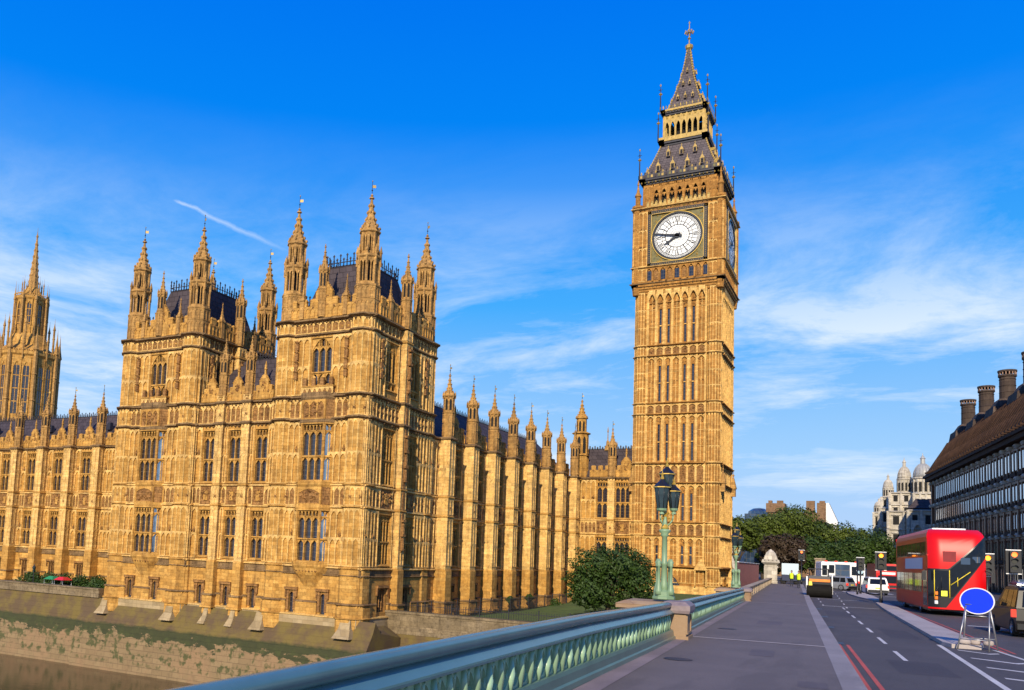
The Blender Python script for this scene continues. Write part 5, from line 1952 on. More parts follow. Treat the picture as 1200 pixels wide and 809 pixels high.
# the dials
def clock_face(ang):
    D = 0.42
    f = MB()
    f.T = (0, 0, 1, 0)
    hb = 4.78
    zc = 54.0
    # square gilt and black frame
    for (a, b, c, d) in ((-hb, hb, zc - hb, zc - hb + 0.5), (-hb, hb, zc + hb - 0.5, zc + hb), (-hb, -hb + 0.5, zc - hb, zc + hb), (hb - 0.5, hb, zc - hb, zc + hb)):
        f.box(a, b, D - 0.1, D + 0.28, c, d, 0)
    for (a, b, c, d) in ((-hb + .5, hb - .5, zc - hb + .5, zc - hb + .62), (-hb + .5, hb - .5, zc + hb - .62, zc + hb - .5), (-hb + .5, -hb + .62, zc - hb + .5, zc + hb - .5), (hb - .62, hb - .5, zc - hb + .5, zc + hb - .5)):
        f.box(a, b, D - 0.1, D + 0.34, c, d, 1)
    n = 26
    for k in range(n):
        v = -hb + 0.25 + k * (2 * hb - 0.5) / (n - 1)
        for (u, z) in ((v, zc - hb + 0.25), (v, zc + hb - 0.25), (-hb + 0.25, zc + v), (hb - 0.25, zc + v)):
            f.pyr(u, D + 0.28, z, 0.1, 0.1, 0.06, 1)
    f.box(-hb, hb, D - 0.2, D + 0.0, zc - hb, zc + hb, 2)
    # gilded foliage in the spandrels
    for sg in (-1, 1):
        for sz in (-1, 1):
            for k in range(34):
                a = random.uniform(0.12, PI / 2 - 0.12)
                rr = random.uniform(4.3, 5.6)
                u, z = rr * math.cos(a), rr * math.sin(a)
                if u < hb - 0.7 and z < hb - 0.7:
                    e = random.uniform(0.08, 0.2)
                    f.pyr(sg * u, D, zc + sz * z, e, e, 0.14, random.choice((1, 1, 3)))
    fo = cput('clock_face', f, [BLACKP, GILTST, OLIVE, GOLD], ang, loc=(math.sin(R_(ang)) * HW, -math.cos(R_(ang)) * HW, 5))

    def disc(nm, r0, r1, dd, material, seg=72, th=0.08):
        g = MB()
        for k in range(seg):
            a0, a1 = 2 * PI * k / seg, 2 * PI * (k + 1) / seg
            pts = [(r * math.sin(a), r * math.cos(a)) for r, a in ((r0, a0), (r0, a1), (r1, a1), (r1, a0))]
            if r0 == 0:
                pts = pts[1:]
            g.face([(u, D + dd, zc + z) for u, z in pts])
            g.face([(r1 * math.sin(a0), D + dd, zc + r1 * math.cos(a0)), (r1 * math.sin(a1), D + dd, zc + r1 * math.cos(a1)), (r1 * math.sin(a1), D + dd - th, zc + r1 * math.cos(a1)), (r1 * math.sin(a0), D + dd - th, zc + r1 * math.cos(a0))])
            if r0:
                g.face([(r0 * math.sin(a0), D + dd, zc + r0 * math.cos(a0)), (r0 * math.sin(a1), D + dd, zc + r0 * math.cos(a1)), (r0 * math.sin(a1), D + dd - th, zc + r0 * math.cos(a1)), (r0 * math.sin(a0), D + dd - th, zc + r0 * math.cos(a0))])
        return put(nm, g.mesh(nm, [material]), fo)
    disc('dial', 0, 3.84, 0.06, OPAL, th=0.05)
    disc('dial_rim', 3.80, 4.10, 0.22, BLACKP, th=0.2)
    disc('dial_ring', 4.10, 4.18, 0.24, GOLD, th=0.2)
    g = MB()
    DZ = D + 0.085

    def radial(a, r0, r1, wd, wd2=None, off=0.0, m=0):
        wd2 = wd if wd2 is None else wd2
        ca, sa = math.cos(a), math.sin(a)
        P = []
        for r, x in ((r0, off - wd / 2), (r0, off + wd / 2), (r1, off + wd2 / 2), (r1, off - wd2 / 2)):
            P.append((r * sa + x * ca, DZ, zc + r * ca - x * sa))
        g.face(P, m)

    def circ(r0, r1):
        for k in range(72):
            a0, a1 = 2 * PI * k / 72, 2 * PI * (k + 1) / 72
            g.face([(r * math.sin(a), DZ + 0.004, zc + r * math.cos(a)) for r, a in ((r0, a0), (r0, a1), (r1, a1), (r1, a0))])
    for r0, r1 in ((3.70, 3.79), (3.28, 3.38), (2.42, 2.50), (1.86, 1.98)):
        circ(r0, r1)
    for k in range(60):
        radial(2 * PI * k / 60, 3.38, 3.72, 0.07)
        radial(2 * PI * (k + 0.5) / 60, 3.47, 3.62, 0.16)
    for k in range(12):
        radial(2 * PI * (k + 0.5) / 12, 1.95, 3.3, 0.09)
        radial(2 * PI * k / 12, 1.95, 2.5, 0.16)
    num = ['XII', 'I', 'II', 'III', 'IV', 'V', 'VI', 'VII', 'VIII', 'IX', 'X', 'XI']
    for k, tx in enumerate(num):
        a = 2 * PI * k / 12
        ws = {'I': 0.22, 'V': 0.40, 'X': 0.40}
        tot = sum(ws[c_] for c_ in tx)
        x = -tot / 2
        for c_ in tx:
            wd = ws[c_]
            xc = x + wd / 2
            ca, sa = math.cos(a), math.sin(a)

            def stroke(x0, r0, x1, r1, t=0.13):
                P = []
                for (xx, rr) in ((x0 - t / 2, r0), (x0 + t / 2, r0), (x1 + t / 2, r1), (x1 - t / 2, r1)):
                    P.append((rr * sa + xx * ca, DZ + 0.004, zc + rr * ca - xx * sa))
                g.face(P)
            if c_ == 'I':
                stroke(xc, 2.56, xc, 3.24)
            elif c_ == 'V':
                stroke(xc - 0.12, 3.24, xc, 2.56, 0.15)
                stroke(xc + 0.12, 3.24, xc, 2.56, 0.07)
            else:
                stroke(xc - 0.13, 3.24, xc + 0.13, 2.56, 0.15)
                stroke(xc + 0.13, 3.24, xc - 0.13, 2.56, 0.07)
            x += wd
    # tracery of the inner glass
    for k in range(24):
        radial(2 * PI * k / 24, 0.3, 1.86, 0.03)
    for r in (0.75, 1.15, 1.55):
        circ(r, r + 0.025)
    put('dial_marking', g.mesh('dial_marking', [BLACKP]), fo)
    for nm, deg, ln, wd, tail in (('minute_hand', 281, 3.75, 0.24, 0.8), ('hour_hand', 236, 2.5, 0.5, 0.6)):
        h = MB()
        a = R_(deg)
        ca, sa = math.cos(a), math.sin(a)

        def quad(pts, dz):
            for dd in (dz, dz + 0.05):
                h.face([(r * sa + x * ca, D + dd, zc + r * ca - x * sa) for x, r in pts])
            for i in range(len(pts)):
                (x0, r0), (x1, r1) = pts[i], pts[(i + 1) % len(pts)]
                h.face([(r * sa + x * ca, D + dd, zc + r * ca - x * sa) for x, r, dd in ((x0, r0, dz), (x1, r1, dz), (x1, r1, dz + 0.05), (x0, r0, dz + 0.05))])
        dz = 0.2 if nm == 'hour_hand' else 0.28
        if nm == 'minute_hand':
            quad([(-0.16, -tail), (0.16, -tail), (wd * 0.75, 0), (0.10, ln), (-0.10, ln), (-wd * 0.75, 0)], dz)
        else:
            quad([(-0.2, -tail), (0.2, -tail), (wd * 0.45, 0.3), (0.13, 1.5), (0.34, 1.85), (0.10, 2.1), (0, ln), (-0.10, 2.1), (-0.34, 1.85), (-0.13, 1.5), (-wd * 0.45, 0.3)], dz)
        quad([(0.42 * math.cos(t * PI / 4), 0.42 * math.sin(t * PI / 4)) for t in range(8)], dz)
        put(nm, h.mesh(nm, [BLACKP]), fo)


for a in (0, 90, 180, 270):
    clock_face(a)

# belfry
m = MB()
HB = 5.95
c = MB()
for a in (0, 90, 180, 270):
    m.T = (math.sin(R_(a)) * HB, -math.cos(R_(a)) * HB, math.cos(R_(a)), math.sin(R_(a)))
    nB, uw = 7, 1.28
    L0 = nB * uw / 2
    for k in range(nB + 1):
        u = -L0 + k * uw
        m.box(u - 0.2, u + 0.2, -0.6, 0.12, 59.6, 64.0)
        m.box(u - 0.06, u + 0.06, 0.1, 0.2, 59.6, 64.0)
    for k in range(nB):
        u = -L0 + k * uw
        m.arch(u + 0.2, u + uw - 0.2, 62.1, 63.1, 64.0, -0.5, 0.05, seg=5)
        m.arch(u + 0.2, u + uw / 2, 61.8, 62.3, 62.5, -0.3, -0.1, seg=3)
        m.arch(u + uw / 2, u + uw - 0.2, 61.8, 62.3, 62.5, -0.3, -0.1, seg=3)
        m.box(u + 0.2, u + uw - 0.2, -0.3, 0.1, 59.6, 60.6, 4)
        m.relief(u + 0.2, u + uw - 0.2, 59.8, 60.5, 0.1, 5, 0.14, 1)
    for sg in (-1, 1):
        a0, a1 = sorted((sg * L0, sg * HB))
        m.box(a0, a1, -0.9, 0.1, 59.6, 64.0)
        m.panels(a0 + 0.1, a1 - 0.1, 60.0, 63.8, 2, d=0.1, pr=0.08, tiers=2)
    m.box(-HB, HB, -0.8, 0.12, 63.7, 64.2)
cput('belfry', m, KM)
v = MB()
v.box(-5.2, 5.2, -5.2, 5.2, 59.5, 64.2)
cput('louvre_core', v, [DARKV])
# eaves gallery with gilded and coloured cresting
m = MB()
for a in (0, 90, 180, 270):
    m.T = (math.sin(R_(a)) * HB, -math.cos(R_(a)) * HB, math.cos(R_(a)), math.sin(R_(a)))
    for z, p in ((64.1, 0.25), (64.4, 0.5), (64.7, 0.75)):
        m.box(-HB - p, HB + p, -0.4, p, z, z + 0.32, 0)
    m.box(-HB - 0.8, HB + 0.8, 0.65, 0.8, 65.0, 65.7, 0)
    n = 22
    for k in range(n):
        u = -HB - 0.6 + (k + 0.5) * (2 * HB + 1.2) / n
        m.box(u - 0.17, u + 0.17, 0.78, 0.84, 65.1, 65.55, (1, 2, 3)[k % 3])
        m.pyr(u, 0.5, 64.4, 0.13, 0.2, 0.12, (1, 3)[k % 2])
        m.pyr(u, 0.72, 65.95, 0.16, 0.34, 0.08, 0 if k % 2 else 4)
cput('eaves_gallery', m, [IRON, GILTST, SLATE, OLIVE, GILTST])


# roofs
def pyr_roof(nm, h0, z0, h1, z1, mt, curve=0.0, seg=5):
    q = MB()
    pr = []
    for k in range(seg + 1):
        t = k / seg
        pr.append(((h0 + (h1 - h0) * (t + curve * math.sin(PI * t))) * math.sqrt(2), z0 + (z1 - z0) * t))
    q.ring(0, 0, pr, 4, rot=PI / 4)
    for (r0, za), (r1, zb) in zip(pr, pr[1:]):
        for j in range(3):
            f = j / 3
            r, z = (r0 + (r1 - r0) * f) / math.sqrt(2), za + (zb - za) * f
            for sx_ in (-1, 1):
                for sy in (-1, 1):
                    q.ring(sx_ * r, sy * r, [(0.05, z - 0.15), (0.2, z), (0.05, z + 0.35)], 4, m=1)
    return cput(nm, q, [mt, GILTST]), pr


def dormers(roof, hf, zs, name='dormer'):
    for z, cnt, sp, sz in zs:
        hh = hf(z)
        for a in (0, 90, 180, 270):
            for k in range(cnt):
                u = (k - (cnt - 1) / 2) * sp
                q = MB()
                q.box(-0.3 * sz, 0.3 * sz, -0.6, 0.28, 0, 1.0 * sz, 0)
                q.box(-0.18 * sz, 0.18 * sz, 0.27, 0.30, 0.15, 0.8 * sz, 1)
                q.face([(-0.42 * sz, 0.34, 0.95 * sz), (0.42 * sz, 0.34, 0.95 * sz), (0, 0.34, 1.75 * sz)], 2)
                q.face([(-0.42 * sz, 0.34, 0.95 * sz), (0, 0.34, 1.75 * sz), (0, -0.6, 1.75 * sz), (-0.42 * sz, -0.6, 0.95 * sz)], 2)
                q.face([(0.42 * sz, 0.34, 0.95 * sz), (0, 0.34, 1.75 * sz), (0, -0.6, 1.75 * sz), (0.42 * sz, -0.6, 0.95 * sz)], 2)
                q.ring(0, 0.2, [(0.03, 1.7 * sz), (0.1, 1.9 * sz), (0.02, 2.3 * sz)], 4, m=2)
                q.box(-0.36 * sz, -0.28 * sz, 0.2, 0.36, 0, 1.0 * sz, 2)
                q.box(0.28 * sz, 0.36 * sz, 0.2, 0.36, 0, 1.0 * sz, 2)
                X, Y = on(0, 0, a, u, hh)
                put(name, q.mesh(name, [TSLATE, DARKV, GILTST]), roof, (X, Y, z), a)


ro1, _ = pyr_roof('lower_roof', 6.2, 65.2, 3.65, 71.9, TSLATE, 0.06)
dormers(ro1, lambda z: 6.2 + (3.65 - 6.2) * ((z - 65.2) / 6.7) - 0.15 * math.sin(PI * (z - 65.2) / 6.7) + 0.15, ((66.3, 4, 2.4, 0.95), (69.1, 3, 2.2, 0.85)))
m = MB()
for a in (0, 90, 180, 270):
    m.T = (math.sin(R_(a)) * 3.6, -math.cos(R_(a)) * 3.6, math.cos(R_(a)), math.sin(R_(a)))
    for z, p, mi in ((71.6, 0.25, 3), (71.95, 0.5, 3), (72.3, 0.62, 0)):
        m.box(-3.6 - p, 3.6 + p, -0.5, p, z, z + 0.32, mi)
    for k in range(13):
        u = -3.7 + k * 7.4 / 12
        m.pyr(u, 0.5, 72.75, 0.14, 0.42, 0.06, 0)
    m.box(-4.2, 4.2, 0.45, 0.52, 72.6, 73.1, 0)
    for k in range(8):
        u = -3.3 + k * 6.6 / 7
        m.box(u - 0.14, u + 0.14, -0.55, -0.15, 72.3, 77.3, 0)
        m.box(u - 0.05, u + 0.05, -0.16, -0.05, 72.3, 77.3, 2)
    for k in range(7):
        u = -3.3 + k * 6.6 / 7
        m.arch(u + 0.14, u + 6.6 / 7 - 0.14, 75.2, 76.0, 76.3, -0.45, -0.2, 0, 4)
        m.box(u, u + 6.6 / 7, -0.45, -0.25, 76.3, 77.3, 2)
        m.quatre(u + 0.47, 76.8, 0.2, -0.24, 0)
        m.box(u, u + 6.6 / 7, -0.4, -0.25, 72.4, 73.2, 2)
    for z, p, mi in ((77.2, 0.0, 3), (77.5, 0.2, 3), (77.85, 0.32, 0)):
        m.box(-3.6 - p, 3.6 + p, -0.5, p, z, z + 0.34, mi)
    for k in range(17):
        u = -3.9 + k * 7.8 / 16
        m.pyr(u, 0.4, 78.5, 0.14, 0.38, 0.06, 2 if k % 2 else 4)
        m.pyr(u, 0.32, 77.7, 0.12, 0.14, 0.12, (0, 4)[k % 2])
cput('lantern', m, [GILTST, RIB2, GILTST, IRON, OLIVE])
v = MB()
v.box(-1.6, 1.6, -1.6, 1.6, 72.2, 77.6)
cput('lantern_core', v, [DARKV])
ro2, _ = pyr_roof('spire', 2.95, 78.2, 0.18, 91.0, TSLATE, 0.15, 8)
dormers(ro2, lambda z: 3.0 + (0.18 - 2.95) * ((z - 78.2) / 12.8) - 0.15 * 2.77 * math.sin(PI * (z - 78.2) / 12.8) + 0.05, ((80.2, 3, 1.25, 0.55), (83.0, 2, 1.1, 0.5), (85.6, 1, 1, 0.42)))
m = MB()
m.ring(0, 0, [(0.25, 90.3), (0.62, 90.6), (0.7, 91.1), (0.3, 91.4), (0.1, 91.6), (0.07, 95.3), (0.02, 95.8)], 8)
m.ring(0, 0, [(0.05, 92.2), (0.32, 92.5), (0.05, 92.8)], 8)
for a in range(0, 180, 45):
    c_, s__ = math.cos(R_(a)), math.sin(R_(a))
    m.tube((-c_ * 0.7, -s__ * 0.7, 93.6), (c_ * 0.7, s__ * 0.7, 93.6), 0.06)
    for sg in (-1, 1):
        m.ring(sg * c_ * 0.7, sg * s__ * 0.7, [(0.03, 93.4), (0.16, 93.6), (0.03, 93.9)], 4)
        m.tube((sg * c_ * 0.65, sg * s__ * 0.65, 93.6), (0, 0, 94.3), 0.03)
m.ring(0, 0, [(0.03, 95.2), (0.17, 95.45), (0.03, 95.7)], 6, m=1)
cput('finial', m, [GILTST, GOLD])
# tall iron corner finials with gilt balls
for h, z0, z1 in ((6.6, 65.2, 70.6), (4.15, 72.4, 77.8), (3.9, 78.0, 83.0)):
    q = MB()
    q.ring(0, 0, [(0.13, z0), (0.10, z0 + (z1 - z0) * 0.5), (0.04, z1)], 6)
    zb_ = z0 + (z1 - z0) * 0.62
    q.ring(0, 0, [(0.05, zb_ - 0.28), (0.32, zb_), (0.05, zb_ + 0.3)], 8, m=1)
    q.tube((-0.35, 0, zb_ + 0.8), (0.35, 0, zb_ + 0.8), 0.04)
    q.tube((0, -0.35, zb_ + 0.8), (0, 0.35, zb_ + 0.8), 0.04)
    q.ring(0, 0, [(0.04, z1 - 0.5), (0.16, z1 - 0.3), (0.02, z1)], 6, m=1)
    me = q.mesh('corner_finial', [IRON, GOLD])
    for sx_ in (-1, 1):
        for sy in (-1, 1):
            cput('corner_finial', me, None, loc=(sx_ * h, sy * h, 5))
# ================================================================== BRIDGE RAILING
def rail_t(s):
    if s < 24:
        return -2.99 + 0.19 * smooth(s, 8, 24)
    return -2.80 + 0.04 * smooth(s, 24, 60)


def rail_h(s):
    pts = [(-10, 1.0), (14, 1.0), (25, 0.91), (57, 0.78), (140, 0.72)]
    for (a, x), (b, y) in zip(pts, pts[1:]):
        if s <= b:
            return x + (y - x) * (s - a) / (b - a)
    return pts[-1][1]


class BR(MB):
    """mesh whose frame follows the bridge: u = distance along, d = towards the footway, z above the footway (0..1)"""

    def p(s, u, d, z):
        q = st(u, rail_t(u) + d, zr(u) + 0.15 + z * rail_h(u))
        s.v.append(q)
        return len(s.v) - 1

    def sweep(s, u0, u1, sec, m=0, step=1.5, sm=False):
        n = max(1, round((u1 - u0) / step))
        s.sm = sm
        for k in range(n):
            a, b = u0 + (u1 - u0) * k / n, u0 + (u1 - u0) * (k + 1) / n
            for (d0, z0), (d1, z1) in zip(sec, sec[1:] + sec[:1]):
                s.face([(a, d0, z0), (b, d0, z0), (b, d1, z1), (a, d1, z1)], m)
        s.sm = False
        s.face([(u0, d, z) for d, z in sec], m)
        s.face([(u1, d, z) for d, z in sec], m)


def railing(u0, u1, label):
    root = thing('bridge_railing', label, 'railing', st((u0 + u1) / 2, rail_t((u0 + u1) / 2), zr((u0 + u1) / 2) + 0.15))
    L = tuple(-root.location)
    r = BR()
    rr = 0.085
    roll = [(-0.14 + rr * 1.15 * math.cos(t * PI / 7), 0.92 + rr * math.sin(t * PI / 7)) for t in range(-3, 11)]
    r.sweep(u0, u1, roll, sm=True)
    put('handrail', r.mesh('handrail', [RBLUE]), root, L)
    r = BR()
    r.sweep(u0, u1, [(-0.18, 0.87), (-0.12, 0.845), (-0.01, 0.735), (0.02, 0.725), (0.02, 0.70), (-0.05, 0.69), (-0.06, 0.67), (-0.24, 0.67), (-0.28, 0.83)])
    put('fascia', r.mesh('fascia', [RBLUE]), root, L)
    r = BR()
    r.sweep(u0, u1, [(-0.06, 0.27), (-0.03, 0.26), (0.0, 0.21), (0.01, 0.10), (0.05, 0.08), (0.06, 0.0), (-0.3, 0.0), (-0.24, 0.27)])
    put('plinth', r.mesh('plinth', [RGREEN]), root, L)
    r = BR()
    n = int(round((u1 - u0) / 0.40))
    w_ = (u1 - u0) / n
    for k in range(n):
        a, b = u0 + k * w_, u0 + (k + 1) * w_
        c = (a + b) / 2
        r.tube((a, -0.07, 0.27), (a, -0.07, 0.47), 0.032, 8, 0.06)
        r.tube((a, -0.07, 0.47), (a, -0.07, 0.67), 0.06, 8, 0.028)
        r.tube((c, -0.10, 0.50), (c - 0.02, -0.10, 0.66), 0.022, 6, 0.04)
        # pointed openings with round cusps: thick casting, front and back plates
        r.arch(a + 0.035, b - 0.035, 0.50, 0.635, 0.68, -0.22, -0.08, seg=4, pw=2.0)
        r.arch(a + 0.035, b - 0.035, 0.40, 0.30, 0.26, -0.22, -0.08, seg=4, pw=2.0)
        r.box(a - 0.035, a + 0.035, -0.22, -0.08, 0.26, 0.68)
        # S-shaped blades
        for sg, z0, z1 in ((1, 0.30, 0.47), (-1, 0.47, 0.63)):
            pr = None
            for j in range(5):
                t = j / 4
                u = c + sg * 0.5 * (b - a - 0.09) * (t - 0.5) * 0.9
                z = z0 + (z1 - z0) * (t if sg > 0 else t)
                bulge = 0.05 * math.sin(PI * t)
                if pr:
                    r.face([(pr[0], -0.19, pr[1]), (u + bulge * 0.3, -0.19, z), (u + bulge * 0.3, -0.075, z), (pr[0], -0.075, pr[1])])
                pr = (u + bulge * 0.3, z)
        r.box(c - 0.012, c + 0.012, -0.17, -0.13, 0.27, 0.67)
    put('balustrade', r.mesh('balustrade', [RAILG]), root, L)
    return root


railing(-4, 23.25, 'blue-green cast iron bridge railing, the near length before the stone post')
railing(24.35, 57.5, 'blue-green cast iron bridge railing, the far length beyond the stone post')


def stone_post(s, label):
    root = thing('stone_post', label, 'post', st(s, rail_t(s), zr(s) + 0.15), BRZ)
    h = rail_h(s)
    m = MB()
    m.box(-0.26, 0.30, -0.52, 0.52, 0, h * 0.72, 0)
    m.box(-0.30, 0.36, -0.56, 0.56, 0, h * 0.09, 0)
    m.box(0.29, 0.34, -0.42, 0.42, h * 0.15, h * 0.20, 0)
    m.box(0.29, 0.33, -0.50, -0.38, h * 0.15, h * 0.66, 0)
    m.box(0.29, 0.33, 0.38, 0.50, h * 0.15, h * 0.66, 0)
    put('shaft', m.mesh('shaft', [PIER_PINK]), root)
    m = MB()
    m.taper(-0.34, 0.38, -0.6, 0.6, h * 0.72, h * 0.80, -0.02, -0.02, -0.02)
    m.box(-0.36, 0.40, -0.62, 0.62, h * 0.80, h * 0.93)
    m.taper(-0.36, 0.40, -0.62, 0.62, h * 0.93, h * 1.03, 0.12, 0.14, 0.14)
    put('cap', m.mesh('cap', [PINKST]), root)


stone_post(23.8, 'pinkish stone post between the two lengths of bridge railing')
stone_post(58.0, 'pinkish stone post where the far railing meets the stone parapet')


def lamp_pier(s, label):
    root = thing('lamp_pier', label, 'pier', st(s, rail_t(s) - 1.1, zr(s)), BRZ)
    h = rail_h(s)
    m = MB()
    m.taper(-0.55, 0.72, -0.85, 0.85, -1.9, h - 0.10, 0.02, 0.02, 0.02)
    put('shaft', m.mesh('shaft', [GRANITE]), root)
    m = MB()
    m.box(-0.63, 0.74, -0.95, 0.95, h - 0.10, h + 0.02)
    m.taper(-0.63, 0.74, -0.95, 0.95, h + 0.02, h + 0.10, 0.2, 0.2, 0.2)
    put('cap', m.mesh('cap', [PIER_PINK]), root)


lamp_pier(25.6, 'granite pier carrying the near green bridge lamp')
lamp_pier(57.6, 'granite pier carrying the far green bridge lamp')


# ornamental triple lamp: green shafts, gilded brackets, three smoked lanterns
def bridge_lamp(label, loc):
    root = thing('bridge_lamp', label, 'street lamp', loc, BRZ, 'green bridge lamps')
    m = MB()
    m.ring(0, 0, [(0.37, 0), (0.37, 0.06), (0.33, 0.08), (0.33, 0.2), (0.2, 0.26)], 8)
    put('base', m.mesh('base', [LGREEN]), root)
    col = MB()
    col.ring(0, 0, [(0.115, 0.12), (0.115, 0.24), (0.09, 0.3), (0.085, 0.36), (0.055, 0.44), (0.048, 0.9), (0.085, 0.93), (0.055, 0.96), (0.09, 1.02), (0.06, 1.06), (0.03, 1.12)], 12, smooth=True)
    cme = col.mesh('colonnette', [LGREEN])
    for k in range(4):
        a = PI / 4 + 0.25 + k * PI / 2
        put('colonnette', cme, root, (0.27 * math.cos(a), 0.27 * math.sin(a), 0))
    m = MB()
    m.ring(0, 0, [(0.14, 0.1), (0.13, 0.4), (0.10, 0.5), (0.09, 0.95), (0.115, 0.98), (0.09, 1.02), (0.08, 1.75), (0.14, 1.79), (0.11, 1.83), (0.19, 1.90), (0.19, 1.94), (0.08, 1.98), (0.06, 2.3), (0.045, 2.95)], 12, smooth=True)
    put('shaft', m.mesh('shaft', [LGREEN]), root)
    m = MB()
    m.ring(0, 0, [(0.08, 1.94), (0.15, 2.0), (0.09, 2.08), (0.05, 2.12)], 8)
    for k in range(3):
        a = R_((-105, 8, 118)[k])
        c_, s__ = math.cos(a), math.sin(a)
        P = [(0.05, 2.05), (0.16, 2.12), (0.24, 2.22), (0.26, 2.34), (0.25, 2.42)]
        for (r0, z0), (r1, z1) in zip(P, P[1:]):
            m.tube((c_ * r0, s__ * r0, z0), (c_ * r1, s__ * r1, z1), 0.028, m=1)
        for (rr, z, e) in ((0.12, 2.28, 0.05), (0.10, 2.42, 0.045), (0.17, 2.2, 0.04)):
            m.ring(c_ * rr, s__ * rr, [(0.01, z - e), (e, z), (0.01, z + e)], 8)
    m.ring(0, 0, [(0.05, 2.3), (0.09, 2.36), (0.05, 2.45), (0.08, 2.6), (0.04, 2.7)], 8)
    put('bracket', m.mesh('bracket', [GOLD, LGREEN]), root)

    def lantern(x, y, z, sc_):
        g = MB()
        g.ring(0, 0, [(0.15 * sc_, z + 0.06), (0.235 * sc_, z + 0.62 * sc_)], 8, m=0)
        o = put('lantern', g.mesh('lantern', [LGLASS]), root, (x, y, 0))
        f = MB()
        for k in range(8):
            a = PI / 8 + k * PI / 4
            c_, s__ = math.cos(a), math.sin(a)
            f.tube((c_ * 0.152 * sc_, s__ * 0.152 * sc_, z + 0.05), (c_ * 0.24 * sc_, s__ * 0.24 * sc_, z + 0.63 * sc_), 0.011, 4)
        f.ring(0, 0, [(0.03, z - 0.12), (0.09, z - 0.1), (0.06, z - 0.04), (0.15 * sc_, z + 0.0), (0.17 * sc_, z + 0.06)], 8, m=2)
        f.ring(0, 0, [(0.27 * sc_, z + 0.61 * sc_), (0.275 * sc_, z + 0.65 * sc_), (0.2 * sc_, z + 0.72 * sc_), (0.10 * sc_, z + 0.80 * sc_), (0.05, z + 0.86 * sc_)], 8, m=0)
        f.ring(0, 0, [(0.283 * sc_, z + 0.62 * sc_), (0.283 * sc_, z + 0.645 * sc_)], 8, m=1)
        f.ring(0, 0, [(0.05, z + 0.84 * sc_), (0.065, z + 0.90 * sc_), (0.03, z + 0.94 * sc_), (0.05, z + 1.0 * sc_), (0.015, z + 1.04 * sc_), (0.01, z + 1.12 * sc_)], 6, m=1)
        put('lantern_frame', f.mesh('lantern_frame', [BLACKP, GOLD, LGREEN]), o)
    for k, (z, s__) in enumerate(((2.48, 1.04), (2.50, 0.86), (2.5, 0.9))):
        a = R_((-105, 8, 118)[k])
        lantern(0.27 * math.cos(a), 0.27 * math.sin(a), z, s__)
    lantern(0.03, 0.1, 2.92, 0.98)
    root.scale = (0.86, 0.86, 1.0)
    return root


def lloc(s, t):
    x, y, z = st(s, t, zr(s) + 0.15 + rail_h(s) + 0.02)
    return (x, y, z)


bl = bridge_lamp('green and gold bridge lamp with dark lanterns in front of the clock tower', lloc(25.5, -3.35))
dup(bl, lloc(57.4, -3.28), BRZ, 'smaller-looking far green bridge lamp just right of the clock tower')

# stone parapet beyond the railing
class BP(BR):
    pass


r = BP()
r.sweep(58.6, 134, [(0.05, 0), (0.05, 0.12), (0.0, 0.14), (0.0, 0.86), (0.06, 0.9), (0.06, 1.0), (-0.42, 1.0), (-0.36, 0.86), (-0.36, 0)], step=3)
for k in range(22):
    u = 59.5 + k * 3.35
    r.box(u, u + 0.45, -0.02, 0.05, 0.14, 0.86)
    for j in range(3):
        r.box(u + 0.85 + j * 0.75, u + 1.2 + j * 0.75, -0.02, 0.015, 0.3, 0.7)
tag(put('stone_parapet', r.mesh('stone_parapet', [GRANITE])), 'buff stone parapet with sunk panels carrying on beyond the far railing', 'wall')

# ================================================================== BLUE SIGN
sg = thing('road_sign', 'round plain blue road sign on a metal frame at the end of the traffic island', 'road sign', st(30.2, 4.85, zr(30.2)), BRZ)
m = MB()
n = 40
rx_, rz_, zc_ = 0.44, 0.385, 1.41
for r0, r1, d, mm in ((0, 0.93, 0.035, 0), (0.93, 1.0, 0.036, 1)):
    for k in range(n):
        a0, a1 = 2 * PI * k / n, 2 * PI * (k + 1) / n
        P = [(r * rx_ * math.cos(a), d, zc_ + r * rz_ * math.sin(a)) for r, a in ((r0, a0), (r0, a1), (r1, a1), (r1, a0))]
        m.face(P if r0 else P[1:], mm)
        if r1 == 1.0:
            m.face([(rx_ * math.cos(a0), d, zc_ + rz_ * math.sin(a0)), (rx_ * math.cos(a1), d, zc_ + rz_ * math.sin(a1)), (rx_ * math.cos(a1), 0, zc_ + rz_ * math.sin(a1)), (rx_ * math.cos(a0), 0, zc_ + rz_ * math.sin(a0))], 1)
m.face([(rx_ * math.cos(2 * PI * k / n), 0.0, zc_ + rz_ * math.sin(2 * PI * k / n)) for k in range(n)], 2)
o = put('sign_face', m.mesh('sign_face', [BLUESIGN, WHITEP, STEEL]), sg, (0, 0, 0), -22)
m = MB()
for x, lean in ((-0.34, -0.05), (0.36, 0.10)):
    m.tube((x + lean, -0.28, 0.0), (x * 0.82, -0.02, 1.25), 0.026)
    m.tube((x + lean * 0.4 - 0.1, 0.42, 0.0), (x * 0.82, 0.02, 1.25), 0.022)
m.tube((-0.37, -0.21, 0.32), (0.42, -0.21, 0.32), 0.018)
m.tube((-0.31, -0.07, 0.97), (0.33, -0.07, 0.97), 0.018)
m.tube((-0.44, 0.32, 0.30), (0.33, 0.32, 0.30), 0.016)
m.tube((-0.29, 0.0, 1.3), (0.3, 0.0, 1.3), 0.018)
put('frame', m.mesh('frame', [STEEL]), sg, (0, 0, 0), -14)
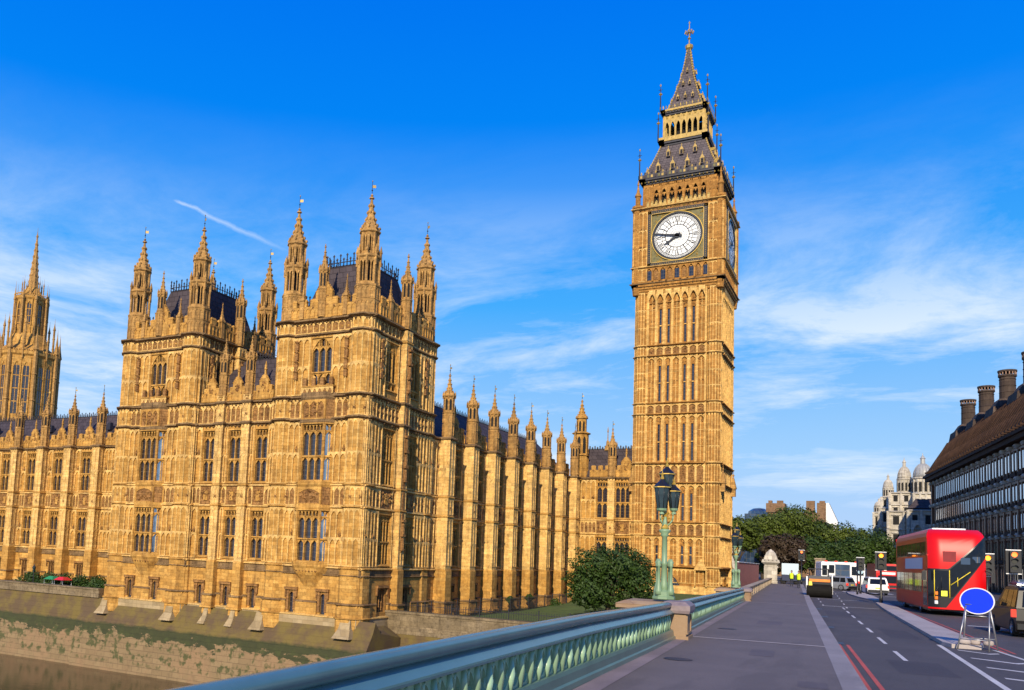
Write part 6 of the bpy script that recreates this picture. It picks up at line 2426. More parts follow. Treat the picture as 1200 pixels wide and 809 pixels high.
for k, (ds, dt) in enumerate(((0.05, -0.3), (0.25, 0.0), (0.1, 0.3))):
    q = MB()
    w1 = random.uniform(0.11, 0.14)
    q.ring(0, 0, [(w1 * 0.75, 0), (w1, 0.05), (w1 * 0.95, 0.12), (w1 * 0.65, 0.18), (w1 * 0.15, 0.20)], 12, smooth=True)
    b_ = put('sandbag', q.mesh('sandbag', [ISLAND]))
    b_.location = st(30.35 + ds, 4.85 + dt, zr(30) + 0.12)
    b_.scale = (1.25, 1.0, 1)
    b_.rotation_euler = (0, 0, random.uniform(-0.4, 0.4))
    tag(b_, ('pale sandbag under the left leg of the blue road sign', 'pale sandbag in the middle under the blue road sign', 'pale sandbag under the right leg of the blue road sign')[k], 'sandbag', 'sandbags under the blue sign')


# ================================================================== VEHICLES (front or rear towards +d)
def extrude_profile(m, prof, w0, taper_fn=None, m_side=0, m_edge=None):
    """prof = [(d, z)] closed, swept across x with optional half-width per point"""
    n = len(prof)
    L_ = [(-(taper_fn(d, z) if taper_fn else w0), d, z) for d, z in prof]
    Rr = [((taper_fn(d, z) if taper_fn else w0), d, z) for d, z in prof]
    for k in range(n):
        j = (k + 1) % n
        m.face([L_[k], L_[j], Rr[j], Rr[k]], m_edge[k] if m_edge else m_side)
    m.face(L_, m_side)
    m.face(Rr[::-1], m_side)


def wheel(parent, x, d, r, wd, out):
    t = MB()
    seg = 18
    sg_ = 1 if out > 0 else -1

    def lathe(pr, mt):
        for (r0, x0), (r1, x1) in zip(pr, pr[1:]):
            for k in range(seg):
                a0, a1 = 2 * PI * k / seg, 2 * PI * (k + 1) / seg
                t.face([(x + sg_ * xx, d + rr * math.cos(a), r + rr * math.sin(a)) for rr, xx, a in ((r0, x0, a0), (r0, x0, a1), (r1, x1, a1), (r1, x1, a0))], mt)
    lathe([(0.02, -wd / 2), (r, -wd / 2 + 0.02), (r, wd / 2 - 0.03), (r * 0.9, wd / 2), (r * 0.66, wd / 2 - 0.01)], 0)
    o = put('wheel', t.mesh('wheel', [RUBBER]), parent)
    t = MB()
    lathe([(r * 0.67, wd / 2 - 0.015), (r * 0.6, wd / 2 - 0.05), (r * 0.2, wd / 2 - 0.04), (r * 0.12, wd / 2), (0.01, wd / 2)], 0)
    for k in range(5):
        a = 2 * PI * k / 5
        P = []
        for rr, da in ((0.15, -0.5), (0.62, -0.16), (0.62, 0.16), (0.15, 0.5)):
            P.append((x + sg_ * (wd / 2 - 0.02), d + r * rr * math.cos(a + da), r + r * rr * math.sin(a + da)))
        t.face(P, 0)
    put('rim', t.mesh('rim', [ALLOY]), o)


# --- double-decker: asymmetric glazed front
bus = thing('double_decker_bus', 'large red double-decker bus with a slanting glazed front behind the blue sign', 'bus', st(57.6, 8.34, zr(58)), BRZ + 1.2, scale=1.115)
BW = 1.26
Lb = 12.6


def bus_half(d, z):
    """half width: rounded corners at the front and a curved shoulder on top"""
    f = 1.0
    if z > 4.0:
        f *= 1 - 0.16 * ((z - 4.0) / 0.42) ** 2
    return BW * f


def front_d(x, z):
    """the front face bows forward, leans back above, and rounds into the sides"""
    e = abs(x) / BW
    d = 0.0 - 0.30 * max(0, e - 0.55) ** 2 / 0.2 * 0.9
    d -= 0.42 * max(0, (z - 2.6) / 1.8) ** 2.0
    d -= 0.03 * max(0, 1.0 - z)
    if z > 3.95:
        d -= 0.5 * ((z - 3.95) / 0.45) ** 2
    return d


body = MB()
NX, NZ = 30, 44
z0b, z1b = 0.32, 4.40


grid = {}
glass = MB()
glass.sm = True
body.sm = True


def limits(x):
    xs_ = x / BW
    up = 2.36 + max(0, xs_ + 0.3) * 1.30
    lo = 0.40 + max(0, xs_ + 0.40) * 1.86
    return min(lo, 4.3), min(up, 4.3)


for i in range(NX):
    e0, e1 = -1 + 2 * i / NX, -1 + 2 * (i + 1) / NX
    cols = []
    for e in (e0, e1):
        lo, up = limits(e * BW)
        lo = min(lo, up - 0.02)
        c0_ = max(lo + 0.08, 0.95) if e < 0.08 else lo + 0.08
        cols.append([z0b, (z0b + lo) / 2, lo, min(c0_, up - 0.01), 0, up - 0.09, up, 0, z1b])
    seq = []
    for cl in cols:
        a_, b_ = cl[3], max(cl[3] + 0.002, cl[5])
        row = cl[:4] + [a_ + (b_ - a_) * f for f in (0.2, 0.4, 0.6, 0.8)] + [b_, cl[6]] + [cl[6] + (z1b - cl[6]) * f for f in (0.15, 0.3, 0.45, 0.6, 0.72, 0.82, 0.9, 0.96)] + [z1b]
        seq.append(row)
    kinds = [0, 0, 1] + [2] * 5 + [1] + [0] * 9
    for j in range(len(seq[0]) - 1):
        P = []
        for e, row, jj in ((e0, seq[0], j), (e1, seq[1], j), (e1, seq[1], j + 1), (e0, seq[0], j + 1)):
            z = row[jj]
            x = e * bus_half(0, z)
            P.append((x, front_d(x, z), z))
        if kinds[j] == 2:
            glass.face(P)
        else:
            body.face(P, kinds[j])
for i in range(NX + 1):
    x = (-1 + 2 * i / NX) * bus_half(0, z1b)
    grid[i, NZ] = (x, front_d(x, z1b), z1b)
body.sm = False
# sides, roof, rear
for sg_ in (-1, 1):
    xs_ = sg_ * BW
    zsl = [0.32, 0.62, 0.95, 2.05, 2.35, 2.95, 3.75, 4.0, 4.2, 4.32, 4.40]
    for za, zb in zip(zsl, zsl[1:]):
        xa, xb = sg_ * bus_half(0, za), sg_ * bus_half(0, zb)
        da, db = front_d(xa, za), front_d(xb, zb)
        mi = 0
        body.face([(xa, da, za), (xa, -Lb, za), (xb, -Lb, zb), (xb, db, zb)], mi)
za = 4.40
hw4 = bus_half(0, za)
for i in range(NX):
    a, b = grid[i, NZ], grid[i + 1, NZ]
    body.face([a, b, (b[0], -Lb, 4.43), (a[0], -Lb, 4.43)], 2)
body.face([(-BW, -Lb, 0.32), (BW, -Lb, 0.32), (BW, -Lb, 4.2), (-BW, -Lb, 4.2)], 0)
body.box(-0.75, 0.75, -Lb + 1.0, -2.2, 4.38, 4.52, 2)
body.box(-BW + 0.05, BW - 0.05, -Lb + 0.1, -0.35, 0.22, 0.36, 1)
put('body', body.mesh('body', [REDP, BLACKP, WHITEP]), bus)
put('windscreen', glass.mesh('windscreen', [CARGL]), bus)
# side glazing (near side first), upper deck, advertising panel, door
for sg_ in (-1, 1):
    up = MB()
    x = sg_ * (BW + 0.006)
    X0_, X1_ = sorted((sg_ * (BW - 0.02), sg_ * (BW + 0.008)))
    for k in range(7):
        up.box(X0_, X1_, -Lb + 0.5 + k * 1.62, -Lb + 0.5 + k * 1.62 + 1.5, 3.02, 3.74)
    put('upper_window', up.mesh('upper_window', [CARGL]), bus)
    lw_ = MB()
    for k in range(6):
        lw_.box(X0_, X1_, -Lb + 0.6 + k * 1.65, -Lb + 0.6 + k * 1.65 + 1.5, 1.1, 2.1)
    lw_.box(X0_, X1_, -1.75, -0.5, 0.45, 2.25)
    put('lower_window', lw_.mesh('lower_window', [CARGL]), bus)
    ad = MB()
    ad.box(X0_, sg_ * (BW + 0.02) if sg_ > 0 else X1_, -8.3, -1.9, 2.32, 2.92) if sg_ > 0 else ad.box(-(BW + 0.02), -(BW - 0.01), -8.3, -1.9, 2.32, 2.92)
    put('side_panel', ad.mesh('side_panel', [BOARD]), bus)
    for d in (-2.9, -9.3):
        wheel(bus, sg_ * (BW - 0.14), d, 0.48, 0.28, sg_)
for k, (x, z, mt) in enumerate(((-0.92, 1.12, AMBLAMP), (-0.92, 0.88, AMBLAMP), (-0.92, 0.66, WHITEP))):
    h = MB()
    h.ring(x, front_d(x, z) - 0.03, [(0.085, z - 0.085), (0.09, z), (0.085, z + 0.085)], 10)
    put('headlight', h.mesh('headlight', [ORANGEP if k < 2 else WHITEP]), bus)
h = MB()
h.box(-0.72, -0.45, front_d(-0.6, 1.1) - 0.02, front_d(-0.6, 1.1) + 0.02, 0.98, 1.25)
put('yellow_notice', h.mesh('yellow_notice', [simple('bright_notice', (0.8, 0.85, 0.05), 0.5)]), bus)
h = MB()
h.box(0.12, 0.78, front_d(0.4, 0.6) - 0.04, front_d(0.4, 0.6) + 0.015, 0.50, 0.66)
put('number_plate', h.mesh('number_plate', [simple('plate_yellow', (0.85, 0.62, 0.05), 0.4)]), bus)
h = MB()
h.box(-0.62, -0.05, front_d(-0.3, 2.9) - 0.02, front_d(-0.3, 2.9) + 0.01, 2.72, 3.25)
put('blind_panel', h.mesh('blind_panel', [simple('dark_red_panel', (0.22, 0.01, 0.01), 0.3)]), bus)
h = MB()
for x0_, z0_, x1_, z1_, w2_ in ((-0.35, 0.9, -0.35, 2.3, 0.02), (-0.3, 1.55, 0.55, 2.25, 0.02), (0.0, 1.5, 0.0, 1.95, 0.018), (-1.0, 0.9, -1.0, 2.3, 0.02)):
    h.tube((x0_, front_d(x0_, z0_) + 0.012, z0_), (x1_, front_d(x1_, z1_) + 0.012, z1_), w2_)
put('grab_rail', h.mesh('grab_rail', [YELLOW]), bus)
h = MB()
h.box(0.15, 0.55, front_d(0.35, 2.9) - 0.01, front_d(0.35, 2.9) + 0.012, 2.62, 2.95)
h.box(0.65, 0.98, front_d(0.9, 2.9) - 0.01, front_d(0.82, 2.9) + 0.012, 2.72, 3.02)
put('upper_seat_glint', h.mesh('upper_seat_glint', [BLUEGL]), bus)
for sx_ in (-1, 1):
    h = MB()
    h.tube((sx_ * 1.2, -0.25, 2.35), (sx_ * 1.48, 0.12, 2.2), 0.02)
    h.box(sx_ * 1.48 - 0.09, sx_ * 1.48 + 0.09, 0.06, 0.14, 1.75, 2.2)
    put('mirror', h.mesh('mirror', [BLACKP]), bus)
h = MB()
h.ring(-1.2, -0.35, [(0.02, 2.98), (0.1, 3.05), (0.02, 3.12)], 8)
put('marker_lamp', h.mesh('marker_lamp', [TAILRED]), bus)


# --- cars. rear towards +d
def car(name, label, cat, s, t, rz, L_, wd, h, paint, rear_extra=None, kind='hatch', group=None):
    root = thing(name, label, cat, st(s, t, zr(s)), rz, group)
    hw = wd / 2
    hl = h
    b_ = MB()
    belt = h * 0.56
    prof = [(0.0, 0.32), (0.03, 0.62), (-0.02, belt), (-0.12, belt + 0.03), (-L_ + 1.05, belt - 0.02), (-L_ + 0.15, belt - 0.16), (-L_, belt - 0.32), (-L_ + 0.02, 0.3), (-L_ + 0.3, 0.2), (-0.2, 0.2)]
    extrude_profile(b_, prof, hw, lambda d, z: hw * (0.94 if (z > belt - 0.2 and d < -L_ + 0.5) or z < 0.28 else (0.97 if z > belt - 0.05 else 1.0)))
    # wheel arches as dark flares
    put('body', b_.mesh('body', [paint]), root)
    c_ = MB()
    rf = [(-0.08, belt), (-0.30, h - 0.14), (-0.45, h - 0.04), (-1.2, h), (-2.4, h - 0.02), (-2.75, h - 0.12), (-L_ + 1.15, belt)]
    tf = lambda d, z: hw * (0.97 - 0.16 * (z - belt) / (h - belt))
    extrude_profile(c_, rf, hw, tf)
    put('roof', c_.mesh('roof', [paint]), root)
    for sg_ in (-1, 1):
        g = MB()
        zt = h - 0.13
        for (d0, d1, e0, e1) in ((-0.42, -0.95, -0.32, -0.95), (-1.02, -1.85, -1.02, -1.85), (-1.92, -2.5, -1.92, -3.0)):
            xb, xt = sg_ * (tf(0, belt + 0.05) + 0.012), sg_ * (tf(0, zt) + 0.012)
            g.face([(xb, e0, belt + 0.06), (xb, e1, belt + 0.06), (xt, d1, zt), (xt, d0, zt)])
        put('side_window', g.mesh('side_window', [CARGL]), root)
        for d in (-0.85, -L_ + 0.85):
            wheel(root, sg_ * (hw - 0.11), d, 0.34, 0.22, sg_)
        q = MB()
        q.box(sg_ * hw - 0.13, sg_ * hw + 0.01, -0.16, 0.035, belt - 0.3, belt - 0.02)
        put('tail_lamp', q.mesh('tail_lamp', [TAILRED]), root)
        q = MB()
        q.box(sg_ * (hw + 0.08) - 0.08, sg_ * (hw + 0.08) + 0.08, -2.85, -2.7, belt + 0.05, belt + 0.2)
        put('mirror', q.mesh('mirror', [paint]), root)
    g = MB()
    g.face([(-hw * 0.78, -0.085, belt + 0.08), (hw * 0.78, -0.085, belt + 0.08), (hw * 0.7, -0.275, h - 0.17), (-hw * 0.7, -0.275, h - 0.17)])
    put('rear_window', g.mesh('rear_window', [CARGL]), root)
    g = MB()
    g.box(-0.26, 0.26, 0.02, 0.05, 0.62, 0.74)
    put('number_plate', g.mesh('number_plate', [YELLOW]), root)
    g = MB()
    g.box(-hw * 0.97, hw * 0.97, -0.1, 0.08, 0.3, 0.5)
    put('bumper', g.mesh('bumper', [BLACKP]), root)
    g = MB()
    for sg_ in (-1, 1):
        g.box(sg_ * hw * 0.72 - 0.03, sg_ * hw * 0.72 + 0.03, -2.5, -0.6, h + 0.0, h + 0.06)
    put('roof_rail', g.mesh('roof_rail', [ALLOY]), root)
    if rear_extra:
        rear_extra(root, hw, belt, h, L_)
    return root


car('parked_car', 'dark metallic estate car at the right edge of the road beyond the blue sign', 'car', 38.8, 8.42, BRZ, 4.9, 2.0, 1.86, CARDK)


def police(root, hw, belt, h, L_):
    g = MB()
    for k in range(6):
        g.box(-hw * 0.9 + k * hw * 0.3, -hw * 0.9 + (k + 1) * hw * 0.3, 0.03, 0.045, 0.78, belt, k % 2)
    put('rear_chevrons', g.mesh('rear_chevrons', [YELLOW, SIGNRED]), root)
    g = MB()
    g.box(-hw * 0.6, hw * 0.6, -1.6, -1.3, h, h + 0.12)
    put('light_bar', g.mesh('light_bar', [BLUEGL]), root)


car('emergency_car', 'red and yellow chevroned emergency estate car just right of the big red bus', 'car', 56, 11.75, BRZ - 2, 4.8, 2.15, 2.1, CARSIL, police)
car('small_car', 'white and blue car waiting beyond the traffic island, left of the red post', 'car', 99, 7.6, BRZ + 6, 4.0, 1.9, 1.75, WHITEP, lambda r, hw, b_, h, L_: None)
car('small_car', 'pale car seen side on in front of the white coach', 'car', 112, 6.0, BRZ + 60, 4.2, 1.8, 1.6, CARSIL)

# white coach standing across the junction
co_ = thing('coach', 'white single-deck coach with dark windows standing across the junction under the trees', 'coach', st(119.5, 5.4, zr(119)), BRZ + 4)
m = MB()
m.box(-2.4, 2.4, -7, 0, 0.35, 3.15, 0)
m.taper(-2.4, 2.4, -7, 0, 3.15, 3.3, 0.1, 0.1, 0.15, 0)
put('body', m.mesh('body', [WHITEP]), co_)
for a, b, c, d in ((-2.3, -1.75, 1.6, 2.85), (-1.55, -0.95, 1.9, 2.9), (0.95, 2.25, 1.75, 2.8)):
    m = MB()
    m.box(a, b, -0.02, 0.03, c, d)
    put('window', m.mesh('window', [CARGL]), co_)
m = MB()
m.box(-0.85, 0.75, -0.02, 0.06, 0.4, 3.0)
put('door', m.mesh('door', [BLUEGL]), co_)
for x in (-1.7, 1.7):
    m = MB()
    m.box(x - 0.18, x + 0.18, -0.02, 0.05, 0.75, 1.05)
    put('tail_lamp', m.mesh('tail_lamp', [TAILRED]), co_)
    m = MB()
    m.ring(x, -0.3, [(0.3, 0.0), (0.45, 0.2), (0.45, 0.7), (0.3, 0.9)], 10)
    put('wheel', m.mesh('wheel', [RUBBER]), co_)
m = MB()
for k in range(4):
    m.box(-2.0 + k * 1.1, -1.7 + k * 1.1, -0.3, -0.1, 3.28, 3.42)
put('roof_lamp', m.mesh('roof_lamp', [TAILRED]), co_)

# far red bus
fb = thing('double_decker_bus', 'distant red double-decker bus seen behind the amber traffic light', 'bus', st(124, 10.6, zr(120)), BRZ + 3)
m = MB()
m.taper(-1.3, 1.3, -9, 0, 0.3, 2.2, 0.0, 0, 0.0, 0)
m.taper(-1.3, 1.3, -9, 0, 2.2, 3.35, 0.08, 0.1, 0.1, 0)
put('body', m.mesh('body', [REDP]), fb)
for nm, a, b, c, d, mt in (('upper_window', -1.15, 1.15, 2.5, 3.1, CARGL), ('windscreen', -1.1, 1.1, 0.95, 1.85, CARGL), ('blind_panel', -0.8, 0.8, 2.0, 2.3, WHITEP), ('grille', -0.9, 0.9, 0.4, 0.7, BLACKP)):
    m = MB()
    m.box(a, b, -0.1, 0.03, c, d)
    put(nm, m.mesh(nm, [mt]), fb)

# road roller / resurfacing machine by the kerb
ro_ = thing('road_roller', 'black and orange road roller working beside the kerb in the left lane', 'road roller', st(79, 1.85, zr(79)), BRZ)
m = MB()
m.box(-0.85, 0.85, -2.6, -0.1, 0.75, 1.5, 0)
m.taper(-0.85, 0.85, -2.6, -0.1, 1.5, 1.75, 0.1, 0.3, 0.1, 0)
put('body', m.mesh('body', [BLACKP]), ro_)
m = MB()
for x0_, x1_ in ((-0.95, 0.95),):
    seg = 20
    for k in range(seg):
        a0, a1 = 2 * PI * k / seg, 2 * PI * (k + 1) / seg
        m.face([(x0_, -0.25 + 0.55 * math.cos(a0), 0.55 + 0.55 * math.sin(a0)), (x0_, -0.25 + 0.55 * math.cos(a1), 0.55 + 0.55 * math.sin(a1)), (x1_, -0.25 + 0.55 * math.cos(a1), 0.55 + 0.55 * math.sin(a1)), (x1_, -0.25 + 0.55 * math.cos(a0), 0.55 + 0.55 * math.sin(a0))])
    for xx in (x0_, x1_):
        m.face([(xx, -0.25 + 0.55 * math.cos(2 * PI * k / seg), 0.55 + 0.55 * math.sin(2 * PI * k / seg)) for k in range(seg)])
put('drum', m.mesh('drum', [simple('drum_steel', (0.012, 0.011, 0.010), 0.7, 0.0, spec=0.08)]), ro_)
m = MB()
m.box(-0.75, 0.8, -0.12, -0.04, 1.28, 1.5)
put('stripe', m.mesh('stripe', [ORANGEP]), ro_)
m = MB()
m.box(-0.98, -0.86, -0.6, 0.1, 0.55, 1.7, 0)
m.box(0.9, 0.98, -0.6, 0.1, 0.3, 1.9, 0)
put('side_frame', m.mesh('side_frame', [WHITEP]), ro_)
m = MB()
m.taper(-0.82, -0.5, -0.05, 0.12, 0.7, 1.3, 0.05, 0, 0.05)
put('water_tank', m.mesh('water_tank', [YELLOW]), ro_)
m = MB()
for x in (-0.7, 0.7):
    for d in (-2.2, -0.8):
        m.tube((x, d, 1.7), (x, d, 2.3), 0.03)
m.box(-0.8, 0.8, -2.4, -0.6, 2.28, 2.36)
put('canopy', m.mesh('canopy', [BLACKP]), ro_)


# ================================================================== TRAFFIC LIGHTS, POSTS, BOARDS
def traffic_light(s, t, label, h=3.3, lit=AMBLAMP, top=True, z=None, sc_=1.0, rz=BRZ):
    root = thing('traffic_light', label, 'traffic light', st(s, t, zr(s) if z is None else z), rz, 'traffic lights along the road', sc_)
    m = MB()
    m.ring(0, 0, [(0.11, 0), (0.11, 0.5), (0.075, 0.6), (0.075, h)], 10, smooth=True)
    put('pole', m.mesh('pole', [BLACKP]), root)
    m = MB()
    m.box(-0.2, 0.2, 0.06, 0.32, h - 1.0, h + 0.15)
    m.box(-0.36, 0.36, 0.05, 0.09, h - 1.1, h + 0.25)
    m.box(-0.36, 0.36, 0.09, 0.095, h + 0.2, h + 0.25, 1)
    m.box(-0.36, 0.36, 0.09, 0.095, h - 1.1, h - 1.05, 1)
    hd = put('signal_head', m.mesh('signal_head', [BLACKP, WHITEP]), root)
    for k in range(3):
        zc2 = h - 0.03 - k * 0.36
        l_ = MB()
        l_.face([(0.14 * math.cos(2 * PI * j / 16), 0.33, zc2 + 0.14 * math.sin(2 * PI * j / 16)) for j in range(16)])
        put('lens', l_.mesh('lens', [lit if k == 0 else DIMLAMP]), hd)
        v_ = MB()
        for j in range(9):
            a0, a1 = PI * j / 9, PI * (j + 1) / 9
            v_.face([(0.16 * math.cos(a0), 0.32, zc2 + 0.16 * math.sin(a0)), (0.16 * math.cos(a1), 0.32, zc2 + 0.16 * math.sin(a1)), (0.16 * math.cos(a1), 0.5, zc2 + 0.15 * math.sin(a1)), (0.16 * math.cos(a0), 0.5, zc2 + 0.15 * math.sin(a0))])
        put('visor', v_.mesh('visor', [BLACKP]), hd)
    return root


def post(s, t, h, label, mt=BLACKP, disc=None, r=0.06):
    root = thing('sign_post', label, 'post', st(s, t, zr(s)), BRZ)
    m = MB()
    m.ring(0, 0, [(r * 1.5, 0), (r * 1.5, 0.5), (r, 0.55), (r, h)], 8, smooth=True)
    put('pole', m.mesh('pole', [mt]), root)
    if disc:
        m = MB()
        m.face([(disc[1] * math.cos(2 * PI * j / 20), r + 0.03, h - disc[1] + disc[1] * math.sin(2 * PI * j / 20)) for j in range(20)])
        m.face([(disc[1] * math.cos(2 * PI * j / 20), r + 0.0, h - disc[1] + disc[1] * math.sin(2 * PI * j / 20)) for j in range(20)])
        put('sign_plate', m.mesh('sign_plate', [disc[0]]), root)


traffic_light(71, 5.62, 'amber traffic light on the traffic island to the left of the big red bus', h=3.5)
traffic_light(96, 5.85, 'far traffic light with its back turned on the second traffic island', h=3.4, lit=DIMLAMP)
post(92, 5.35, 3.4, 'black post at the near end of the second traffic island')
post(100, 6.1, 2.6, 'post with a small round blue sign beyond the second traffic island', disc=(simple('pale_blue_disc', (0.35, 0.5, 0.55), 0.5), 0.3))
traffic_light(134, 0.9, 'red traffic light at the end of the footway beside the pale board', h=4.2, lit=REDLAMP, sc_=1.1)
traffic_light(66, 11.15, 'amber traffic light between the big red bus and the dark bronze building', h=3.2, sc_=1.1)
traffic_light(66, 12.55, 'red traffic light farthest right in front of the dark bronze building', h=3.3, lit=REDLAMP, sc_=1.15)

# white van-mounted board and workers at the end of the footway
bt = thing('site_lorry', 'dark works lorry carrying a pale blank board at the end of the footway', 'lorry', st(127, -0.55, zr(120) + 0.15), BRZ)
m = MB()
m.box(-0.95, 0.95, -3.5, 0, 0.45, 1.35, 0)
m.box(-0.9, 0.9, -3.6, -2.4, 1.35, 2.2, 0)
put('body', m.mesh('body', [simple('navy_paint', (0.01, 0.02, 0.06), 0.4)]), bt)
m = MB()
m.box(-1.0, 1.05, -0.05, 0.02, 1.25, 2.75, 0)
put('board', m.mesh('board', [BOARD]), bt)
for x in (-0.8, 0.8):
    m = MB()
    m.ring(x, -0.6, [(0.2, 0.0), (0.4, 0.15), (0.4, 0.7), (0.2, 0.85)], 10)
    put('wheel', m.mesh('wheel', [RUBBER]), bt)


def person(loc, rz, label, top, legs=DKCLOTH, pose=0, h=1.75, group=None):
    """one continuous skinned body; hair and clothing as children"""
    root = thing('person', label, 'person', loc, rz, group, scale=h / 1.75)
    st_ = 0.16 + 0.08 * pose
    J = [(0, 0, 0.93, .15, .11), (0, 0, 1.12, .14, .10), (0, 0, 1.36, .18, .11), (0, 0, 1.48, .07, .07), (0, 0, 1.56, .055, .06), (0, 0.0, 1.66, .085, .10), (0, 0, 1.74, .05, .06),
         (.10, 0.02, .88, .09, .09), (.11, 0.04 + st_ * .4, .50, .062, .065), (.12, st_ * .2, .09, .042, .045), (.13, st_ * .2 + .13, .04, .04, .035),
         (-.10, 0, .88, .09, .09), (-.11, 0, .50, .062, .065), (-.12, -st_, .09, .042, .045), (-.13, -st_ + .13, .04, .04, .035),
         (.19, 0, 1.38, .06, .06), (.25, .03, 1.12, .045, .045), (.24, .16, .90, .033, .033), (.24, .20, .80, .04, .025),
         (-.19, 0, 1.38, .06, .06), (-.25, .0, 1.12, .045, .045), (-.26, .10, .88, .033, .033), (-.26, .13, .79, .04, .025)]
    E_ = [(0, 1), (1, 2), (2, 3), (3, 4), (4, 5), (5, 6), (0, 7), (7, 8), (8, 9), (9, 10), (0, 11), (11, 12), (12, 13), (13, 14), (2, 15), (15, 16), (16, 17), (17, 18), (2, 19), (19, 20), (20, 21), (21, 22)]
    me = bpy.data.meshes.new('body')
    me.from_pydata([(x, -y, z) for x, y, z, a, b in J], E_, [])
    ob = bpy.data.objects.new('body', me)
    C.objects.link(ob)
    ob.parent = root
    md = ob.modifiers.new('skin', 'SKIN')
    for v_, q in zip(me.skin_vertices[0].data, J):
        v_.radius = (q[3], q[4])
    me.skin_vertices[0].data[0].use_root = True
    sb = ob.modifiers.new('sub', 'SUBSURF')
    sb.levels = sb.render_levels = 1
    me.materials.append(legs)
    v = MB()
    v.ring(0, 0, [(.19, .86), (.185, 1.0), (.20, 1.2), (.215, 1.36), (.15, 1.46), (.08, 1.49)], 10, smooth=True)
    put('jacket', v.mesh('jacket', [top]), root).scale = (1, .72, 1)
    v = MB()
    v.ring(0, 0, [(.055, 1.50), (.075, 1.56), (.088, 1.64), (.085, 1.70), (.05, 1.76)], 10, smooth=True)
    put('head', v.mesh('head', [SKIN]), root)
    v = MB()
    v.ring(0, 0.01, [(.095, 1.66), (.095, 1.72), (.06, 1.785), (.01, 1.80)], 10, smooth=True)
    put('hair', v.mesh('hair', [HAIR]), root)


person(st(112, -0.3, zr(110) + .15), BRZ + 170, 'worker in a yellow-green high-visibility jacket just right of the pale board', HIVIS, h=1.85)
person(st(104, 0.42, zr(104) + .15), BRZ + 160, 'worker in a brighter high-visibility jacket standing nearer at the kerb', HIVIS, pose=1, h=1.85)
person(st(108, 1.35, zr(104)), BRZ + 40, 'person in dark clothing standing in the gutter behind the road roller', DKCLOTH, h=1.8)

# maroon hoarding behind the stone parapet
hd_ = MB()
P0, P1 = st(84, -4.6), st(119, -4.1)
dx, dy = P1[0] - P0[0], P1[1] - P0[1]
ln = math.hypot(dx, dy)
hd_.T = (P0[0], P0[1], dx / ln, dy / ln)
hd_.box(0, ln, -0.08, 0, -4, 0.30)
for k in range(int(ln / 1.2)):
    hd_.box(k * 1.2, k * 1.2 + 0.08, -0.1, 0.05, -4, 0.34)
hd_.box(0, ln, -0.12, 0.06, 0.30, 0.38, 1)
tag(put('hoarding', hd_.mesh('hoarding', [MAROON, WHITEP])), 'dark maroon boarded fence behind the stone parapet beyond the clock tower', 'fence')


def gate_pier(s, t, h, w2_, label):
    root = thing('gate_pier', label, 'pier', st(s, t, -2.3), BRZ)
    m = MB()
    m.box(-w2_, w2_, -w2_, w2_, 0, h * 0.55)
    m.box(-w2_ * 1.12, w2_ * 1.12, -w2_ * 1.12, w2_ * 1.12, 0, h * 0.1)
    m.panels(-w2_, w2_, h * 0.12, h * 0.52, 2, d=w2_, pr=0.08)
    put('shaft', m.mesh('shaft', [WHITEST]), root)
    m = MB()
    m.taper(-w2_ * 1.5, w2_ * 1.5, -w2_ * 1.5, w2_ * 1.5, h * 0.62, h * 0.70, 0.1, 0.1, 0.1)
    m.taper(-w2_, w2_, -w2_, w2_, h * 0.55, h * 0.62, -w2_ * 0.5, -w2_ * 0.5, -w2_ * 0.5)
    m.lumps(-w2_ * 1.3, w2_ * 1.3, h * 0.68, 0.4, 0.2, w2_ * 1.3, 0.3)
    m.taper(-w2_ * 1.15, w2_ * 1.15, -w2_ * 1.15, w2_ * 1.15, h * 0.70, h * 0.82, 0.15, 0.15, 0.15)
    m.ring(0, 0, [(w2_ * 1.0, h * 0.82), (w2_ * 0.8, h * 0.9), (w2_ * 0.3, h * 0.97), (0.05, h)], 8)
    put('cap', m.mesh('cap', [WHITEST]), root)


gate_pier(127, -2.9, 4.7, 0.75, 'pale carved stone gate pier with a domed cap at the end of the hoarding')
gate_pier(138, -3.0, 3.6, 0.6, 'smaller pale stone gate pier behind the domed gate pier')
# memorial plinth among the traffic
mp_ = thing('statue_plinth', 'buff stone plinth with a small dark figure rising above the road roller', 'monument', st(150, 3.6, -2.4), BRZ)
m = MB()
m.box(-0.9, 0.9, -0.9, 0.9, 0, 1.4)
m.taper(-0.75, 0.75, -0.75, 0.75, 1.4, 3.9, 0.1, 0.1, 0.1)
m.box(-0.8, 0.8, -0.8, 0.8, 3.9, 4.1)
put('plinth', m.mesh('plinth', [GRANITE]), mp_)


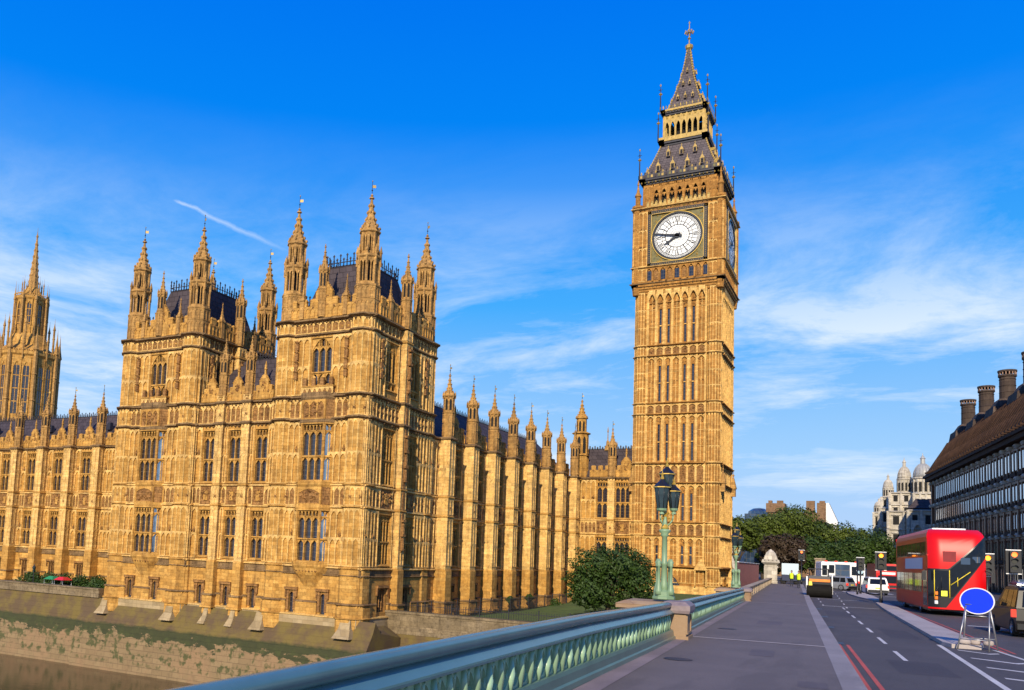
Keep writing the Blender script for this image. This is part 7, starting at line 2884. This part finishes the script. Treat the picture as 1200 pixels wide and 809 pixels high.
# ================================================================== TREES
def tree(name, label, loc, r, h, mat_, trunk=0.35, n=9000, leaf=0.28, seedv=1, squash=0.85, cat='tree', low=0.25, group=None, lobes=14, tiltv=None):
    rnd = random.Random(seedv)
    root = thing(name, label, cat, loc, 0, group)
    m = MB()
    cz = h - r * squash
    m.ring(0, 0, [(trunk, -0.3), (trunk * 0.75, h * 0.25), (trunk * 0.4, h * 0.6), (0.04, h * 0.85)], 8, smooth=True)
    cl_ = []
    for k in range(lobes):
        a = rnd.uniform(0, 2 * PI)
        e = rnd.uniform(-0.5, 1.0)
        rr = rnd.uniform(0.35, 0.78) * r * math.sqrt(max(0.1, 1 - e * e * 0.7))
        c_ = (rr * math.cos(a), rr * math.sin(a), cz + e * r * squash * 0.62)
        cl_.append((c_, rnd.uniform(0.18, 0.40) * r))
        m.tube((0, 0, h * rnd.uniform(0.15, 0.45)), (c_[0] * 0.85, c_[1] * 0.85, c_[2]), trunk * 0.28, 5, 0.03)
    cl_.append(((0, 0, cz), r * 0.55))
    cl_.append(((0, 0, cz + r * squash * 0.5), r * 0.45))
    put('trunk', m.mesh('trunk', [BARK]), root)
    v, f = [], []
    vol = [c_[1] ** 2 for c_ in cl_]
    tot = sum(vol)
    for (c_, cr), wv_ in zip(cl_, vol):
        for _ in range(int(n * wv_ / tot)):
            # mostly in the outer shell of each clump
            x, y, z = rnd.gauss(0, 1), rnd.gauss(0, 1), rnd.gauss(0, 1)
            q = math.sqrt(x * x + y * y + z * z) or 1
            rad = cr * (0.70 + 0.38 * rnd.random() ** 0.8) * (1 + 0.22 * math.sin(5 * x / q + 3 * y / q + 7 * z / q))
            p_ = Vector((c_[0] + x / q * rad, c_[1] + y / q * rad, c_[2] + z / q * rad * 0.85))
            if p_.z < h * low * 0.6:
                continue
            nn = Vector((x / q + rnd.uniform(-.8, .8), y / q + rnd.uniform(-.8, .8), z / q + rnd.uniform(-.5, .9))).normalized()
            t1 = nn.orthogonal().normalized()
            t1 = (t1 * math.cos(rnd.uniform(0, 6.28)) + nn.cross(t1) * math.sin(rnd.uniform(0, 6.28))).normalized()
            t2_ = nn.cross(t1)
            s_ = leaf * rnd.uniform(0.6, 1.3)
            b0 = len(v)
            v += [tuple(p_ - t1 * s_), tuple(p_ + t2_ * s_ * 0.45), tuple(p_ + t1 * s_), tuple(p_ - t2_ * s_ * 0.45)]
            f.append((b0, b0 + 1, b0 + 2, b0 + 3))
    me = bpy.data.meshes.new('crown')
    me.from_pydata(v, [], f)
    me.materials.append(mat_)
    put('crown', me, root)
    return root


tree('round_tree', 'dense rounded dark green tree standing on the lawn before the clock tower', (-30.0, 105, -7.7), 6.2, 9.0, LEAF2, 0.4, 26000, 0.19, 3, 0.72, low=0.15, lobes=22)
TR = [('broad_tree', 'light green broad tree immediately right of the clock tower', -25.0, 172, 4.6, 11.9, LEAF, 4),
      ('broad_tree', 'mid green tree between the clock tower and the tallest tree', -21.6, 180, 5.0, 12.8, LEAF, 5),
      ('broad_tree', 'tallest rounded green tree in front of the brown brick building', -16.8, 190, 6.6, 15.2, LEAF, 6),
      ('copper_tree', 'dark purplish copper tree low in front of the tallest tree', -16.2, 163, 3.9, 8.4, LEAF3, 7),
      ('broad_tree', 'green tree right of the tallest one below the white gable', -13.2, 200, 5.2, 12.9, LEAF2, 8),
      ('broad_tree', 'wide olive green tree above the white coach', -8.4, 185, 5.6, 11.8, LEAF, 9),
      ('broad_tree', 'dark green tree closest to the pale stone buildings', -3.6, 198, 5.6, 11.6, LEAF2, 10),
      ('broad_tree', 'dark tree behind the far red bus', -5.6, 178, 4.2, 8.8, LEAF2, 11),
      ('broad_tree', 'shaded tree behind the pale board at the end of the footway', -12.4, 176, 4.6, 8.6, LEAF2, 12)]
for nm, lb, x, y, r, h, mt, sd_ in TR:
    tree(nm, lb, (x, y, -2.5), r, h, mt, 0.35, 12000, 0.27, sd_, 0.9, low=0.1, lobes=24, group='trees beyond the bridge')
for k, (x, y, r, h) in enumerate(((-19.5, 168, 3.0, 5.2), (-9, 168, 2.6, 4.4))):
    tree('shrub', ('low dark shrub behind the maroon hoarding', 'low dark shrub in the shade behind the white coach')[k], (x, y, -2.5), r, h, LEAF2, 0.15, 3500, 0.25, 40 + k, 0.8, 'shrub', low=0.0, lobes=8)
# conifers and low bushes against the north range
for k, (x, y, r, h) in enumerate(((-45.8, 112.4, 0.7, 2.2), (-45.8, 119.6, 0.75, 2.3), (-44.5, 127, 1.4, 1.8), (-43.5, 134, 1.6, 2.0), (-42, 139.5, 1.8, 2.2))):
    tree('shrub', 'small clipped shrub at the foot of the north range, ' + ('nearest the pavilion', 'second from the pavilion', 'third from the pavilion', 'second from the clock tower', 'nearest the clock tower')[k], (x, y, -7.7), r, h, LEAF2, 0.08, 1500, 0.14, 60 + k, 1.1, 'shrub', low=0.0, group='clipped shrubs below the north range', lobes=6)
for k, x in enumerate((-99.8, -96.6, -93.4, -90.2, -87.2, -103.2)):
    tree('shrub', 'dark bush on the river terrace, ' + ('second from the left', 'third from the left', 'fourth from the left', 'second from the corner pavilion', 'closest to the corner pavilion', 'leftmost')[k], (x, 79.5, -7.5), 1.9, 2.4, LEAF2, 0.08, 2200, 0.16, 80 + k, 0.7, 'shrub', low=0.0, group='bushes on the river terrace', lobes=8)

# iron railing on the terrace wall and along the lawn
rl = MB()
for (xa, ya), (xb, yb), z0, h in (((-45.3, 84.5), (-45.3, 142), -7.7, 1.9),):
    L_ = math.hypot(xb - xa, yb - ya)
    rl.T = (xa, ya, (xb - xa) / L_, (yb - ya) / L_)
    n = int(L_ / 0.28)
    for k in range(n + 1):
        u = k * L_ / n
        big = k % 12 == 0
        e = 0.05 if big else 0.018
        rl.box(u - e, u + e, -e, e, z0, z0 + h + (0.25 if big else 0))
    for z in (0.25, h - 0.25):
        rl.box(0, L_, -0.02, 0.02, z0 + z, z0 + z + 0.05)
tag(put('iron_railing', rl.mesh('iron_railing', [IRON])), 'black iron railing running along the foot of the north range', 'railing')
rl = MB()
rl.T = (-47.5, 84.2, 1, 0)
n = 110
for k in range(n + 1):
    u = k * 30 / n
    e = 0.045 if k % 12 == 0 else 0.016
    rl.box(u - e, u + e, -e, e, -7.7, -5.65 + (0.2 if k % 12 == 0 else 0))
for z in (-7.4, -5.95):
    rl.box(0, 30, -0.02, 0.02, z, z + 0.05)
tag(put('iron_railing', rl.mesh('iron_railing', [IRON])), 'black iron railing standing behind the embankment wall beside the lawn', 'railing')

# old-style lamp and small awnings on the river terrace at the left
tl_ = thing('terrace_lamp', 'small dark lantern lamp post on the river terrace before the left range', 'street lamp', (-101.7, 78.5, -7.5))
m = MB()
m.ring(0, 0, [(0.16, 0), (0.1, 0.4), (0.06, 0.6), (0.05, 2.4)], 8)
put('pole', m.mesh('pole', [IRON]), tl_)
m = MB()
m.ring(0, 0, [(0.14, 2.4), (0.26, 3.0), (0.3, 3.02), (0.06, 3.3), (0.02, 3.5)], 6)
put('lantern', m.mesh('lantern', [LGLASS]), tl_)
for k, (x, mt, lb) in enumerate(((-94.6, SIGNRED, 'small stall with a red awning on the river terrace'), (-96.6, simple('awning_green', (0.02, 0.22, 0.08), 0.7), 'small stall with a green awning beside the red one'))):
    aw = thing('stall', lb, 'stall', (x, 77.6, -7.5))
    m = MB()
    m.box(-0.7, 0.7, -0.6, 0.6, 0, 1.1)
    put('counter', m.mesh('counter', [DKCLOTH]), aw)
    m = MB()
    m.taper(-0.9, 0.9, -0.8, 0.8, 1.7, 2.1, 0.5, 0.5, 0.5)
    put('awning', m.mesh('awning', [mt]), aw)
    m = MB()
    for sx_ in (-0.8, 0.8):
        for sy in (-0.7, 0.7):
            m.tube((sx_, sy, 0), (sx_, sy, 1.75), 0.03)
    put('frame', m.mesh('frame', [STEEL]), aw)

# ================================================================== BRONZE OFFICE BUILDING, RIGHT
fdx, fdy = -0.1336, 0.9910
ob_ = thing('office_building', 'dark bronze and stone office building with tall round chimneys at the right', 'building', (15.6, 141.5, -2.4), 0)
ANG = math.degrees(math.atan2(fdy, fdx))       # u runs away from the eye along the street front; outward = right of u -> flip


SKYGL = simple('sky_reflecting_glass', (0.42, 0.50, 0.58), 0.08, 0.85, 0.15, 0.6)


class OB(MB):
    """u along the street front (0 at the eaves corner seen at the picture edge), d outward to the street"""

    def p(s, u, d, z):
        s.v.append((15.59 + fdx * u - fdy * d, 141.5 + fdy * u + fdx * d, z))
        return len(s.v) - 1


BROWNST = masonry('chimney_cladding', (0.060, 0.042, 0.032), (0.10, 0.07, 0.052), (0.04, 0.025, 0.018), 0.4, 0.7, 0.9)
UL, U0_ = 65.5, -46.0
EV = 19.6
base = tuple(-ob_.location)


def oput(nm, m, mats, par=None):
    return put(nm, m.mesh(nm, mats), par or ob_, base if par is None else (0, 0, 0))


m = OB()
m.box(U0_, UL, -22, -0.9, -2.4, EV, 0)
oput('wall', m, [BRONZEST])
floors = [(-2.0, 1.5), (2.3, 5.2), (6.3, 9.0), (10.2, 13.0), (14.4, 17.6)]
bayw = 3.55
nb = int((UL - U0_) / bayw)
pm_, wm, bm2 = OB(), OB(), OB()
for k in range(nb + 1):
    u = U0_ + k * bayw
    pm_.box(u - 0.36, u + 0.36, -0.95, 0.05, -2.4, 9.4, 0)
    pm_.box(u - 0.28, u + 0.28, -0.95, -0.05, 9.4, 18.4, 0)
    for z in (5.6, 9.4, 13.4, 17.9):
        pm_.box(u - 0.45, u + 0.45, -0.95, 0.25, z, z + 0.55, 1)
        pm_.pyr(u, 0.25, z + 0.28, 0.3, 0.25, 0.25, 1)
oput('pier', pm_, [BRASS, WHITEST])
pw_i = 0
for k in range(nb):
    u = U0_ + k * bayw
    for fi, (a, b) in enumerate(floors):
        if u > UL - 3.6 or pw_i > 96 or u < -12:
            pass
        m = OB()
        m.box(u + 0.42, u + bayw - 0.42, -1.0, -0.55, a, b, 0)
        m.box(u + 0.72, u + bayw / 2 - 0.3, -0.56, -0.12, a + 0.5, b - 0.3, 1)
        m.box(u + bayw / 2 + 0.3, u + bayw - 0.72, -0.56, -0.12, a + 0.5, b - 0.3, 1)
        m.box(u + bayw / 2 - 0.16, u + bayw / 2 + 0.16, -0.6, -0.05, a, b, 2)
        m.box(u + 0.5, u + bayw - 0.5, -0.5, 0.12, a - 0.35, a + 0.15, 0)
        m.box(u + 0.4, u + bayw - 0.4, -0.95, -0.1, b + 0.05, b + 0.35, 2)
        if pw_i < 100 and u >= -12:
            oput('window', m, [BRONZEST, SKYGL, BRASS])
            pw_i += 1
m = OB()
m.box(U0_, UL + 0.6, -1.2, 0.75, EV - 0.9, EV - 0.2)
m.box(U0_, UL + 0.9, -1.2, 1.1, EV - 0.2, EV + 0.25)
oput('eaves', m, [BRONZEST])
m = OB()
pr = [(0.9, EV + 0.2), (-0.8, EV + 3.4), (-2.6, EV + 6.6), (-5.0, EV + 9.2), (-8.5, EV + 10.4)]
for (a, za), (b, zb) in zip(pr, pr[1:]):
    m.face([(U0_, a, za), (UL + 0.8 + (a - 0.9) * 0.9, a, za), (UL + 0.8 + (b - 0.9) * 0.9, b, zb), (U0_, b, zb)])
    m.face([(U0_, -23 - a + 0.9, za), (UL + 0.8 + (a - 0.9) * 0.9, -23 - a + 0.9, za), (UL + 0.8 + (b - 0.9) * 0.9, -23 - b + 0.9, zb), (U0_, -23 - b + 0.9, zb)])
    q = UL + 0.8
    m.face([(q + (a - 0.9) * 0.9, a, za), (q + (a - 0.9) * 0.9, -23 - a + 0.9, za), (q + (b - 0.9) * 0.9, -23 - b + 0.9, zb), (q + (b - 0.9) * 0.9, b, zb)])
for k in range(int((UL - U0_) / 1.77)):
    u = U0_ + k * 1.77
    for (a, za), (b, zb) in zip(pr, pr[1:]):
        if u < UL + (b - 0.9) * 0.9:
            m.tube((u, a, za + 0.1), (u, b, zb + 0.1), 0.14, 5, m=1)
    m.box(u - 0.25, u + 0.25, -0.4, 1.4, EV + 0.45, EV + 0.75, 1)
    m.box(u - 0.25, u + 0.25, -2.6, -0.8, EV + 2.4, EV + 2.8, 1)
oput('roof', m, [BRROOF, BRONZEST])
for k, u in enumerate((59, 45, 31.2, 17.5, 3.5, -10)):
    m = OB()
    dd = -5.6
    for (hw_, z0_, z1_, hw2) in ((3.2, 24.0, 28.0, 2.6), (2.3, 28.0, 29.4, 1.5)):
        i0 = [m.p(u + a * hw_, dd + b * hw_, z0_) for a, b in ((-1, -1), (1, -1), (1, 1), (-1, 1))]
        i1 = [m.p(u + a * hw2, dd + b * hw2, z1_) for a, b in ((-1, -1), (1, -1), (1, 1), (-1, 1))]
        for j in range(4):
            m.f.append([i0[j], i0[(j + 1) % 4], i1[(j + 1) % 4], i1[j]])
            m.m.append(0)
            m.smooth.append(False)
        m.f.append(i1)
        m.m.append(0)
        m.smooth.append(False)
    m.ring(u, dd, [(1.4, 29.0), (1.2, 29.6), (1.15, 33.2), (1.32, 33.3), (1.32, 33.6)], 16)
    for z in (30.6, 31.7, 32.8):
        m.ring(u, dd, [(1.17, z), (1.25, z + 0.05), (1.17, z + 0.15)], 16, caps=False)
    for j in range(16):
        a = 2 * PI * j / 16
        m.box(u + 1.22 * math.cos(a) - 0.08, u + 1.22 * math.cos(a) + 0.08, dd + 1.22 * math.sin(a) - 0.08, dd + 1.22 * math.sin(a) + 0.08, 33.6, 34.2, 1)
    m.ring(u, dd, [(1.38, 34.1), (1.38, 34.4)], 16)
    oput('chimney', m, [BROWNST, BRASS])

# street furniture in front of it
m = MB()
lp = thing('street_lamp', 'tall slim dark street lamp in front of the bronze office building', 'street lamp', st(100, 24.5, -2.4), BRZ)
m.ring(0, 0, [(0.14, 0), (0.1, 1), (0.07, 9.4)], 8)
put('pole', m.mesh('pole', [BLACKP]), lp)
m = MB()
m.ring(0, 0, [(0.1, 9.3), (0.34, 9.5), (0.3, 9.95), (0.08, 10.3)], 8)
put('lamp_head', m.mesh('lamp_head', [GOLD]), lp)


# ================================================================== PALE DOMED BUILDINGS
gv = thing('domed_building', 'pale stone government building with baroque corner towers and grey domes', 'building', (6, 250, -2.4))


def gput(nm, m, mats):
    return put(nm, m.mesh(nm, mats), gv, tuple(-gv.location))


def block(nm, x0, x1, y0, y1, z0, z1, mt=WHITEST, rows=3, cols=5, side=True):
    m = MB()
    m.box(x0, x1, -y1, -y0, z0, z1)
    m.frame(x0, y0, 0)
    W_ = x1 - x0
    def dress(L_, cols_):
        rh = (z1 - z0) / rows
        for j in range(rows):
            zb = z0 + j * rh
            m.string(0, L_, zb + rh - 0.35, 0.35, 0.4, ends=False)
            for i in range(cols_):
                uc = (i + 0.5) * L_ / cols_
                ww = L_ / cols_ * 0.2
                m.box(uc - ww, uc + ww, -0.02, 0.03, zb + rh * 0.22, zb + rh * 0.7, 1)
                m.box(uc - ww * 1.5, uc + ww * 1.5, 0, 0.25, zb + rh * 0.74, zb + rh * 0.8)
            for i in range(cols_ + 1):
                u = i * L_ / cols_
                m.box(u - 0.22, u + 0.22, -0.1, 0.35, zb, zb + rh - 0.3)
    dress(W_, cols)
    m.frame(x0, y1, 270)
    dress(y1 - y0, max(2, int((y1 - y0) / 4)))
    return gput(nm, m, [mt, DARKV])


def cupola(nm, x, y, r, z0, h, dome=LEADROOF, n=12):
    m = MB()
    m.ring(x, -y, [(r, z0), (r, z0 + h * 0.35), (r * 1.15, z0 + h * 0.37), (r * 1.15, z0 + h * 0.40), (r * 0.95, z0 + h * 0.41)], n, m=0)
    for k in range(n):
        a = 2 * PI * k / n
        m.ring(x + r * 1.02 * math.cos(a), -y + r * 1.02 * math.sin(a), [(r * 0.09, z0), (r * 0.09, z0 + h * 0.35)], 6, m=0)
        a += PI / n
        m.box(x + r * math.cos(a) - r * 0.12, x + r * math.cos(a) + r * 0.12, -y + r * math.sin(a) - r * 0.12, -y + r * math.sin(a) + r * 0.12, z0 + h * 0.06, z0 + h * 0.28, 2)
    pr_ = [(r * 0.98 * math.cos(t * PI / 16), z0 + h * 0.41 + h * 0.34 * math.sin(t * PI / 16)) for t in range(8)]
    m.ring(x, -y, pr_, 16, m=1, smooth=True)
    for k in range(16):
        a = 2 * PI * k / 16
        for (ra, za), (rb, zb) in zip(pr_, pr_[1:]):
            m.tube((x + ra * math.cos(a), -y + ra * math.sin(a), za), (x + rb * math.cos(a), -y + rb * math.sin(a), zb), r * 0.03, 4, m=1)
    m.ring(x, -y, [(r * 0.28, z0 + h * 0.73), (r * 0.24, z0 + h * 0.85), (r * 0.32, z0 + h * 0.86), (r * 0.2, z0 + h * 0.9), (r * 0.05, z0 + h * 0.95), (0.05, z0 + h)], 8, m=1)
    gput(nm, m, [WHITEST, dome, DARKV])


block('wing', -0.6, 12, 236, 300, -2.4, 14.6, rows=4, cols=4)
block('corner_block', 3.4, 11, 229, 240, -2.4, 14.5, rows=4, cols=3)
block('street_block', -2.4, 3, 262, 300, -2.4, 17.0, rows=4, cols=3)
block('tower_base', -0.2, 4.4, 248, 254, 14, 20.0, rows=2, cols=2)
block('tower_base', 4.9, 8.6, 244, 250, 14, 19.5, rows=1, cols=3)
cupola('dome', 2.9, 251, 1.55, 20.0, 9.0, WHITEST)
cupola('dome', 6.8, 247, 2.15, 19.4, 10.2)
block('tower_base', -2.2, 0.6, 268, 272, 17, 20.4, rows=1, cols=2)
cupola('turret_dome', -0.7, 270, 1.25, 20.4, 6.5, WHITEST)
cupola('turret_dome', -3.2, 300, 1.3, 18.0, 4.5, WHITEST)
block('tower_base', -4.6, -1.8, 298, 302, -2.4, 18.0, rows=4, cols=2)
m = MB()
m.taper(3.4, 11, -240, -229, 14.8, 17.0, 1.4, 1.8, 1.8)
gput('roof', m, [SLATE])
m = MB()
m.arch(3.9, 6.5, 8.0, 11.0, 12.0, -229, -228.4, seg=6, pw=2.0)
gput('entrance_arch', m, [WHITEST])

# brown brick offices behind the trees
bb = thing('brick_building', 'brown brick building with chimney blocks showing above the trees', 'building', (-22, 270, -2.4))


def bput(nm, m, mats):
    return put(nm, m.mesh(nm, mats), bb, tuple(-bb.location))


m = MB()
m.box(-31, -16.3, -285, -270, -2.4, 15.8)
m.box(-31.5, -26.5, -275, -269.6, 15.8, 18.4)
bput('wall', m, [BROWNBR])
m = MB()
m.box(-18.2, -15.9, -275, -269.5, -2.4, 18.6)
bput('wing', m, [BROWNBR])
m = MB()
m.box(-15.9, -13.0, -275, -269.7, -2.4, 13.4)
m.face([(-15.9, -269.7, 13.4), (-13.0, -269.7, 13.4), (-15.2, -269.7, 18.6), (-15.9, -269.7, 18.6)])
m.face([(-13.0, -269.7, 13.4), (-15.2, -269.7, 18.6), (-15.2, -275, 18.6), (-13.0, -275, 13.4)], 1)
bput('gable', m, [WHITEP, BROWNBR])
for x, wd in ((-30.6, 1.0), (-28.0, 1.6), (-20.0, 2.2), (-17.0, 1.4)):
    m = MB()
    m.box(x - wd / 2, x + wd / 2, -273, -271.5, 15.5 if wd > 1 else 18, 19.3)
    bput('chimney', m, [BROWNBR])
m = MB()
for k in range(5):
    m.box(-30.5 + k * 2.4, -29.4 + k * 2.4, -270.0, -269.95 + 0.02, 12.4, 14.2)
bput('window', m, [DARKV])
gl = thing('glass_building', 'small far glass-roofed building peeping over the trees beside the clock tower', 'building', (-37.5, 300, -2.4))
m = MB()
m.box(-4, 4, -8, 0, 0, 19.4)
m.ring(0, -3, [(3.4, 19.4), (3.2, 20.3), (1.8, 21.2), (0.1, 21.5)], 10)
put('wall', m.mesh('wall', [BLUEGL]), gl)
# a row of far street buildings that closes the view under the trees
fr = thing('street_terrace', 'long low stone building closing the street behind the trees', 'building', (-20, 330, -2.4))
m = MB()
m.box(-60, 42, -12, 0, 0, 9)
put('wall', m.mesh('wall', [WHITEST]), fr)
